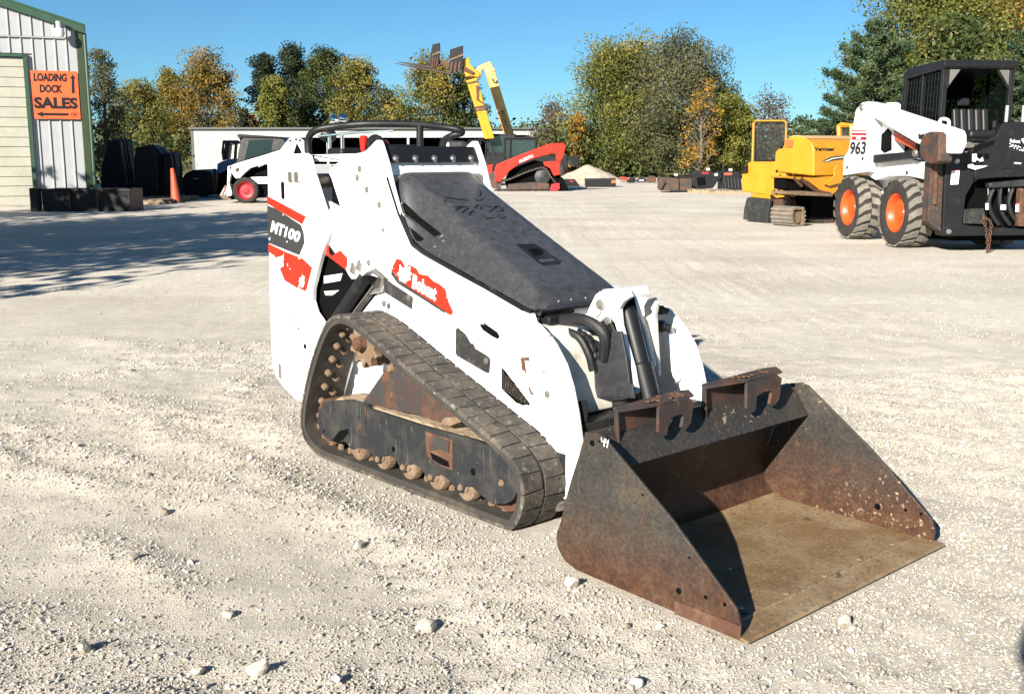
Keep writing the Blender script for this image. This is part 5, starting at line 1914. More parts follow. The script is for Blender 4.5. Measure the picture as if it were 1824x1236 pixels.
for y0 in (-BW, BW - 0.010):
    mb = MB()
    mb.xz([(x, 0, z) for x, z in side], y0, y0 + 0.010)
    sp_ = mb.build('bucket_side', M['bucket'] if y0 < 0 else M['bucketin'], bucket, bevel=0.002)
    if y0 < 0:
        for (u, v, r) in ((1209, 1052, .010), (1257, 1063, .006), (1291, 1076, .006), (1055, 789, .010), (1228, 993, .004), (1145, 881, .004), (1068, 786, .004)):
            p = K.oy(u, v, -BW)
            MB().cyl((p[0], -BW - .0012, p[2]), (p[0], -BW + .004, p[2]), r, 14).build('plate_hole', M['dark'], sp_)
        mb = MB()
        for st in ([(1071, 779), (1072, 786), (1077, 786)], [(1077, 781), (1076, 795)], [(1079, 781), (1079, 788), (1084, 787)], [(1084, 783), (1081, 797)]):
            mb.tube(K.py(-BW - .0008, *st), 0.0016, 5)
        mb.build('chalk_number', M['chalk'], sp_)
    else:
        for (u, v, r) in ((1563, 902, .012), (1613, 908, .006), (1641, 915, .006)):
            p = K.oy(u, v, BW - .010)
            MB().cyl((p[0], BW - .0112, p[2]), (p[0], BW - .004, p[2]), r, 14).build('plate_hole', M['dark'], sp_)
# small wear tab under the near side plate
mb = MB()
mb.bx(1.50, 1.735, -BW - 0.004, -BW - 0.001, 0.004, 0.045)
mb.build('side_wear_strip', M['rust'], bucket)
# bolted cutting edge
mb = MB()
mb.xz([(1.675, 0, 0.0145), (1.755, 0, 0.012), (1.765, 0, 0.006), (1.755, 0, 0.001), (1.675, 0, 0.0015)], -BW - 0.004, BW + 0.006)
ce = mb.build('cutting_edge', M['bucketfloor'], bucket)
mb = MB()
mb.bx(1.664, 1.678, -BW + .012, BW - .012, 0.008, 0.0205)
mb.build('edge_weld', M['bucketfloor'], ce, bevel=0.004)
for i in range(5):
    y = -0.42 + i * 0.21
    MB().lathe([(0, .003), (.009, .0025), (.012, -.002)], (1.645, y, 0.014), (0, 0, 1), 10).build('edge_bolt', M['rustdust'], ce, smooth=True)
for (u, v) in ((1272, 930), (1298, 1010), (1318, 1080)):
    p = K.oz(u, v, 0.02)
    MB().lathe([(0, .003), (.008, .002), (.010, -.002)], (p[0], p[1], 0.017), (0, 0, 1), 8).build('floor_bolt', M['steel'], bucket, smooth=True)
# top beam: bent plate
mb = MB()
mb.xz([(1.105, 0, 0.466), (1.112, 0, 0.474), (1.135, 0, 0.474), (1.212, 0, 0.366), (1.205, 0, 0.362), (1.128, 0, 0.462), (1.115, 0, 0.462)], -BW + .011, BW - .011)
beam = mb.build('bucket_top_beam', M['bucketin'], bucket, bevel=0.003)
# two step brackets with hooked tabs over the beam
for (uo, v_o, yc) in ((0, 0, 0), (157, -42, 1)):
    def B_(x, *uv):
        return [K.ox(u + uo, v + v_o, x) for u, v in uv]
    xt = 1.205
    tab = B_(xt, (1174, 722), (1173, 770), (1180, 778), (1189, 775), (1192, 748), (1203, 741), (1214, 738), (1218, 742), (1214, 762), (1224, 764), (1232, 752), (1236, 716), (1228, 709), (1180, 716))
    mb = MB()
    mb.prism(tab, (-0.012, 0, 0))
    yl, yr = tab[0][1], tab[11][1]
    zt = max(p[2] for p in tab)
    lf = B_(1.13, (1086, 738))[0]
    rb = B_(1.115, (1205, 708))[0]
    mb.prism([(xt, yl, zt - .004), (xt, yr, zt), (1.15, rb[1] + .02, zt + .004), (1.14, rb[1] - .05, zt + .006), (1.135, lf[1] + .01, zt - .004), (1.16, lf[1], zt - .010)], (0, 0, -0.008))
    mb.prism([(1.137, lf[1] + .012, zt - .008), (1.16, lf[1] + .002, zt - .012), (1.165, lf[1] + .004, 0.43), (1.137, lf[1] + .014, .46)], (0, 0.010, 0))
    mb.prism([(1.137, lf[1] + .012, zt - .008), (1.137, rb[1], zt - .002), (1.137, rb[1], .46), (1.137, lf[1] + .012, .46)], (0.008, 0, 0))
    st_ = mb.build('step_bracket', M['bucket'] if 0 else M['rustplate'], bucket, bevel=0.002)
    mb = MB()
    rr2 = random.Random(5 + yc)
    for i in range(12):
        mb.box((1.15 + rr2.random() * .04, yl - .02 + rr2.random() * (yr - yl), zt + .002), (.016, .016, .007), Matrix.Rotation(rr2.random() * 3, 3, 'Z'))
    mb.build('bracket_tread', M['rust'], st_, bevel=0.003)
# ================================================================== the other machines and things of the yard
def crop(ox, oy, s):
    return lambda *q: [(ox + a / s, oy + b / s) for a, b in q]


def slab(fr, name, pts, y, dy, mat, parent, bevel=0.0):
    return MB().prism(fr.py(y, *pts), (0, dy, 0)).build(name, mat, parent, bevel=bevel)


def slabx(fr, name, pts, x, dx, mat, parent, bevel=0.0):
    return MB().prism(fr.px(x, *pts), (dx, 0, 0)).build(name, mat, parent, bevel=bevel)


def wheel(parent, c, r, w, rimmat, tyremat, treadmat, n_lug=18, side=-1, rim_r=0.56, name='wheel'):
    """axis along local y; side=-1: outer face towards -y"""
    c = Vector(c)
    ax = Vector((0, side, 0))
    mb = MB()
    R = r * rim_r
    mb.lathe([(0, w * .22), (R * .25, w * .22), (R * .30, w * .16), (R * .62, w * .12), (R * .80, w * .16), (R * .88, w * .34), (R * .96, w * .40), (R, w * .42), (R, -w * .4), (0, -w * .4)], c, ax, 28)
    wh = mb.build(name, rimmat, parent, smooth=True)
    mb = MB()
    mb.lathe([(R * .97, w * .36), (R * 1.02, w * .44), (R * 1.2, w * .49), (r * .80, w * .5), (r * .92, w * .46), (r * .955, w * .40), (r * .96, 0), (r * .955, -w * .40), (r * .9, -w * .47), (R, -w * .44)], c, ax, 40)
    mb.build('tyre', tyremat, wh, smooth=True)
    mb = MB()
    for i in range(n_lug):
        for sd in (0, 1):
            a0 = 2 * math.pi * (i + sd * .5) / n_lug
            P = []
            for t, da in ((0.02, 0.10), (0.25, 0.05), (0.5, -0.10)) if sd == 0 else ((-0.02, 0.10), (-0.25, 0.05), (-0.5, -0.10)):
                for dd in (-0.105, 0.105):
                    for h in (0.93, 1.0 if abs(t) < .4 else 0.965):
                        a = a0 + da + dd * 18 / n_lug
                        P.append(c + ax * (w * t) + Vector((math.cos(a), 0, math.sin(a))) * r * h)
            F4 = []
            for b in (0, 4):
                F4 += [(b + 1, b + 5, b + 7, b + 3), (b, b + 4, b + 5, b + 1), (b + 2, b + 3, b + 7, b + 6)]
            F4 += [(0, 1, 3, 2), (8, 10, 11, 9)]
            mb.add(P, F4)
    t_ = mb.build('tread_lugs', treadmat, wh)
    t_['kind'] = 'stuff'
    return wh


# ---------------------------------------------------------------- white skid steer at the right
gS = gpt(1595, 442)
S = Fr(gS[0], gS[1], -83)
skid = thing('skid_steer_loader', 'white skid steer with orange wheels, black open cab and big black front attachment', 'skid steer', S.O, -83)
c6 = crop(1300, 80, 3.09)
TW = 0.40
for x in (-0.14, -1.73):
    wheel(skid, (x, TW / 2, 0.497), 0.50, TW, M['orange'], M['tyreside'], M['tyretread'])
    wheel(skid, (x, 1.75 - TW / 2, 0.497), 0.50, TW, M['orange'], M['tyreside'], M['tyretread'], side=1)
mb = MB()
mb.bx(-2.05, 0.38, TW + 0.03, 1.75 - TW - .03, 0.28, 1.15)
body = mb.build('body', M['white_far'], skid, bevel=0.03)
slab(S, 'body_side', c6((700, 430), (900, 430), (900, 600), (1070, 650), (1085, 745), (980, 722), (880, 722), (800, 745), (760, 720), (760, 620)), 0.20, 0.2, M['white_far'], skid, 0.01)
rp = c6((735, 315), (722, 322), (692, 360), (672, 470), (652, 580), (626, 620), (621, 720), (660, 715), (750, 700), (780, 590), (786, 400), (772, 325))
up2 = slab(S, 'rear_post', rp, 0.05, 0.16, M['white_far'], skid, 0.015)
slab(S, 'rear_post', c6((860, 320), (880, 318), (900, 335), (905, 360), (850, 350)), 1.2, 0.16, M['white_far'], skid, 0.01)
ar = c6((745, 313), (770, 318), (810, 327), (910, 365), (1190, 458), (1228, 472), (1238, 495), (1238, 545), (1215, 600), (1185, 598), (1172, 560), (1150, 520), (1040, 548), (1020, 540), (790, 402), (760, 350))
a_ = slab(S, 'lift_arm', ar, 0.03, 0.17, M['white_far'], skid, 0.02)
slab(S, 'lift_arm', [(u, v) for u, v in ar], 1.35, 0.17, M['white_far'], skid, 0.02)
p = S.oy(*c6((725, 345))[0], 0.03)
MB().lathe([(0, .03), (.04, .03), (.05, .0)], (p[0], 0.04, p[2]), (0, -1, 0), 14).build('pivot_pin', M['steel'], up2)
slab(S, 'lift_cylinder', c6((786, 605), (1030, 583), (1032, 622), (880, 640), (786, 652)), 0.08, 0.10, M['black'], skid, 0.02)
p = S.oy(*c6((1015, 597))[0], 0.05)
MB().lathe([(0, .03), (.045, .03), (.055, .0)], (p[0], 0.07, p[2]), (0, -1, 0), 14).build('cylinder_pin', M['steel'], a_)
gq = slab(S, 'side_grille', c6((815, 510), (870, 460), (890, 480), (890, 580), (850, 597), (820, 570)), 0.196, 0.01, M['dark'], skid)
slab(S, 'orange_stripe', c6((903, 478), (1022, 542), (1022, 580), (905, 522)), 0.196, 0.01, M['orange'], skid)
for ys in ((470, 476), (485, 498), (505, 524)):
    slab(S, 'red_stripe', c6((672, ys[0]), (753, ys[0] + 2), (750, ys[1] + 1), (669, ys[1])), 0.047, 0.003, M['crimson'], up2)
slab(S, 'stripe_block', c6((697, 508), (719, 509), (718, 521), (695, 520)), 0.044, 0.003, M['inkwhite'], up2)
a, b2, c2 = (S.oy(*q, 0.046) for q in c6((657, 605), (744, 605), (665, 533)))
text_mesh('963', a, b2, c2, M['inkblack'], up2, bold=0.03)
for q in ((731, 627), (645, 676), (974, 705)):
    p = S.oy(*c6(q)[0], 0.046 if q[0] < 900 else .196)
    MB().cyl((p[0], p[1] - .002, p[2]), (p[0], p[1] + .01, p[2]), 0.028, 10).build('access_hole', M['dark'], skid)
slab(S, 'cat_head_print', c6((1038, 485), (1048, 495), (1062, 492), (1072, 484), (1068, 500), (1072, 510), (1058, 522), (1040, 520), (1036, 505)), 0.027, 0.004, M['inkblack'], a_)
mb = MB()
mb.tube(catmull([S.oy(*q, 0.12) for q in c6((1155, 450), (1158, 418), (1170, 408), (1195, 412), (1206, 425), (1203, 462))], 4), 0.022, 8)
mb.build('grab_handle', M['white_far'], skid, smooth=True)
# cab
x0, x1, y0, y1, z0, z1 = -0.72, 0.40, 0.33, 1.38, 1.28, 2.56
cab = thing('cab', None, None)
bpy.data.objects.remove(cab)
mb = MB()
mb.xz([(x0 - .02, 0, z1 - .12), (x0 + .12, 0, z1 + .0), (x1 + .02, 0, z1 + .04), (x1 + .06, 0, z1 - .03), (x1 + .02, 0, z1 - .08), (x0, 0, z1 - .16)], y0 - .02, y1 + .02)
cab = mb.build('cab_roof', M['black'], skid, bevel=0.02)
mb = MB()
for yy in (y0, y1 - .07):
    mb.bx(x1 - .08, x1, yy, yy + .07, z0 - .25, z1 - .06)
    mb.prism([(x0 - .18, yy, z0 - .1), (x0 - .08, yy, z0 - .1), (x0 + .10, yy, z1 - .1), (x0, yy, z1 - .1)], (0, .07, 0))
    mb.bx(x0 - .1, x1, yy, yy + .05, z0 - .16, z0 + .0)
    mb.bx(-.22, -.18, yy + .01, yy + .05, z0, z1 - .1)
for yy, s_ in ((y0 + .07, 1), (y1 - .07, -1)):
    mb.prism([(x1 - .06, yy, z1 - .06), (x1 - .06, yy + s_ * .22, z1 - .06), (x1 - .06, yy, z1 - .36)], (.05, 0, 0))
mb.build('cab_frame', M['black'], cab, bevel=0.008)
for yy, s_ in ((y0 + .09, 1), (y1 - .09, -1)):
    MB().prism([(x1, yy, z1 - .09), (x1, yy + s_ * .15, z1 - .09), (x1, yy, z1 - .30)], (.01, 0, 0)).build('headlight', M['greyplastic'], cab, bevel=0.004)
for yy in (y0 + .03, y1 - .05):
    mb = MB()
    for i in range(13):
        t = i / 12
        xx = x0 - .1 + t * (x1 - x0)
        mb.tube([(xx, yy, z0 - .05), (xx + .12 * (1 - t), yy, z1 - .12)], 0.0035, 4)
    for i in range(13):
        z = z0 + i * (z1 - z0 - .12) / 12
        mb.tube([(x0 - .12 + .16 * i / 12, yy, z), (x1 - .02, yy, z)], 0.0035, 4)
    mb.build('window_screen', M['black'], cab)
mb = MB()
for i in range(12):
    yy = y0 + .07 + i * (y1 - y0 - .14) / 11
    mb.tube([(x0 - .1, yy, z0 + .1), (x0 + .04, yy, z1 - .1)], 0.006, 4)
for i in range(12):
    z = z0 + .1 + i * .1
    mb.tube([(x0 - .1 + .013 * i, y0 + .05, z), (x0 - .1 + .013 * i, y1 - .05, z)], 0.006, 4)
mb.bx(x0 - .14, x0 - .08, y0 + .05, y1 - .05, z0 - .2, z0 + .35)
mb.build('rear_screen', M['black'], cab)
gm2, N, L, b = newmat('tinted_cab_window')
tr = N.new('ShaderNodeBsdfTransparent'); tr.inputs[0].default_value = (0.26, 0.34, 0.30, 1)
mx = N.new('ShaderNodeMixShader'); mx.inputs[0].default_value = 0.12
b.inputs['Base Color'].default_value = (0.02, 0.03, 0.03, 1); b.inputs['Roughness'].default_value = 0.08
L.new(tr.outputs[0], mx.inputs[1]); L.new(b.outputs[0], mx.inputs[2]); L.new(mx.outputs[0], N['Material Output'].inputs['Surface'])
M['tint'] = gm2
for yy in (y0 + .05, y1 - .06):
    MB().prism([(x0 - .12, yy, z0 - .1), (x1 - .06, yy, z0 - .1), (x1 - .06, yy, z1 - .1), (x0 + .08, yy, z1 - .1)], (0, .006, 0)).build('cab_window', M['tint'], cab)
MB().prism([(x0 - .09, y0 + .07, z0 - .1), (x0 - .09, y1 - .07, z0 - .1), (x0 + .06, y1 - .07, z1 - .1), (x0 + .06, y0 + .07, z1 - .1)], (.006, 0, 0)).build('cab_window', M['tint'], cab)
mb = MB()
mb.bx(x0 - .02, x0 + .10, y0 + .06, y0 + .30, z0, z1 - .1)
mb.bx(x0 - .02, x0 + .10, y1 - .16, y1 - .06, z0, z1 - .1)
mb.bx(x0, x0 + .1, y0 + .06, y1 - .06, z1 - .42, z1 - .1)
mb.build('cab_liner', M['dark'], cab)
SX, SYC = -0.05, 1.02
mb = MB()
mb.bx(SX - .1, SX + .35, SYC - .24, SYC + .24, 1.1, 1.54)
mb.build('seat_box', M['greyplastic'], skid, bevel=0.03)
mb = MB()
mb.box((SX + .24, SYC, 1.60), (.5, .52, .12))
seat = mb.build('seat', M['seat'], skid, bevel=0.05, seg=3)
for i in range(5):
    yy = SYC - .22 + i * .11
    MB().box((SX, yy, 1.80), (.10, .105, .34), Matrix.Rotation(-0.2, 3, 'Y')).build('seat_back', M['seat'], seat, bevel=0.035, seg=3)
mb = MB()
mb.box((SX - .10, SYC - .08, 2.06), (.10, .22, .12))
mb.build('headrest', M['seat'], seat, bevel=0.04)
for yy in (y0 + .12, y1 - .2):
    mb = MB()
    mb.bx(x0 + .2, x1 - .1, yy, yy + .1, 1.18, 1.66)
    mb.build('armrest_panel', M['greyplastic'], skid, bevel=0.03)
    mb = MB()
    mb.tube([(x1 - .2, yy + .05, 1.5), (x1 - .18, yy + .06, 1.72)], .02, 8)
    mb.lathe([(0, .1), (.03, .09), (.035, 0), (.02, -.02)], (x1 - .18, yy + .06, 1.70), (0, 0, 1), 10)
    mb.build('joystick', M['black'], skid, smooth=True)
mb = MB()
mb.tube([(x1 - .02, y0 + .16, 1.22), (x1 + .12, y0 + .2, 1.52), (x1 + .14, y1 - .2, 1.52), (x1 - .02, y1 - .16, 1.22)], .025, 8)
mb.build('lap_bar', M['black'], skid, smooth=True)
# front attachment
XA = 0.86
slab(S, 'rusty_roller_guard', c6((1075, 486), (1055, 512), (1043, 548), (1041, 585), (1050, 620), (1072, 645), (1100, 655), (1135, 652), (1148, 640), (1150, 495), (1132, 480), (1100, 478)), -0.08, 0.2, M['rustplate'], skid, 0.02)
slabx(S, 'rusty_mast', c6((1108, 650), (1192, 640), (1186, 1010), (1180, 1040), (1128, 1008), (1090, 972)), XA - .06, -0.18, M['rustplate'], skid, 0.01)
slabx(S, 'mast_rail', c6((1132, 560), (1150, 560), (1140, 880), (1122, 880)), XA - .03, -0.05, M['rust'], skid, 0.006)
att = slabx(S, 'attachment_frame', c6((1190, 615), (1222, 598), (1340, 592), (1345, 688), (1340, 760), (1300, 830), (1280, 985), (1330, 996), (1640, 1015), (1640, 1048), (1180, 1052), (1172, 1020)), XA, -0.25, M['black'], skid, 0.012)
slabx(S, 'guard_panel', c6((1330, 580), (1470, 500), (1500, 440), (1530, 425), (1640, 425), (1640, 690), (1350, 690), (1335, 640)), XA - .05, -0.10, M['black'], att, 0.01)
slabx(S, 'cross_channel', c6((1350, 690), (1640, 680), (1640, 725), (1350, 735)), XA + .05, -0.2, M['black'], att, 0.01)
slabx(S, 'inner_recess', c6((1300, 800), (1380, 740), (1640, 720), (1640, 1000), (1285, 985)), XA - .22, -0.05, M['dark'], att)
for q in (((1430, 760), (1640, 740), (1640, 780), (1430, 790)),):
    slabx(S, 'hydraulic_arm', c6(*q), XA + .0, -0.12, M['frame'], att, 0.02)
mb = MB()
for k, (ua, ub) in enumerate(((1455, 1440), (1490, 1500), (1560, 1550))):
    mb.tube(catmull(S.px(XA - .08, *c6((ua, 780), (ub - 15, 860), (ub, 930), (ub + 40, 990))), 4), 0.032, 8)
mb.build('attachment_hoses', M['blackrub'], att, smooth=True)
mb = MB()
for ua in (1420, 1480, 1535):
    mb.tube(S.px(XA - .1, *c6((ua, 790), (ua + 4, 905))), 0.02, 8)
mb.build('chrome_rods', M['chrome'], att, smooth=True)
slabx(S, 'lower_pan', c6((1290, 905), (1400, 900), (1420, 990), (1285, 985)), XA - .03, -0.1, M['frame'], att, 0.01)
slabx(S, 'rusty_edge', c6((1600, 790), (1622, 790), (1622, 1000), (1590, 1000)), XA + .02, -0.1, M['rust'], att, 0.01)
for i, q in enumerate((((1222, 688), (1266, 684), (1258, 768), (1214, 770)), ((1575, 870), (1600, 868), (1598, 918), (1572, 920)), ((1408, 872), (1424, 872), (1424, 908), (1408, 908)), ((1492, 880), (1520, 880), (1520, 908), (1490, 908)))):
    lb = slabx(S, 'warning_sticker', c6(*q), XA + .004, -0.003, M['inkwhite'], att)
    if i < 2:
        u0, v0 = q[0]; u1, v1 = q[1]
        slabx(S, 'sticker_header', c6((u0, v0), (u1, v1), (u1, v1 + 8), (u0, v0 + 8)), XA + .007, -0.003, M['crimson'], lb)
slabx(S, 'worn_white_patch', c6((1335, 602), (1358, 600), (1360, 622), (1376, 632), (1392, 618), (1396, 640), (1378, 644), (1360, 632), (1350, 646), (1334, 642)), XA + .004, -0.003, M['inkwhite'], att)
slabx(S, 'worn_white_patch', c6((1308, 660), (1335, 657), (1350, 666), (1420, 665), (1400, 674), (1350, 688), (1312, 676)), XA + .056, -0.005, M['inkwhite'], att)
for gx_ in (1380, 1415):
    slabx(S, 'panel_cutout', c6((gx_ - 14, 600), (gx_ + 10, 598), (gx_ + 10, 615), (gx_ - 14, 622)), XA + .008, -0.003, M['dark'], att)
mb = MB()
for i in range(8):
    u = 1346 + i * 14
    mb.tube(S.px(XA - .035, *c6((u, 592 - i * 6), (u + 8, 548 - i * 3))), 0.010, 5)
mb.build('louvre_slots', M['dark'], att)
a, b2, c2 = (S.ox(*q, XA - .046) for q in c6((1543, 538), (1598, 542), (1543, 519)))
text_mesh('Bobcat', a, b2, c2, M['inkwhite'], att, bold=0.03)
mb = MB()
rr3 = random.Random(2)
for i in range(26):
    q = c6((1540 + i * 3.4 + rr3.uniform(-2, 2), 552 + i * 1.1 + rr3.uniform(-10, 10)))[0]
    p = S.ox(*q, XA - .047)
    mb.box(p, (.004, .014, .010))
mb.build('worn_print', M['inkwhite'], att)
slabx(S, 'print_mark', c6((1605, 520), (1619, 514), (1619, 545), (1612, 536)), XA - .045, -0.004, M['inkwhite'], att)
a, b2, c2 = (S.ox(*q, XA - .046) for q in c6((1562, 655), (1602, 658), (1566, 646)))
text_mesh('WARNING', a, b2, c2, M['inkwhite'], att, bold=0.01)
for u in (1520, 1612):
    mb = MB()
    mb.tube(S.px(XA - .1, *c6((u, 425), (u + 8, 335))), 0.022, 8)
    mb.build('guide_post', M['inkgrey'], att, smooth=True)
mb = MB()
mb.bx(XA - 1.0, XA - .2, 0.5, 1.6, 0.15, 0.5)
mb.build('attachment_base', M['dark'], att)
for v_ in ((1250, 640), (1205, 1028), (1525, 705)):
    p = S.ox(*c6(v_)[0], XA)
    MB().lathe([(0, .02), (.03, .02), (.04, 0)], p, (1, 0, 0), 10).build('frame_bolt', M['steel'], att)
# chain hanging from the attachment
ch = thing('hanging_chain', 'rusty steel chain hanging from the black skid steer attachment to the ground', 'chain', S.O, -83)
path = S.px(XA + .06, *c6((1392, 930), (1400, 950), (1402, 980), (1412, 1020), (1415, 1060), (1418, 1100), (1414, 1140), (1412, 1166)))
pts, ln = resample(path, 15, False)
path2 = S.px(XA + .09, *c6((1408, 1165), (1426, 1110), (1432, 1050), (1440, 1000), (1436, 970), (1400, 950)))
pts2, _ = resample(path2, 13, False)
for pp in (pts, pts2):
    for i in range(len(pp) - 1):
        a, b2 = Vector(pp[i]), Vector(pp[i + 1])
        d = (b2 - a); L_ = d.length
        q = d.to_track_quat('Z', 'Y').to_matrix() @ Matrix.Rotation(math.pi / 2 * (i % 2) + .4, 3, 'Z')
        ringp = []
        for k in range(13):
            t = 2 * math.pi * k / 12
            ringp.append((a + b2) / 2 + q @ Vector((math.cos(t) * L_ * .36, 0, math.sin(t) * L_ * .62)))
        MB().tube(ringp, L_ * .13, 6, False).build('chain_link', M['rust'], ch, smooth=True)

# ---------------------------------------------------------------- yellow trencher left of it
gV = gpt(1448, 402)
V = Fr(gV[0], gV[1], 30)
trn = thing('track_trencher', 'yellow tracked trenching machine with rounded hood and screened operator station', 'trencher', V.O, 30)
c7 = crop(1300, 200, 5.617)
hp = c7((478, 600), (470, 380), (486, 366), (520, 366), (552, 300), (585, 255), (640, 240), (700, 246), (770, 272), (812, 306), (832, 350), (838, 420), (838, 640))
hd = slabx(V, 'engine_hood', hp, 0, 3.0, M['yellow'], trn, 0.03)
tp_ = V.px(0.02, *c7((590, 250), (640, 234), (700, 240), (770, 266)))
MB().prism([(0.03, p[1], p[2] + .004) for p in tp_] + [], (2.9, 0, 0)).build('dusty_top', M['yellowdust'], hd)
slabx(V, 'yellow_seam', c7((628, 540), (632, 540), (632, 625), (628, 625)), -0.004, 0.004, M['boom'], hd)
a, b2, c2 = (V.oy(*q, -0.07) for q in c7((850, 388), (1048, 388), (845, 346)))
bpy.context.view_layer.update()
VB = BVHTree.FromObject(hd, bpy.context.evaluated_depsgraph_get())


def vhit(q, lift=0.004):
    u, v = c7(q)[0]
    r = ray(u, v)
    loc, nrm, _i, _d = VB.ray_cast(Vector(V.loc(EYE)), Vector((float(r @ V.F), float(r @ V.L), float(r[2]))).normalized())
    return (loc.x, loc.y - lift, loc.z)


text_mesh('Vermeer', vhit((848, 390)), vhit((1048, 390)), vhit((845, 348)), M['inkblack'], hd, bold=0.03)
YS = vhit((1000, 460), 0.004)[1]
slab(V, 'green_swoosh', c7((890, 522), (940, 480), (1020, 445), (1150, 432), (1150, 444), (1030, 458), (950, 492)), YS, 0.004, M['green'], hd)
slab(V, 'white_swoosh', c7((905, 518), (960, 488), (1030, 460), (1150, 446), (1150, 452), (1035, 468), (965, 496)), YS, 0.004, M['inkwhite'], hd)
slab(V, 'black_swoosh', c7((915, 516), (970, 494), (1036, 470), (1150, 455), (1150, 470), (1050, 482), (960, 506)), YS - 0.002, 0.004, M['inkblack'], hd)
slabx(V, 'red_warning_label', c7((556, 278), (628, 280), (622, 355), (550, 350)), -0.02, 0.012, M['signorange'], hd)
slab(V, 'wheel_arch', c7((1032, 640), (1036, 540), (1060, 505), (1100, 500), (1140, 520), (1140, 640)), YS, 0.006, M['dark'], hd)
slab(V, 'engine_cover', c7((1045, 640), (1050, 560), (1080, 525), (1140, 540), (1140, 700), (1000, 740), (945, 720)), -0.08, 0.03, M['yellow'], hd, 0.01)
# operator station, its panel and the screened window
st2 = slabx(V, 'station_panel', c7((118, 620), (180, 610), (180, 505), (215, 495), (450, 495), (455, 400), (480, 370), (520, 366), (552, 600), (552, 790), (410, 830), (120, 795)), 0.04, 0.8, M['yellow'], trn, 0.02)
slabx(V, 'panel_groove', c7((230, 628), (450, 625), (450, 632), (230, 635)), 0.034, 0.01, M['boom'], st2)
mb = MB()
fr_ = V.px(0.30, *c7((225, 600), (240, 110), (255, 92), (545, 92), (560, 110), (560, 330)))
mb.tube(fr_, 0.028, 6)
wf = mb.build('window_frame', M['yellow'], trn)
mb = MB()
fr_ = V.px(0.27, *c7((245, 490), (255, 115), (265, 100), (540, 100), (550, 115), (545, 300), (510, 350), (450, 480), (245, 490)))
mb.tube(fr_, 0.014, 6)
mb.build('window_gasket', M['inkblack'], wf)
gm_, N, L, b = newmat('wire_screen_glass')
tr = N.new('ShaderNodeBsdfTransparent'); tr.inputs[0].default_value = (0.75, 0.76, 0.76, 1)
mx = N.new('ShaderNodeMixShader'); mx.inputs[0].default_value = 0.05
b.inputs['Base Color'].default_value = (0.32, 0.32, 0.31, 1); b.inputs['Roughness'].default_value = 0.3
L.new(tr.outputs[0], mx.inputs[1]); L.new(b.outputs[0], mx.inputs[2]); L.new(mx.outputs[0], N['Material Output'].inputs['Surface'])
M['screen'] = gm_
slabx(V, 'window_screen', c7((245, 490), (255, 100), (548, 100), (545, 300), (510, 350), (450, 490)), 0.31, 0.006, M['screen'], wf)
mb = MB()
mb.tube(V.px(2.4, *c7((1095, 280), (1095, 135), (1120, 128), (1220, 135), (1225, 290))), 0.06, 6)
w2 = mb.build('window_frame', M['yellow'], trn)
slabx(V, 'window_screen', c7((1105, 280), (1105, 140), (1220, 140), (1220, 300)), 2.42, 0.006, M['screen'], w2)
slabx(V, 'side_lamp', c7((125, 560), (160, 555), (158, 605), (125, 605)), -0.02, 0.06, M['black'], st2, 0.01)
for q in ((470, 590), (500, 640)):
    p = V.ox(*c7(q)[0], 0.03)
    MB().box(p, (.02, .05, .05)).build('latch', M['inkblack'], st2)
a, b2, c2 = (V.ox(*q, 0.034) for q in c7((470, 686), (528, 690), (470, 668)))
text_mesh('Vermeer', b2, a, (b2[0], b2[1], c2[2]), M['inkblack'], st2, bold=0.01) if 0 else text_mesh('Vermeer', a, b2, c2, M['inkblack'], st2, bold=0.01)
slabx(V, 'v_emblem', c7((482, 712), (492, 712), (498, 740), (506, 712), (516, 714), (502, 765), (494, 765)), 0.034, 0.006, M['inkblack'], st2)
# undercarriage
mb = MB()
ff = V.py(-0.02, *c7((552, 640), (840, 660), (1030, 640), (1140, 720), (1030, 830), (900, 780), (780, 690), (560, 660)))
mb.prism(ff, (0, .4, 0))
mb.build('main_frame', M['yellow'], trn, bevel=0.015)
slab(V, 'engine_gap', c7((556, 650), (770, 690), (880, 790), (1000, 820), (720, 800), (556, 770)), 0.06, 0.3, M['dark'], trn)
mb = MB()
mb.tube(V.py(0.0, *c7((630, 650), (720, 740))), .03, 8)
mb.tube(V.py(0.0, *c7((700, 660), (860, 790), (1000, 820))), .04, 8)
mb.build('hose_run', M['rust'], trn, smooth=True)
slab(V, 'rusty_deck', c7((565, 790), (760, 790), (1030, 820), (1030, 845), (720, 835), (565, 822)), -0.12, 0.4, M['rustdust'], trn, 0.01)
MB().bx(0.35, 3.2, 0.40, 1.5, 0.08, 0.78).build('belly', M['dark'], trn)
slab(V, 'rear_skid', c7((830, 1075), (1040, 1070), (1040, 1135), (880, 1120)), 0.40, 0.3, M['rustplate'], trn, 0.01)


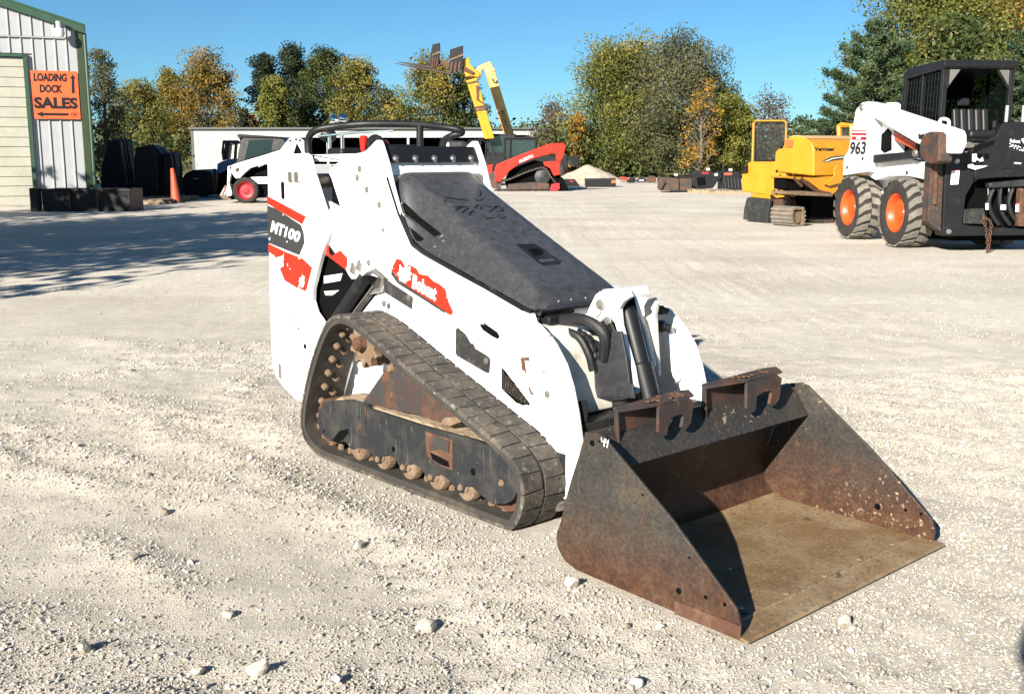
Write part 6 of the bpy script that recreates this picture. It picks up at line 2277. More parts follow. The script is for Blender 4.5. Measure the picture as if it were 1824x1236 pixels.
def crawler(fr, parent, pts, y, w, nlug=34, name='rubber_track', matb=None, matl=None):
    P = catmull([(p[0], y, p[2]) for p in fr.py(y, *pts)], 5, True)
    lp, ln_ = resample(P, nlug * 2)
    mbb, ml = MB(), MB()
    n = len(lp)
    c_ = lp.mean(0)
    rings = []
    for i in range(n):
        t = lp[(i + 1) % n] - lp[i - 1]
        t /= np.linalg.norm(t)
        nn = np.array([-t[2], 0, t[0]])
        if nn @ (lp[i] - c_) < 0: nn = -nn
        k = 0.035
        rings.append([lp[i], lp[i] + (0, w, 0), lp[i] - nn * k + (0, w, 0), lp[i] - nn * k])
        if i % 2 == 0:
            q = np.stack([t, np.array([0, 1, 0]), nn], 1)
            ml.box(tuple(lp[i] + (0, w / 2, 0) + nn * .008), (ln_ / n * 1.15, w * 1.02, .03), Matrix(q.tolist()))
    fs = []
    for i in range(n):
        j = (i + 1) % n
        for k in range(4):
            fs.append((i * 4 + k, i * 4 + (k + 1) % 4, j * 4 + (k + 1) % 4, j * 4 + k))
    mbb.add([p for r in rings for p in r], fs)
    o = mbb.build(name, matb or M['trackside'], parent, smooth=True)
    l = ml.build('tread_bars', matl or M['track'], o)
    l['kind'] = 'stuff'
    return o


ct = crawler(V, trn, c7((625, 1060), (628, 1000), (640, 965), (690, 958), (740, 970), (750, 1050), (740, 1130), (700, 1145), (640, 1120)), -0.12, 0.55, 16, 'crawler_track', M['rustdust'], M['tyretread'])
slab(V, 'track_wheel', c7((640, 1070), (650, 1000), (690, 980), (725, 1000), (725, 1090), (690, 1120), (650, 1105)), -0.08, 0.2, M['rustdust'], ct, 0.02)
bl = slabx(V, 'backfill_blade', c7((128, 1072), (140, 960), (165, 860), (195, 850), (400, 868), (385, 1000), (375, 1115)), -0.25, 0.08, M['frame'], trn, 0.02)
slabx(V, 'blade_arm', c7((400, 870), (545, 870), (575, 1000), (560, 1085), (520, 1080), (510, 1000), (400, 950)), -0.10, 0.3, M['rustplate'], trn, 0.02)
slabx(V, 'yellow_bracket', c7((400, 960), (540, 965), (545, 1085), (395, 1085)), 0.0, 0.2, M['yellow'], trn, 0.01)
mb = MB()
for i in range(16):
    u = 385 + i * 12
    mb.prism(V.px(-0.06, *c7((u, 1080), (u + 6, 1080), (u + 4, 1105), (u, 1105))), (.05, 0, 0))
slabx(V, 'tooth_rail', c7((380, 1095), (570, 1105), (570, 1130), (375, 1115)), -0.05, 0.1, M['rust'], trn)
mb.build('tooth_rail', M['inkgrey'], trn)
slabx(V, 'digging_disc', c7((545, 800), (565, 780), (580, 800), (578, 960), (560, 1085), (545, 1060)), -0.20, 0.06, M['rustplate'], trn, 0.01)
slabx(V, 'yellow_step', c7((200, 815), (400, 825), (540, 830), (540, 850), (400, 868), (210, 850)), -0.06, 0.3, M['yellow'], trn, 0.01)
for q in ((455, 800), (500, 800), (430, 850)):
    p = V.ox(*c7(q)[0], -0.08)
    MB().box(p, (.05, .12, .06), Matrix.Rotation(.5, 3, 'X')).build('clevis', M['inkblack'], trn, bevel=0.01)

# ---------------------------------------------------------------- red compact track loader
c3 = crop(690, 60, 4.12)
gR = gpt(935, 341)
Rf = Fr(gR[0], gR[1], 0)
red = thing('compact_track_loader', 'red compact track loader with dark glazed cab parked facing left, behind the hood', 'track loader', Rf.O, 0)
ra = slab(Rf, 'lift_arm', c3((790, 1085), (788, 1000), (800, 962), (850, 940), (1000, 880), (1170, 815), (1200, 808), (1290, 803), (1306, 820), (1306, 845), (1290, 905), (1268, 940), (1240, 938), (1235, 882), (1205, 880), (1080, 915), (960, 960), (890, 1015), (830, 1090)), -0.05, 0.16, M['tracred'], red, 0.02)
slab(Rf, 'rear_tower', c3((1145, 940), (1272, 938), (1262, 985), (1270, 1035), (1222, 1045), (1195, 990), (1150, 968)), 0.0, 1.5, M['tracred'], red, 0.02)
slab(Rf, 'lift_arm', c3((720, 1050), (735, 968), (775, 958), (765, 1040)), 1.4, 0.16, M['tracred'], red, 0.02)
slab(Rf, 'quick_hitch', c3((700, 1080), (770, 1010), (800, 1010), (830, 1100), (830, 1150), (740, 1120)), 0.1, 1.2, M['rustplate'], red, 0.02)
cb = slab(Rf, 'cab', c3((848, 940), (858, 800), (872, 764), (1085, 764), (1098, 780), (1098, 850), (1085, 870), (960, 930), (905, 950)), 0.25, 1.2, M['black'], red, 0.03)
slab(Rf, 'cab_window', c3((915, 900), (915, 785), (1082, 785), (1082, 845), (950, 910)), 0.243, 0.01, M['glass'], cb)
slab(Rf, 'cab_window', c3((870, 930), (873, 790), (900, 785), (900, 920)), 0.243, 0.01, M['glass'], cb)
slab(Rf, 'cab_roof', c3((860, 760), (1095, 760), (1100, 772), (856, 772)), 0.2, 1.3, M['black'], cb, 0.01)
for u in (905, 862, 1090):
    mb = MB()
    mb.tube(Rf.py(.24, *c3((u, 770), (u - 4, 920))), 0.03, 6)
    mb.build('cab_post', M['black'], cb)
slab(Rf, 'body', c3((860, 1080), (900, 1000), (1080, 930), (1220, 960), (1280, 1060), (1300, 1150), (880, 1150)), 0.25, 1.2, M['dark'], red)
rt = crawler(Rf, red, c3((835, 1150), (828, 1105), (850, 1082), (910, 1062), (1030, 1012), (1130, 984), (1170, 1000), (1200, 1050), (1245, 1110), (1235, 1150), (1050, 1158), (930, 1160)), 0.0, 0.42, 46)
slab(Rf, 'track_frame', c3((880, 1150), (885, 1105), (1080, 1090), (1190, 1100), (1190, 1145)), 0.06, 0.3, M['rustplate'], rt, 0.02)
p = Rf.oy(*c3((1138, 1050))[0], 0.03)
MB().lathe([(0, .04), (.1, .04), (.16, .02), (.28, 0), (.28, -.3)], (p[0], 0.1, p[2]), (0, -1, 0), 20).build('drive_sprocket', M['frame'], rt, smooth=True)
slab(Rf, 'red_idler', c3((1190, 1150), (1205, 1105), (1265, 1095), (1268, 1140), (1240, 1158)), -0.02, 0.1, M['crimson'], rt, 0.02)
slab(Rf, 'rear_bumper', c3((1265, 1050), (1290, 1060), (1330, 1140), (1320, 1165), (1270, 1160)), 0.1, 1.2, M['dark'], red, 0.02)
text_mesh('KUBOTA', Rf.oy(*c3((972, 951))[0], -.053), Rf.oy(*c3((1074, 906))[0], -.053), Rf.oy(*c3((966, 930))[0], -.053), M['inkwhite'], ra, bold=0.02)
text_mesh('SVL', Rf.oy(*c3((1180, 962))[0], -.004), Rf.oy(*c3((1240, 962))[0], -.004), Rf.oy(*c3((1180, 946))[0], -.004), M['inkgrey'], red, name='worn_lettering', bold=0.02) if 0 else None
for q in ((1240, 875), (1215, 845), (1120, 850)):
    p = Rf.oy(*c3(q)[0], -.052)
    MB().lathe([(0, .02), (.03, .02), (.04, 0)], (p[0], -.05, p[2]), (0, -1, 0), 10).build('arm_pin', M['rust'], ra)

# ---------------------------------------------------------------- two telehandlers behind
def telehandler(name, label, Y, boom, head, mats, text, base_u, carriage):
    H = Fr(0, Y, 0)
    bx0 = H.oy(base_u, 300, 0)[0]
    root = thing(name, label, 'telehandler', (0, Y, 0), 0, 'telehandlers with raised booms')
    bm_ = slab(H, 'boom', c3(*boom), 0, 0.5, mats[0], root, 0.03)
    n = len(boom)
    # sleeve bands where the sections nest
    (ax, ay), (bx_, by), (cx, cy), (dx, dy) = boom[:4]
    for t in ((0.04, .07), (0.45, .49), (0.50, .53)) if carriage else ((0.02, .06), (.08, .10)):
        q = [(ax + (dx - ax) * t[0] - 4, ay + (dy - ay) * t[0]), (bx_ + (cx - bx_) * t[0] + 4, by + (cy - by) * t[0]), (bx_ + (cx - bx_) * t[1] + 4, by + (cy - by) * t[1]), (ax + (dx - ax) * t[1] - 4, ay + (dy - ay) * t[1])]
        slab(H, 'boom_collar', c3(*q), -0.03, 0.56, M['rustplate'] if carriage else mats[1], bm_, 0.01)
    slab(H, 'boom_head', c3(*head), 0.02, 0.46, mats[1], root, 0.03)
    # side plates drawn along the boom so its box section reads
    sft = [(ax + 14, ay + 20), (ax + 26, ay + 20), (dx + 24, dy - 30), (dx + 12, dy - 30)]
    slab(H, 'boom_rail', c3(*sft), -0.025, 0.03, M['yellowdust'] if not carriage else M['boom'], bm_, 0.005)
    MB().bx(bx0 - 1.2, bx0 + 3.6, 0.0, 1.9, 0.55, 1.25).build('chassis', M['black'], root, bevel=0.05)
    mb = MB()
    mb.bx(bx0 - .3, bx0 + 1.1, 0.7, 1.7, 1.2, 2.3)
    c_ = mb.build('cab', M['black'], root, bevel=0.05)
    MB().bx(bx0 - .2, bx0 + 1.0, 0.69, 0.70, 1.4, 2.2).build('cab_window', M['glass'], c_)
    for x in (-.6, 2.9):
        for y, sd in ((.1, -1), (1.8, 1)):
            wheel(root, (bx0 + x, y, .55), .55, .4, M['boom'], M['tyreside'], M['tyreside'], 14, sd)
    return H, root, bm_


H1, te1, b1 = telehandler('telehandler', 'bright yellow telehandler boom carrying raised pallet forks, left of the two booms', 52,
                      [(578, 345), (655, 325), (785, 770), (715, 775)], [(553, 190), (562, 182), (600, 178), (608, 228), (640, 262), (682, 288), (670, 322), (610, 312), (575, 318), (560, 270)],
                      (M['boom'], M['boom']), None, 878, True)
tool = slab(H1, 'fork_carriage', c3((380, 190), (460, 215), (550, 230), (640, 285), (620, 300), (540, 262), (450, 250), (380, 225)), -0.1, 0.3, M['rust'], te1, 0.02)
for pts in ([(330, 82), (386, 68), (388, 120), (378, 245), (340, 252), (303, 238), (318, 150)], [(460, 118), (556, 88), (555, 255), (520, 280), (480, 288), (450, 272)]):
    pa = slab(H1, 'load_backrest', c3(*pts), -0.2, 0.12, M['black'], tool, 0.02)
    u0, v0 = pts[0]; u1, v1 = pts[1]
    slab(H1, 'backrest_bar', c3((u0 - 2, v0 + 72), (u1, v1 + 60), (u1, v1 + 74), (u0 - 3, v0 + 84)), -0.24, 0.05, M['rustdust'], pa)
    w__ = u1 - u0
    for k in (.15, .45, .75):
        slab(H1, 'fork_shank', c3((u0 + w__ * k - 8, v0 + 95), (u0 + w__ * (k + .16) - 8, v0 + 90), (u0 + w__ * (k + .12) - 14, v0 + 165), (u0 + w__ * k - 16, v0 + 165)), -0.24, 0.05, M['rust'], pa)
for a, b2 in (((55, 219), (465, 296)), ((80, 208), (335, 252))):
    mb = MB()
    A_, B_2 = [Vector(H1.oy(*q, -.15 if a[0] < 60 else .3)) for q in c3(a, b2)]
    mb.tube([A_, A_.lerp(B_2, .3), B_2], [0.012, 0.045, 0.06], 6)
    mb.build('fork_tine', M['rustplate'], tool)
slab(H1, 'bracing', c3((650, 380), (675, 385), (672, 485), (715, 515), (712, 525), (655, 490)), -0.03, 0.02, M['rust'], b1)
H2, te2, b2m = telehandler('telehandler', 'faded yellow telehandler boom with tilted empty head, right of the fork boom', 55,
                      [(715, 262), (778, 246), (932, 745), (862, 752)], [(645, 262), (668, 240), (752, 204), (770, 230), (777, 262), (715, 280), (708, 262), (690, 275), (685, 312), (668, 325), (652, 305)],
                      (M['boompale'], M['boompale']), None, 905, False)
slab(H2, 'head_slot', c3((650, 278), (662, 272), (676, 292), (668, 302)), 0.0, 0.03, M['dark'], te2)
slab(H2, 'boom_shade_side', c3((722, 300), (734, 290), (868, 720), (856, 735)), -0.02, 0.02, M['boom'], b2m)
text_mesh('JCB', H2.oy(*c3((893, 690))[0], -.04), H2.oy(*c3((862, 575))[0], -.04), H2.oy(*c3((862, 668))[0], -.04), M['inkblack'], b2m, name='lettering', bold=0.0)
mb = MB()
mb.tube(catmull(H2.py(-.05, *c3((770, 330), (782, 355), (800, 362), (802, 345))), 4), .03, 6)
mb.build('boom_marking', M['inkblack'], b2m)

# ---------------------------------------------------------------- dark loader between hood and booms
gD = gpt(815, 332)
D = Fr(gD[0], gD[1], 0)
dk = thing('skid_steer_loader', 'dark skid steer with grey side panel and tube frame beside the guard bar end', 'skid steer', D.O, 0)
dc = slab(D, 'body', c3((400, 860), (410, 800), (440, 785), (560, 788), (640, 860), (720, 900), (700, 1090), (420, 1090)), 0.1, 1.3, M['black'], dk, 0.04)
slab(D, 'side_panel', c3((468, 855), (472, 800), (548, 800), (540, 855)), 0.09, 0.02, M['decalgrey'], dc)
slab(D, 'vent_panel', c3((418, 840), (425, 795), (455, 800), (458, 850)), 0.09, 0.02, M['inkgrey'], dc)
mb = MB()
for ln_ in (((560, 860), (600, 785), (700, 780), (722, 800), (722, 900)), ((590, 860), (625, 795), (690, 795)), ((650, 880), (690, 800)), ((650, 800), (690, 880)), ((720, 790), (760, 930)), ((745, 780), (800, 900))):
    mb.tube(D.py(0.05, *c3(*ln_)), 0.032, 6)
mb.build('tube_frame', M['black'], dk)
for x in (-.8, .9):
    wheel(dk, (x, .1, .4), .4, .3, M['black'], M['tyreside'], M['tyreside'], 14)
    wheel(dk, (x, 1.4, .4), .4, .3, M['black'], M['tyreside'], M['tyreside'], 14, 1)

# ---------------------------------------------------------------- white and blue skid steers at the left
c2_ = crop(300, 180, 6.18)
gQ = gpt(436, 362)
Q = Fr(gQ[0], gQ[1], 0)
sk2 = thing('skid_steer_loader', 'white skid steer with dark red wheel and dark glass cab, facing left', 'skid steer', Q.O, 0)
cc = slab(Q, 'cab', c2_((748, 692), (790, 440), (752, 378), (770, 366), (1230, 398), (1290, 440), (1290, 520), (1070, 590), (900, 640)), 0.35, 1.0, M['decalgrey'], sk2, 0.04)
slab(Q, 'cab_window', c2_((840, 650), (885, 432), (1150, 424), (1130, 560), (960, 612)), 0.343, 0.01, M['glass'], cc)
slab(Q, 'cab_roof', c2_((752, 378), (770, 364), (1235, 396), (1250, 412), (800, 400), (790, 432)), 0.30, 1.1, M['black'], cc, 0.02)
wa = slab(Q, 'lift_arm', c2_((660, 725), (740, 690), (1070, 592), (1230, 540), (1275, 480), (1320, 425), (1350, 405), (1390, 400), (1440, 408), (1490, 435), (1500, 600), (1440, 600), (1400, 590), (1060, 688), (900, 740), (830, 800), (790, 850), (740, 855), (700, 800)), 0.0, 0.15, M['white_far'], sk2, 0.015)
for q in ((1340, 440), (1405, 425), (1448, 436)):
    p = Q.oy(*c2_(q)[0], -.003)
    MB().cyl((p[0], -.004, p[2]), (p[0], .02, p[2]), .035, 10).build('pin_hole', M['dark'], wa)
slab(Q, 'arm_gap', c2_((1412, 460), (1470, 570), (1450, 585), (1375, 582)), -0.004, 0.01, M['dark'], wa)
slab(Q, 'cat_head_print', c2_((735, 735), (752, 742), (770, 740), (788, 735), (780, 755), (790, 775), (770, 772), (762, 786), (745, 782), (740, 770), (732, 765), (745, 755)), -0.004, 0.01, M['inkblack'], wa)
slab(Q, 'lower_body', c2_((900, 840), (1500, 820), (1500, 915), (960, 915)), 0.15, 1.3, M['white_far'], sk2, 0.02)
slab(Q, 'chassis', c2_((840, 800), (1060, 700), (1500, 690), (1500, 1060), (980, 1060), (860, 900)), 0.25, 1.2, M['dark'], sk2)
wheel(sk2, (Q.oy(*c2_((842, 985))[0], 0)[0], 0.16, 0.345), 0.362, 0.3, M['crimson'], M['tyreside'], M['tyreside'], 16, -1, 0.68)
wheel(sk2, (Q.oy(*c2_((842, 985))[0], 0)[0] + 1.25, 0.16, 0.345), 0.362, 0.3, M['crimson'], M['tyreside'], M['tyreside'], 16, -1, 0.68)
slab(Q, 'front_leg', c2_((652, 722), (702, 712), (668, 900), (700, 1010), (690, 1045), (640, 1048), (645, 940)), 0.0, 0.15, M['white_far'], sk2, 0.01)
fb = slab(Q, 'hitch_plate', c2_((560, 1040), (620, 930), (650, 930), (640, 1045), (700, 1090), (600, 1080)), 0.05, 1.2, M['rustdust'], sk2, 0.01)
for k in range(3):
    slab(Q, 'striped_rod', c2_((575 + k * 16, 1035), (612 + k * 16, 960), (620 + k * 16, 960), (584 + k * 16, 1038)), 0.03, 0.02, M['inkwhite' if k != 1 else 'crimson'], fb)
gB = gpt(405, 353)
Bf = Fr(gB[0], gB[1], 0)
blu = thing('skid_steer_loader', 'blue skid steer with light see-through cab half hidden behind the white one', 'skid steer', Bf.O, 0)
slab(Bf, 'lift_arm', c2_((532, 790), (540, 690), (600, 660), (742, 628), (750, 700), (680, 718), (620, 770), (560, 800)), 0, 0.2, M['blue'], blu, 0.02)
slab(Bf, 'body', c2_((540, 790), (700, 720), (900, 720), (900, 1000), (530, 1040)), 0.2, 1.1, M['dark'], blu, 0.02)
mb = MB()
for ln_ in (((612, 655), (600, 560), (606, 450), (770, 452)), ((645, 640), (665, 480), (745, 478), (735, 640)), ((606, 450), (665, 478))):
    mb.tube(Bf.py(.3, *c2_(*ln_)), 0.05, 6)
cbl = mb.build('cab_frame', M['decalgrey'], blu)
slab(Bf, 'cab_post', c2_((606, 650), (622, 470), (662, 475), (640, 650)), .3, .5, M['decalgrey'], cbl, .01)
slab(Bf, 'cab_roof', c2_((592, 455), (600, 440), (775, 440), (775, 470), (660, 472)), .25, 1.0, M['decalgrey'], cbl, .02)
gX = gpt(360, 352)
Xf = Fr(gX[0], gX[1], 0)
bb = thing('loader_bucket', 'round-backed black bucket with rusty post beside the blue skid steer', 'bucket', Xf.O, 0)
bq_ = slab(Xf, 'bucket_shell', c2_((112, 960), (130, 880), (180, 800), (262, 760), (350, 755), (440, 770), (482, 800), (482, 1010), (420, 1045), (200, 1055), (125, 1010)), 0, 1.4, M['black'], bb, 0.06)
slab(Xf, 'label_strip', c2_((275, 852), (335, 850), (335, 860), (275, 862)), -0.004, 0.01, M['inkgrey'], bq_)
slab(Xf, 'rusty_post', c2_((490, 748), (522, 746), (522, 1010), (492, 1010)), -.05, .1, M['rust'], bb, .01)

# orange marker cone
gC = gpt(314, 361)
cone = thing('marker_cone', 'tall narrow orange marker cone standing beside the black stacks', 'cone', (gC[0], gC[1], 0), 0)
M['cone'] = paint('cone_orange', (0.36, 0.065, 0.028), 0.6)
MB().lathe([(0, .95), (.05, .95), (.06, .90), (.14, .04), (.15, .02)], (0, 0, 0), (-0.06, 0, 1), 16).build('cone_body', M['cone'], cone, smooth=True)
MB().bx(-.2, .2, -.2, .2, 0, .04).build('cone_base', M['black'], cone, bevel=.01)

# black stacks, the long trough and pallets beside the building
c1_ = crop(0, 0, 3.09)
gk = gpt(240, 357)
Kf = Fr(gk[0], gk[1], 0)
for i, (pts, lab) in enumerate((([(552, 1085), (555, 960), (575, 830), (592, 772), (625, 760), (660, 764), (672, 860), (690, 960), (700, 1085)], 'tallest black stack of rubber tracks nearest the white building'),
                               ([(742, 1085), (746, 860), (755, 805), (790, 795), (832, 798), (872, 835), (880, 1000), (880, 1085)], 'broad black stack of rubber tracks in the middle of the row'),
                               ([(885, 1085), (888, 860), (895, 836), (930, 834), (942, 900), (946, 1085)], 'narrow black stack of rubber tracks beside the orange marker cone'))):
    t_ = thing('track_stack', lab, 'track stack', Kf.O, 0, 'rubber tracks stacked by the building')
    P = Kf.py(0, *c1_(*pts))
    zs = [p[2] for p in P]
    cx_ = sum(p[0] for p in P) / len(P)
    zmax = max(zs)
    xa2, xb2 = min(p[0] for p in P), max(p[0] for p in P)
    nl = 7
    for k in range(nl):
        ya = k * 0.17
        sh = rr3.uniform(-.05, .05)
        q = [(p[0] + sh, ya, p[2] * (1 - .05 * rr3.random())) for p in P]
        MB().prism(q, (0, .14, 0)).build('rubber_track', M['black'], t_, bevel=.03)
gt = gpt(150, 377)
Tf = Fr(gt[0], gt[1], 0)
tr_ = thing('steel_trough', 'long low black steel trough on the ground in front of the white building', 'trough', Tf.O, 0)
P = Tf.py(0, *c1_((228, 1042), (710, 1036), (714, 1152), (234, 1162)))
xa2, xb2, zt2 = P[0][0], P[1][0], P[0][2]
MB().bx(xa2, xb2, 0, .03, 0.01, zt2).build('trough_front', M['black'], tr_, bevel=.006)
MB().bx(xa2, xb2, .9, .93, 0.01, zt2).build('trough_back', M['black'], tr_, bevel=.006)
MB().bx(xa2, xb2, .03, .9, 0.01, .04).build('trough_floor', M['black'], tr_)
for x in (xa2, xb2 - .03):
    MB().bx(x, x + .03, .03, .9, .04, zt2).build('trough_end', M['black'], tr_)
MB().bx(xa2 - .02, xb2 + .02, -.03, .0, zt2 - .06, zt2 + .01).build('trough_rim', M['black'], tr_, bevel=.006)
for x in (0.3, 0.62):
    MB().bx(xa2 + (xb2 - xa2) * x, xa2 + (xb2 - xa2) * x + .06, -.03, 0, .02, zt2 - .06).build('trough_rib', M['rustplate'], tr_)
MB().bx(xa2 - .25, xa2 - .05, -.1, .1, 0, .55).build('trough_leg', M['black'], tr_, bevel=.01)


def pallet(x, y, label, wx=1.2, wy=1.0, rot=0.0, mat=None):
    t_ = thing('wooden_pallet', label, 'pallet', (x, y, 0.0), rot, 'wooden pallets on the yard')
    for i in range(6):
        MB().bx(-wx / 2 + i * wx / 6 + .01, -wx / 2 + (i + .75) * wx / 6 + .01, -wy / 2, wy / 2, .10, .125).build('plank', M['wood'], t_)
    for i in range(3):
        yy = -wy / 2 + i * (wy - .09) / 2
        MB().bx(-wx / 2, wx / 2, yy, yy + .09, .0, .10).build('stringer', M['wood'], t_)
    return t_


g = gpt(262, 363)
pallet(g[0], g[1], 'weathered pallet in the shade just right of the long black trough')
g = gpt(296, 358)
pallet(g[0] + .1, g[1] + .4, 'weathered pallet in the shade at the foot of the orange marker cone')

# ---------------------------------------------------------------- gravel pile with dark blocks
c4 = crop(940, 60, 4.119)
gp = gpt(1052, 327)
PX, PY = gp[0], gp[1] + 1.6
M['pile'] = paint('heaped_fine_gravel', (0.36, 0.31, 0.235), 0.95, [((0.44, 0.385, 0.3), 2, 0.45, 0.65, 8)], bump=0.6, bscale=14)
rows = []
ph = at_depth(1047, 293, PY)[2]
for i in range(41):
    r_ = []
    for k in range(81):
        x = -2.2 + k * 4.4 / 80
        y = -2.0 + i * 4.0 / 40
        d = math.hypot(x * 1.0 + .12 * math.sin(y * 3), y * 1.05)
        z = max(-.05, (1.85 - d)) / 1.85 * ph * (1.04 - .10 * max(0, 1 - d / .6) ** 2)
        r_.append([x, y, z])
    rows.append(r_)
A_ = np.array(rows)
A_[..., 2] += (A_[..., 2] > 0) * (fbm(A_[..., 0], A_[..., 1], 21, .5, 4) - .5) * .16
o = MB().grid([[tuple(p) for p in r_] for r_ in A_]).build('gravel_pile', M['pile'], None, smooth=True, recalc=False)
o.location = (PX, PY, 0)
setp(o, 'pale conical heap of fine gravel behind two dark blocks', 'gravel pile')
for pts, lab, y_ in (([(425, 1070), (645, 1066), (648, 1124), (428, 1126)], 'long dark steel box with red corner reflector in front of the gravel heap', 0), ([(262, 1072), (345, 1070), (380, 1112), (380, 1124), (262, 1122)], 'short dark block in front of the gravel heap beside the red loader', 0)):
    gg = gpt(*c4((pts[3][0], pts[3][1]))[0])
    Yf = Fr(gg[0], gg[1], 0)
    t_ = thing('steel_box', lab, 'box', Yf.O, 0)
    bx_ = slab(Yf, 'box_body', c4(*pts), 0, 0.7, M['black'], t_, 0.02)
    if len(pts) == 4 and pts[0][0] > 400:
        slab(Yf, 'reflector', c4((615, 1078), (645, 1076), (645, 1096), (615, 1098)), -0.012, 0.012, M['signorange'], bx_)
        slab(Yf, 'top_rail', c4((425, 1066), (647, 1062), (647, 1070), (425, 1073)), -0.02, 0.74, M['frame'], bx_)
    else:
        slab(Yf, 'reflector', c4((305, 1078), (335, 1078), (335, 1090), (308, 1090)), -0.012, 0.012, M['crimson'], bx_)

# ---------------------------------------------------------------- row of attachments under the trees
gA = gpt(1245, 343)
Af = Fr(gA[0], gA[1], 0)
t_ = thing('loader_bucket', 'rusty dark bucket at the left end of the attachment row under the trees', 'bucket', Af.O, 0, 'attachments parked under the trees')
slab(Af, 'bucket_side', c4((950, 1135), (962, 1062), (985, 1055), (1010, 1090), (975, 1152)), -0.1, 0.05, M['rustplate'], t_, .01)
slab(Af, 'bucket_shell', c4((985, 1055), (1110, 1060), (1116, 1156), (975, 1152), (1000, 1090)), 0.0, 0.8, M['rustplate'], t_, .03)
t_ = thing('loader_bucket', 'brown-black bucket second from the left in the attachment row', 'bucket', Af.O, 0, 'attachments parked under the trees')
slab(Af, 'bucket_shell', c4((1112, 1056), (1208, 1052), (1206, 1152), (1118, 1156)), 0.05, 0.8, M['rustplate'], t_, .03)
slab(Af, 'bucket_rim', c4((1108, 1050), (1212, 1046), (1212, 1058), (1108, 1062)), 0.02, 0.86, M['black'], t_, .01)
slab(Af, 'price_tag', c4((1078, 1028), (1098, 1028), (1098, 1044), (1078, 1044)), 0.0, 0.02, M['inkwhite'], t_)
t_ = thing('grapple_attachment', 'black grapple attachment with red label and white tag, third in the row', 'attachment', Af.O, 0, 'attachments parked under the trees')
g1 = slab(Af, 'grapple_frame', c4((1210, 1120), (1208, 1020), (1240, 1002), (1270, 1020), (1425, 1012), (1430, 1060), (1390, 1090), (1360, 1135), (1240, 1142)), 0, 0.9, M['black'], t_, .04)
slab(Af, 'red_label', c4((1275, 1018), (1330, 1016), (1330, 1030), (1275, 1032)), -.01, .01, M['crimson'], g1)
slab(Af, 'price_tag', c4((1310, 988), (1334, 988), (1334, 1004), (1310, 1004)), .1, .02, M['inkwhite'], t_)
slab(Af, 'price_tag', c4((1372, 1028), (1394, 1026), (1394, 1042), (1372, 1044)), -.02, .02, M['inkwhite'], t_)
slab(Af, 'dark_gap', c4((1240, 1060), (1300, 1050), (1310, 1110), (1250, 1120)), -.006, .01, M['dark'], g1)
t_ = thing('grapple_attachment', 'black attachment with orange label at the right end of the row', 'attachment', Af.O, 0, 'attachments parked under the trees')
g2 = slab(Af, 'attachment_frame', c4((1425, 1145), (1432, 1020), (1470, 1008), (1560, 1012), (1575, 1150)), 0, 0.9, M['black'], t_, .04)
slab(Af, 'orange_label', c4((1440, 1022), (1500, 1020), (1500, 1038), (1440, 1040)), -.01, .01, M['cone'], g2)
slab(Af, 'price_tag', c4((1476, 992), (1500, 992), (1500, 1008), (1476, 1008)), .1, .02, M['inkwhite'], t_)
mb = MB()
mb.tube(Af.py(.3, *c4((1432, 1010), (1436, 940))), .03, 6)
mb.build('upright_post', M['frame'], g2)
mb = MB()
for k in range(5):
    u = 1445 + k * 24
    mb.tube(Af.py(-.02, *c4((u, 1060), (u + 8, 1135))), .02, 5)
mb.build('ribs', M['decalgrey'], g2)
g = gpt(1265, 344)
pallet(g[0], g[1] + .1, 'pallet under the black grapple in the attachment row', 1.4)
g = gpt(1300, 346)
pallet(g[0] + .1, g[1] + .1, 'pallet under the right end of the attachment row', 1.4)
# low clutter under the trees
for u, v, w_px, h_px, matn, lab in ((1108, 325, 24, 8, 'cone', 'orange steel beam lying on the ground behind the gravel heap'),
                                    (1125, 327, 14, 9, 'black', 'black coil on the ground between gravel heap and attachment row'),
                                    (1142, 326, 16, 8, 'frame', 'grey implement with white tag on the ground under the trees'),
                                    (1160, 326, 18, 11, 'rust', 'rusty red implement on the ground left of the attachment row'),
                                    (1179, 327, 12, 13, 'black', 'black toolbox beside the leftmost bucket of the row')):
    gg = gpt(u, v)
    sc_ = gg[1] / FPX
    t_ = thing('yard_implement', lab, 'implement', (gg[0], gg[1], 0), 0)
    w2_, h2_ = w_px * sc_, h_px * sc_
    MB().bx(-w2_ / 2, w2_ / 2, 0, .5, 0.03, h2_ * .7).build('implement_body', M[matn], t_, bevel=.05)
    MB().tube([(-w2_ * .3, .1, h2_ * .5), (-w2_ * .1, .1, h2_), (w2_ * .35, .1, h2_ * .9), (w2_ * .42, .1, .1)], .05, 6).build('implement_arm', M[matn], t_)
    if matn == 'frame':
        MB().bx(-.08, .12, -.01, 0, h2_ * .4, h2_ * .65).build('price_tag', M['inkwhite'], t_)
# ================================================================== the photographer, standing left of the lens; only the shadow reaches the view
M['jacket'] = paint('dark_jacket', (0.03, 0.035, 0.05), 0.8)
M['trousers'] = paint('blue_jeans', (0.04, 0.06, 0.12), 0.85)
M['skin'] = paint('skin', (0.45, 0.27, 0.19), 0.5)
M['hair'] = paint('brown_hair', (0.03, 0.018, 0.01), 0.6)


def skin_mesh(name, verts, edges, radii, mat, parent, root=0, levels=1):
    me_ = bpy.data.meshes.new(name)
    me_.from_pydata(verts, edges, [])
    me_.materials.append(mat)
    o = bpy.data.objects.new(name, me_)
    COL.objects.link(o)
    if parent is not None:
        o.parent = parent
    md = o.modifiers.new('skin', 'SKIN')
    md.use_smooth_shade = True
    for i, r_ in enumerate(radii):
        d = me_.skin_vertices[0].data[i]
        d.radius = (r_, r_) if not isinstance(r_, tuple) else r_
        d.use_root = i == root
    s_ = o.modifiers.new('sub', 'SUBSURF')
    s_.levels = levels
    s_.render_levels = levels
    return o


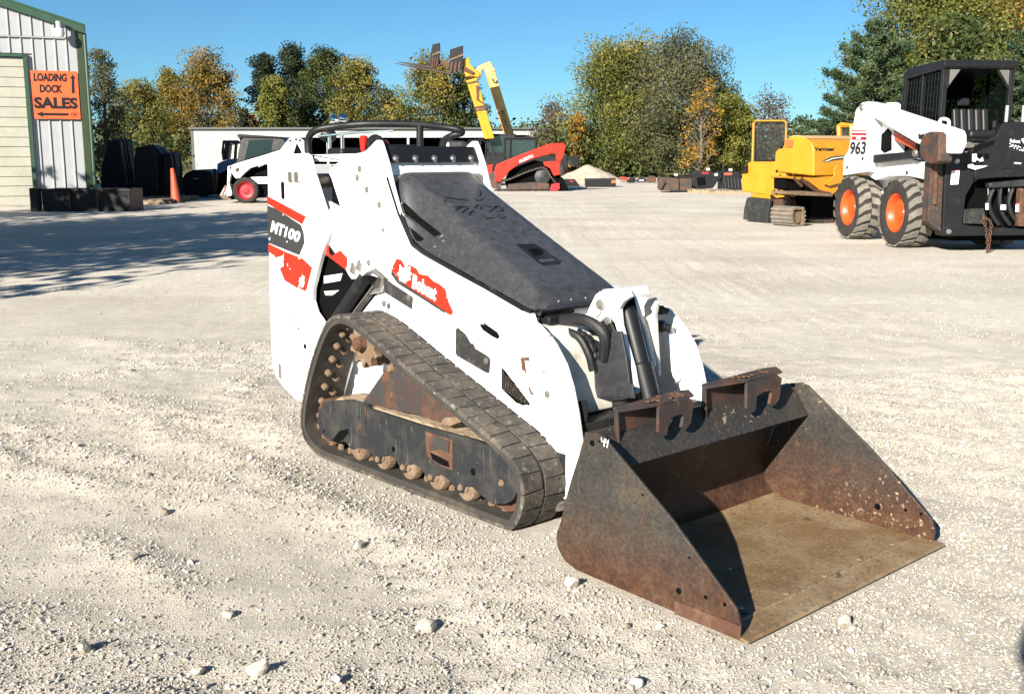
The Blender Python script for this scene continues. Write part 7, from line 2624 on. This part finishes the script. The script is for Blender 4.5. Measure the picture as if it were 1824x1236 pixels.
PV = [(0, 0, .96), (0, 0, 1.12), (0, 0, 1.30), (0, 0.01, 1.42), (0, 0.02, 1.50), (0, 0.035, 1.56), (0, 0.045, 1.64), (0, 0.03, 1.70)]
PE = [(i, i + 1) for i in range(7)]
PR = [(.15, .11), (.14, .10), (.165, .105), (.12, .08), .052, .072, (.078, .095), .06]


def chain(start, pts, rad):
    prev = start
    for p, r_ in zip(pts, rad):
        PV.append(p)
        PR.append(r_)
        PE.append((prev, len(PV) - 1))
        prev = len(PV) - 1
    return prev


for s_ in (-1, 1):
    chain(0, [(s_ * .09, 0, .90), (s_ * .10, 0.01, .50), (s_ * .11, -.01, .10), (s_ * .12, .05, .035), (s_ * .125, .15, .03)], [.10, .065, .045, .04, .035])
    hx = 0.32 + s_ * .075                      # both hands meet at the phone, right of the body
    hnd = chain(3, [(s_ * .19, .01, 1.39), (s_ * .23 + .06, .10, 1.13), (hx + s_ * .02, .34, 1.23), (hx, .385, 1.27)], [.06, .045, .03, .026])
    for k in range(4):
        z = 1.255 + k * .021
        chain(hnd, [(hx - s_ * .005, .425, z), (hx - s_ * .030, .440, z + .004), (hx - s_ * .045, .428, z + .005)], [.0095, .0085, .0075])
    chain(hnd, [(hx - s_ * .012, .385, 1.305), (hx - s_ * .035, .395, 1.318)], [.011, .009])
person = skin_mesh('person', PV, PE, PR, M['skin'], None)
person.location = (-0.37, -0.52, 0)
setp(person, 'person in dark jacket and jeans standing beside the lens holding a phone', 'person')
skin_mesh('jacket', [(0, 0, .92), (0, 0, 1.12), (0, 0, 1.30), (0, .01, 1.43), (0, .015, 1.47), (-.19, .01, 1.39), (-.17, .10, 1.13), (.20, .32, 1.215), (.19, .01, 1.39), (.29, .10, 1.13), (.40, .32, 1.215)],
          [(0, 1), (1, 2), (2, 3), (3, 4), (3, 5), (5, 6), (6, 7), (3, 8), (8, 9), (9, 10)], [(.175, .135), (.165, .125), (.19, .13), (.14, .10), .07, .078, .062, .045, .078, .062, .045], M['jacket'], person)
skin_mesh('trousers', [(0, 0, .98), (-.095, 0, .88), (-.10, .01, .50), (-.11, -.01, .09), (.095, 0, .88), (.10, .01, .50), (.11, -.01, .09)], [(0, 1), (1, 2), (2, 3), (0, 4), (4, 5), (5, 6)],
          [(.16, .125), .115, .08, .065, .115, .08, .065], M['trousers'], person)
mb = MB()
mb.lathe([(0, .125), (.05, .115), (.085, .08), (.10, .03), (.098, -.01), (.09, -.035)], (0, 0.02, 1.655), (0, -.25, 1), 16)
mb.build('hair', M['hair'], person, smooth=True)
for s_ in (-1, 1):
    MB().box((s_ * .12, .07, .035), (.095, .27, .07)).build('shoe', M['black'], person, bevel=.025)
    MB().lathe([(0, .006), (.010, .005), (.014, 0)], (s_ * .032, .128, 1.65), (0, 1, 0), 10).build('eye', M['inkwhite'], person, smooth=True)
    MB().lathe([(0, .01), (.018, .008), (.03, 0)], (s_ * .085, .03, 1.63), (s_, 0, 0), 10).build('ear', M['skin'], person, smooth=True)
MB().tube([(0, .125, 1.655), (0, .155, 1.615), (0, .130, 1.605)], [.010, .016, .012], 8).build('nose', M['skin'], person, smooth=True)
MB().tube([(-.028, .118, 1.572), (0, .128, 1.570), (.028, .118, 1.572)], .006, 6).build('mouth', M['crimson'], person, smooth=True)
ph_ = MB().box((0, 0, 0), (.155, .008, .075)).build('phone', M['black'], None, bevel=.003)
ph_.location = (-0.05, -0.085, 1.285)
setp(ph_, 'black phone held sideways in both hands of the person', 'phone')
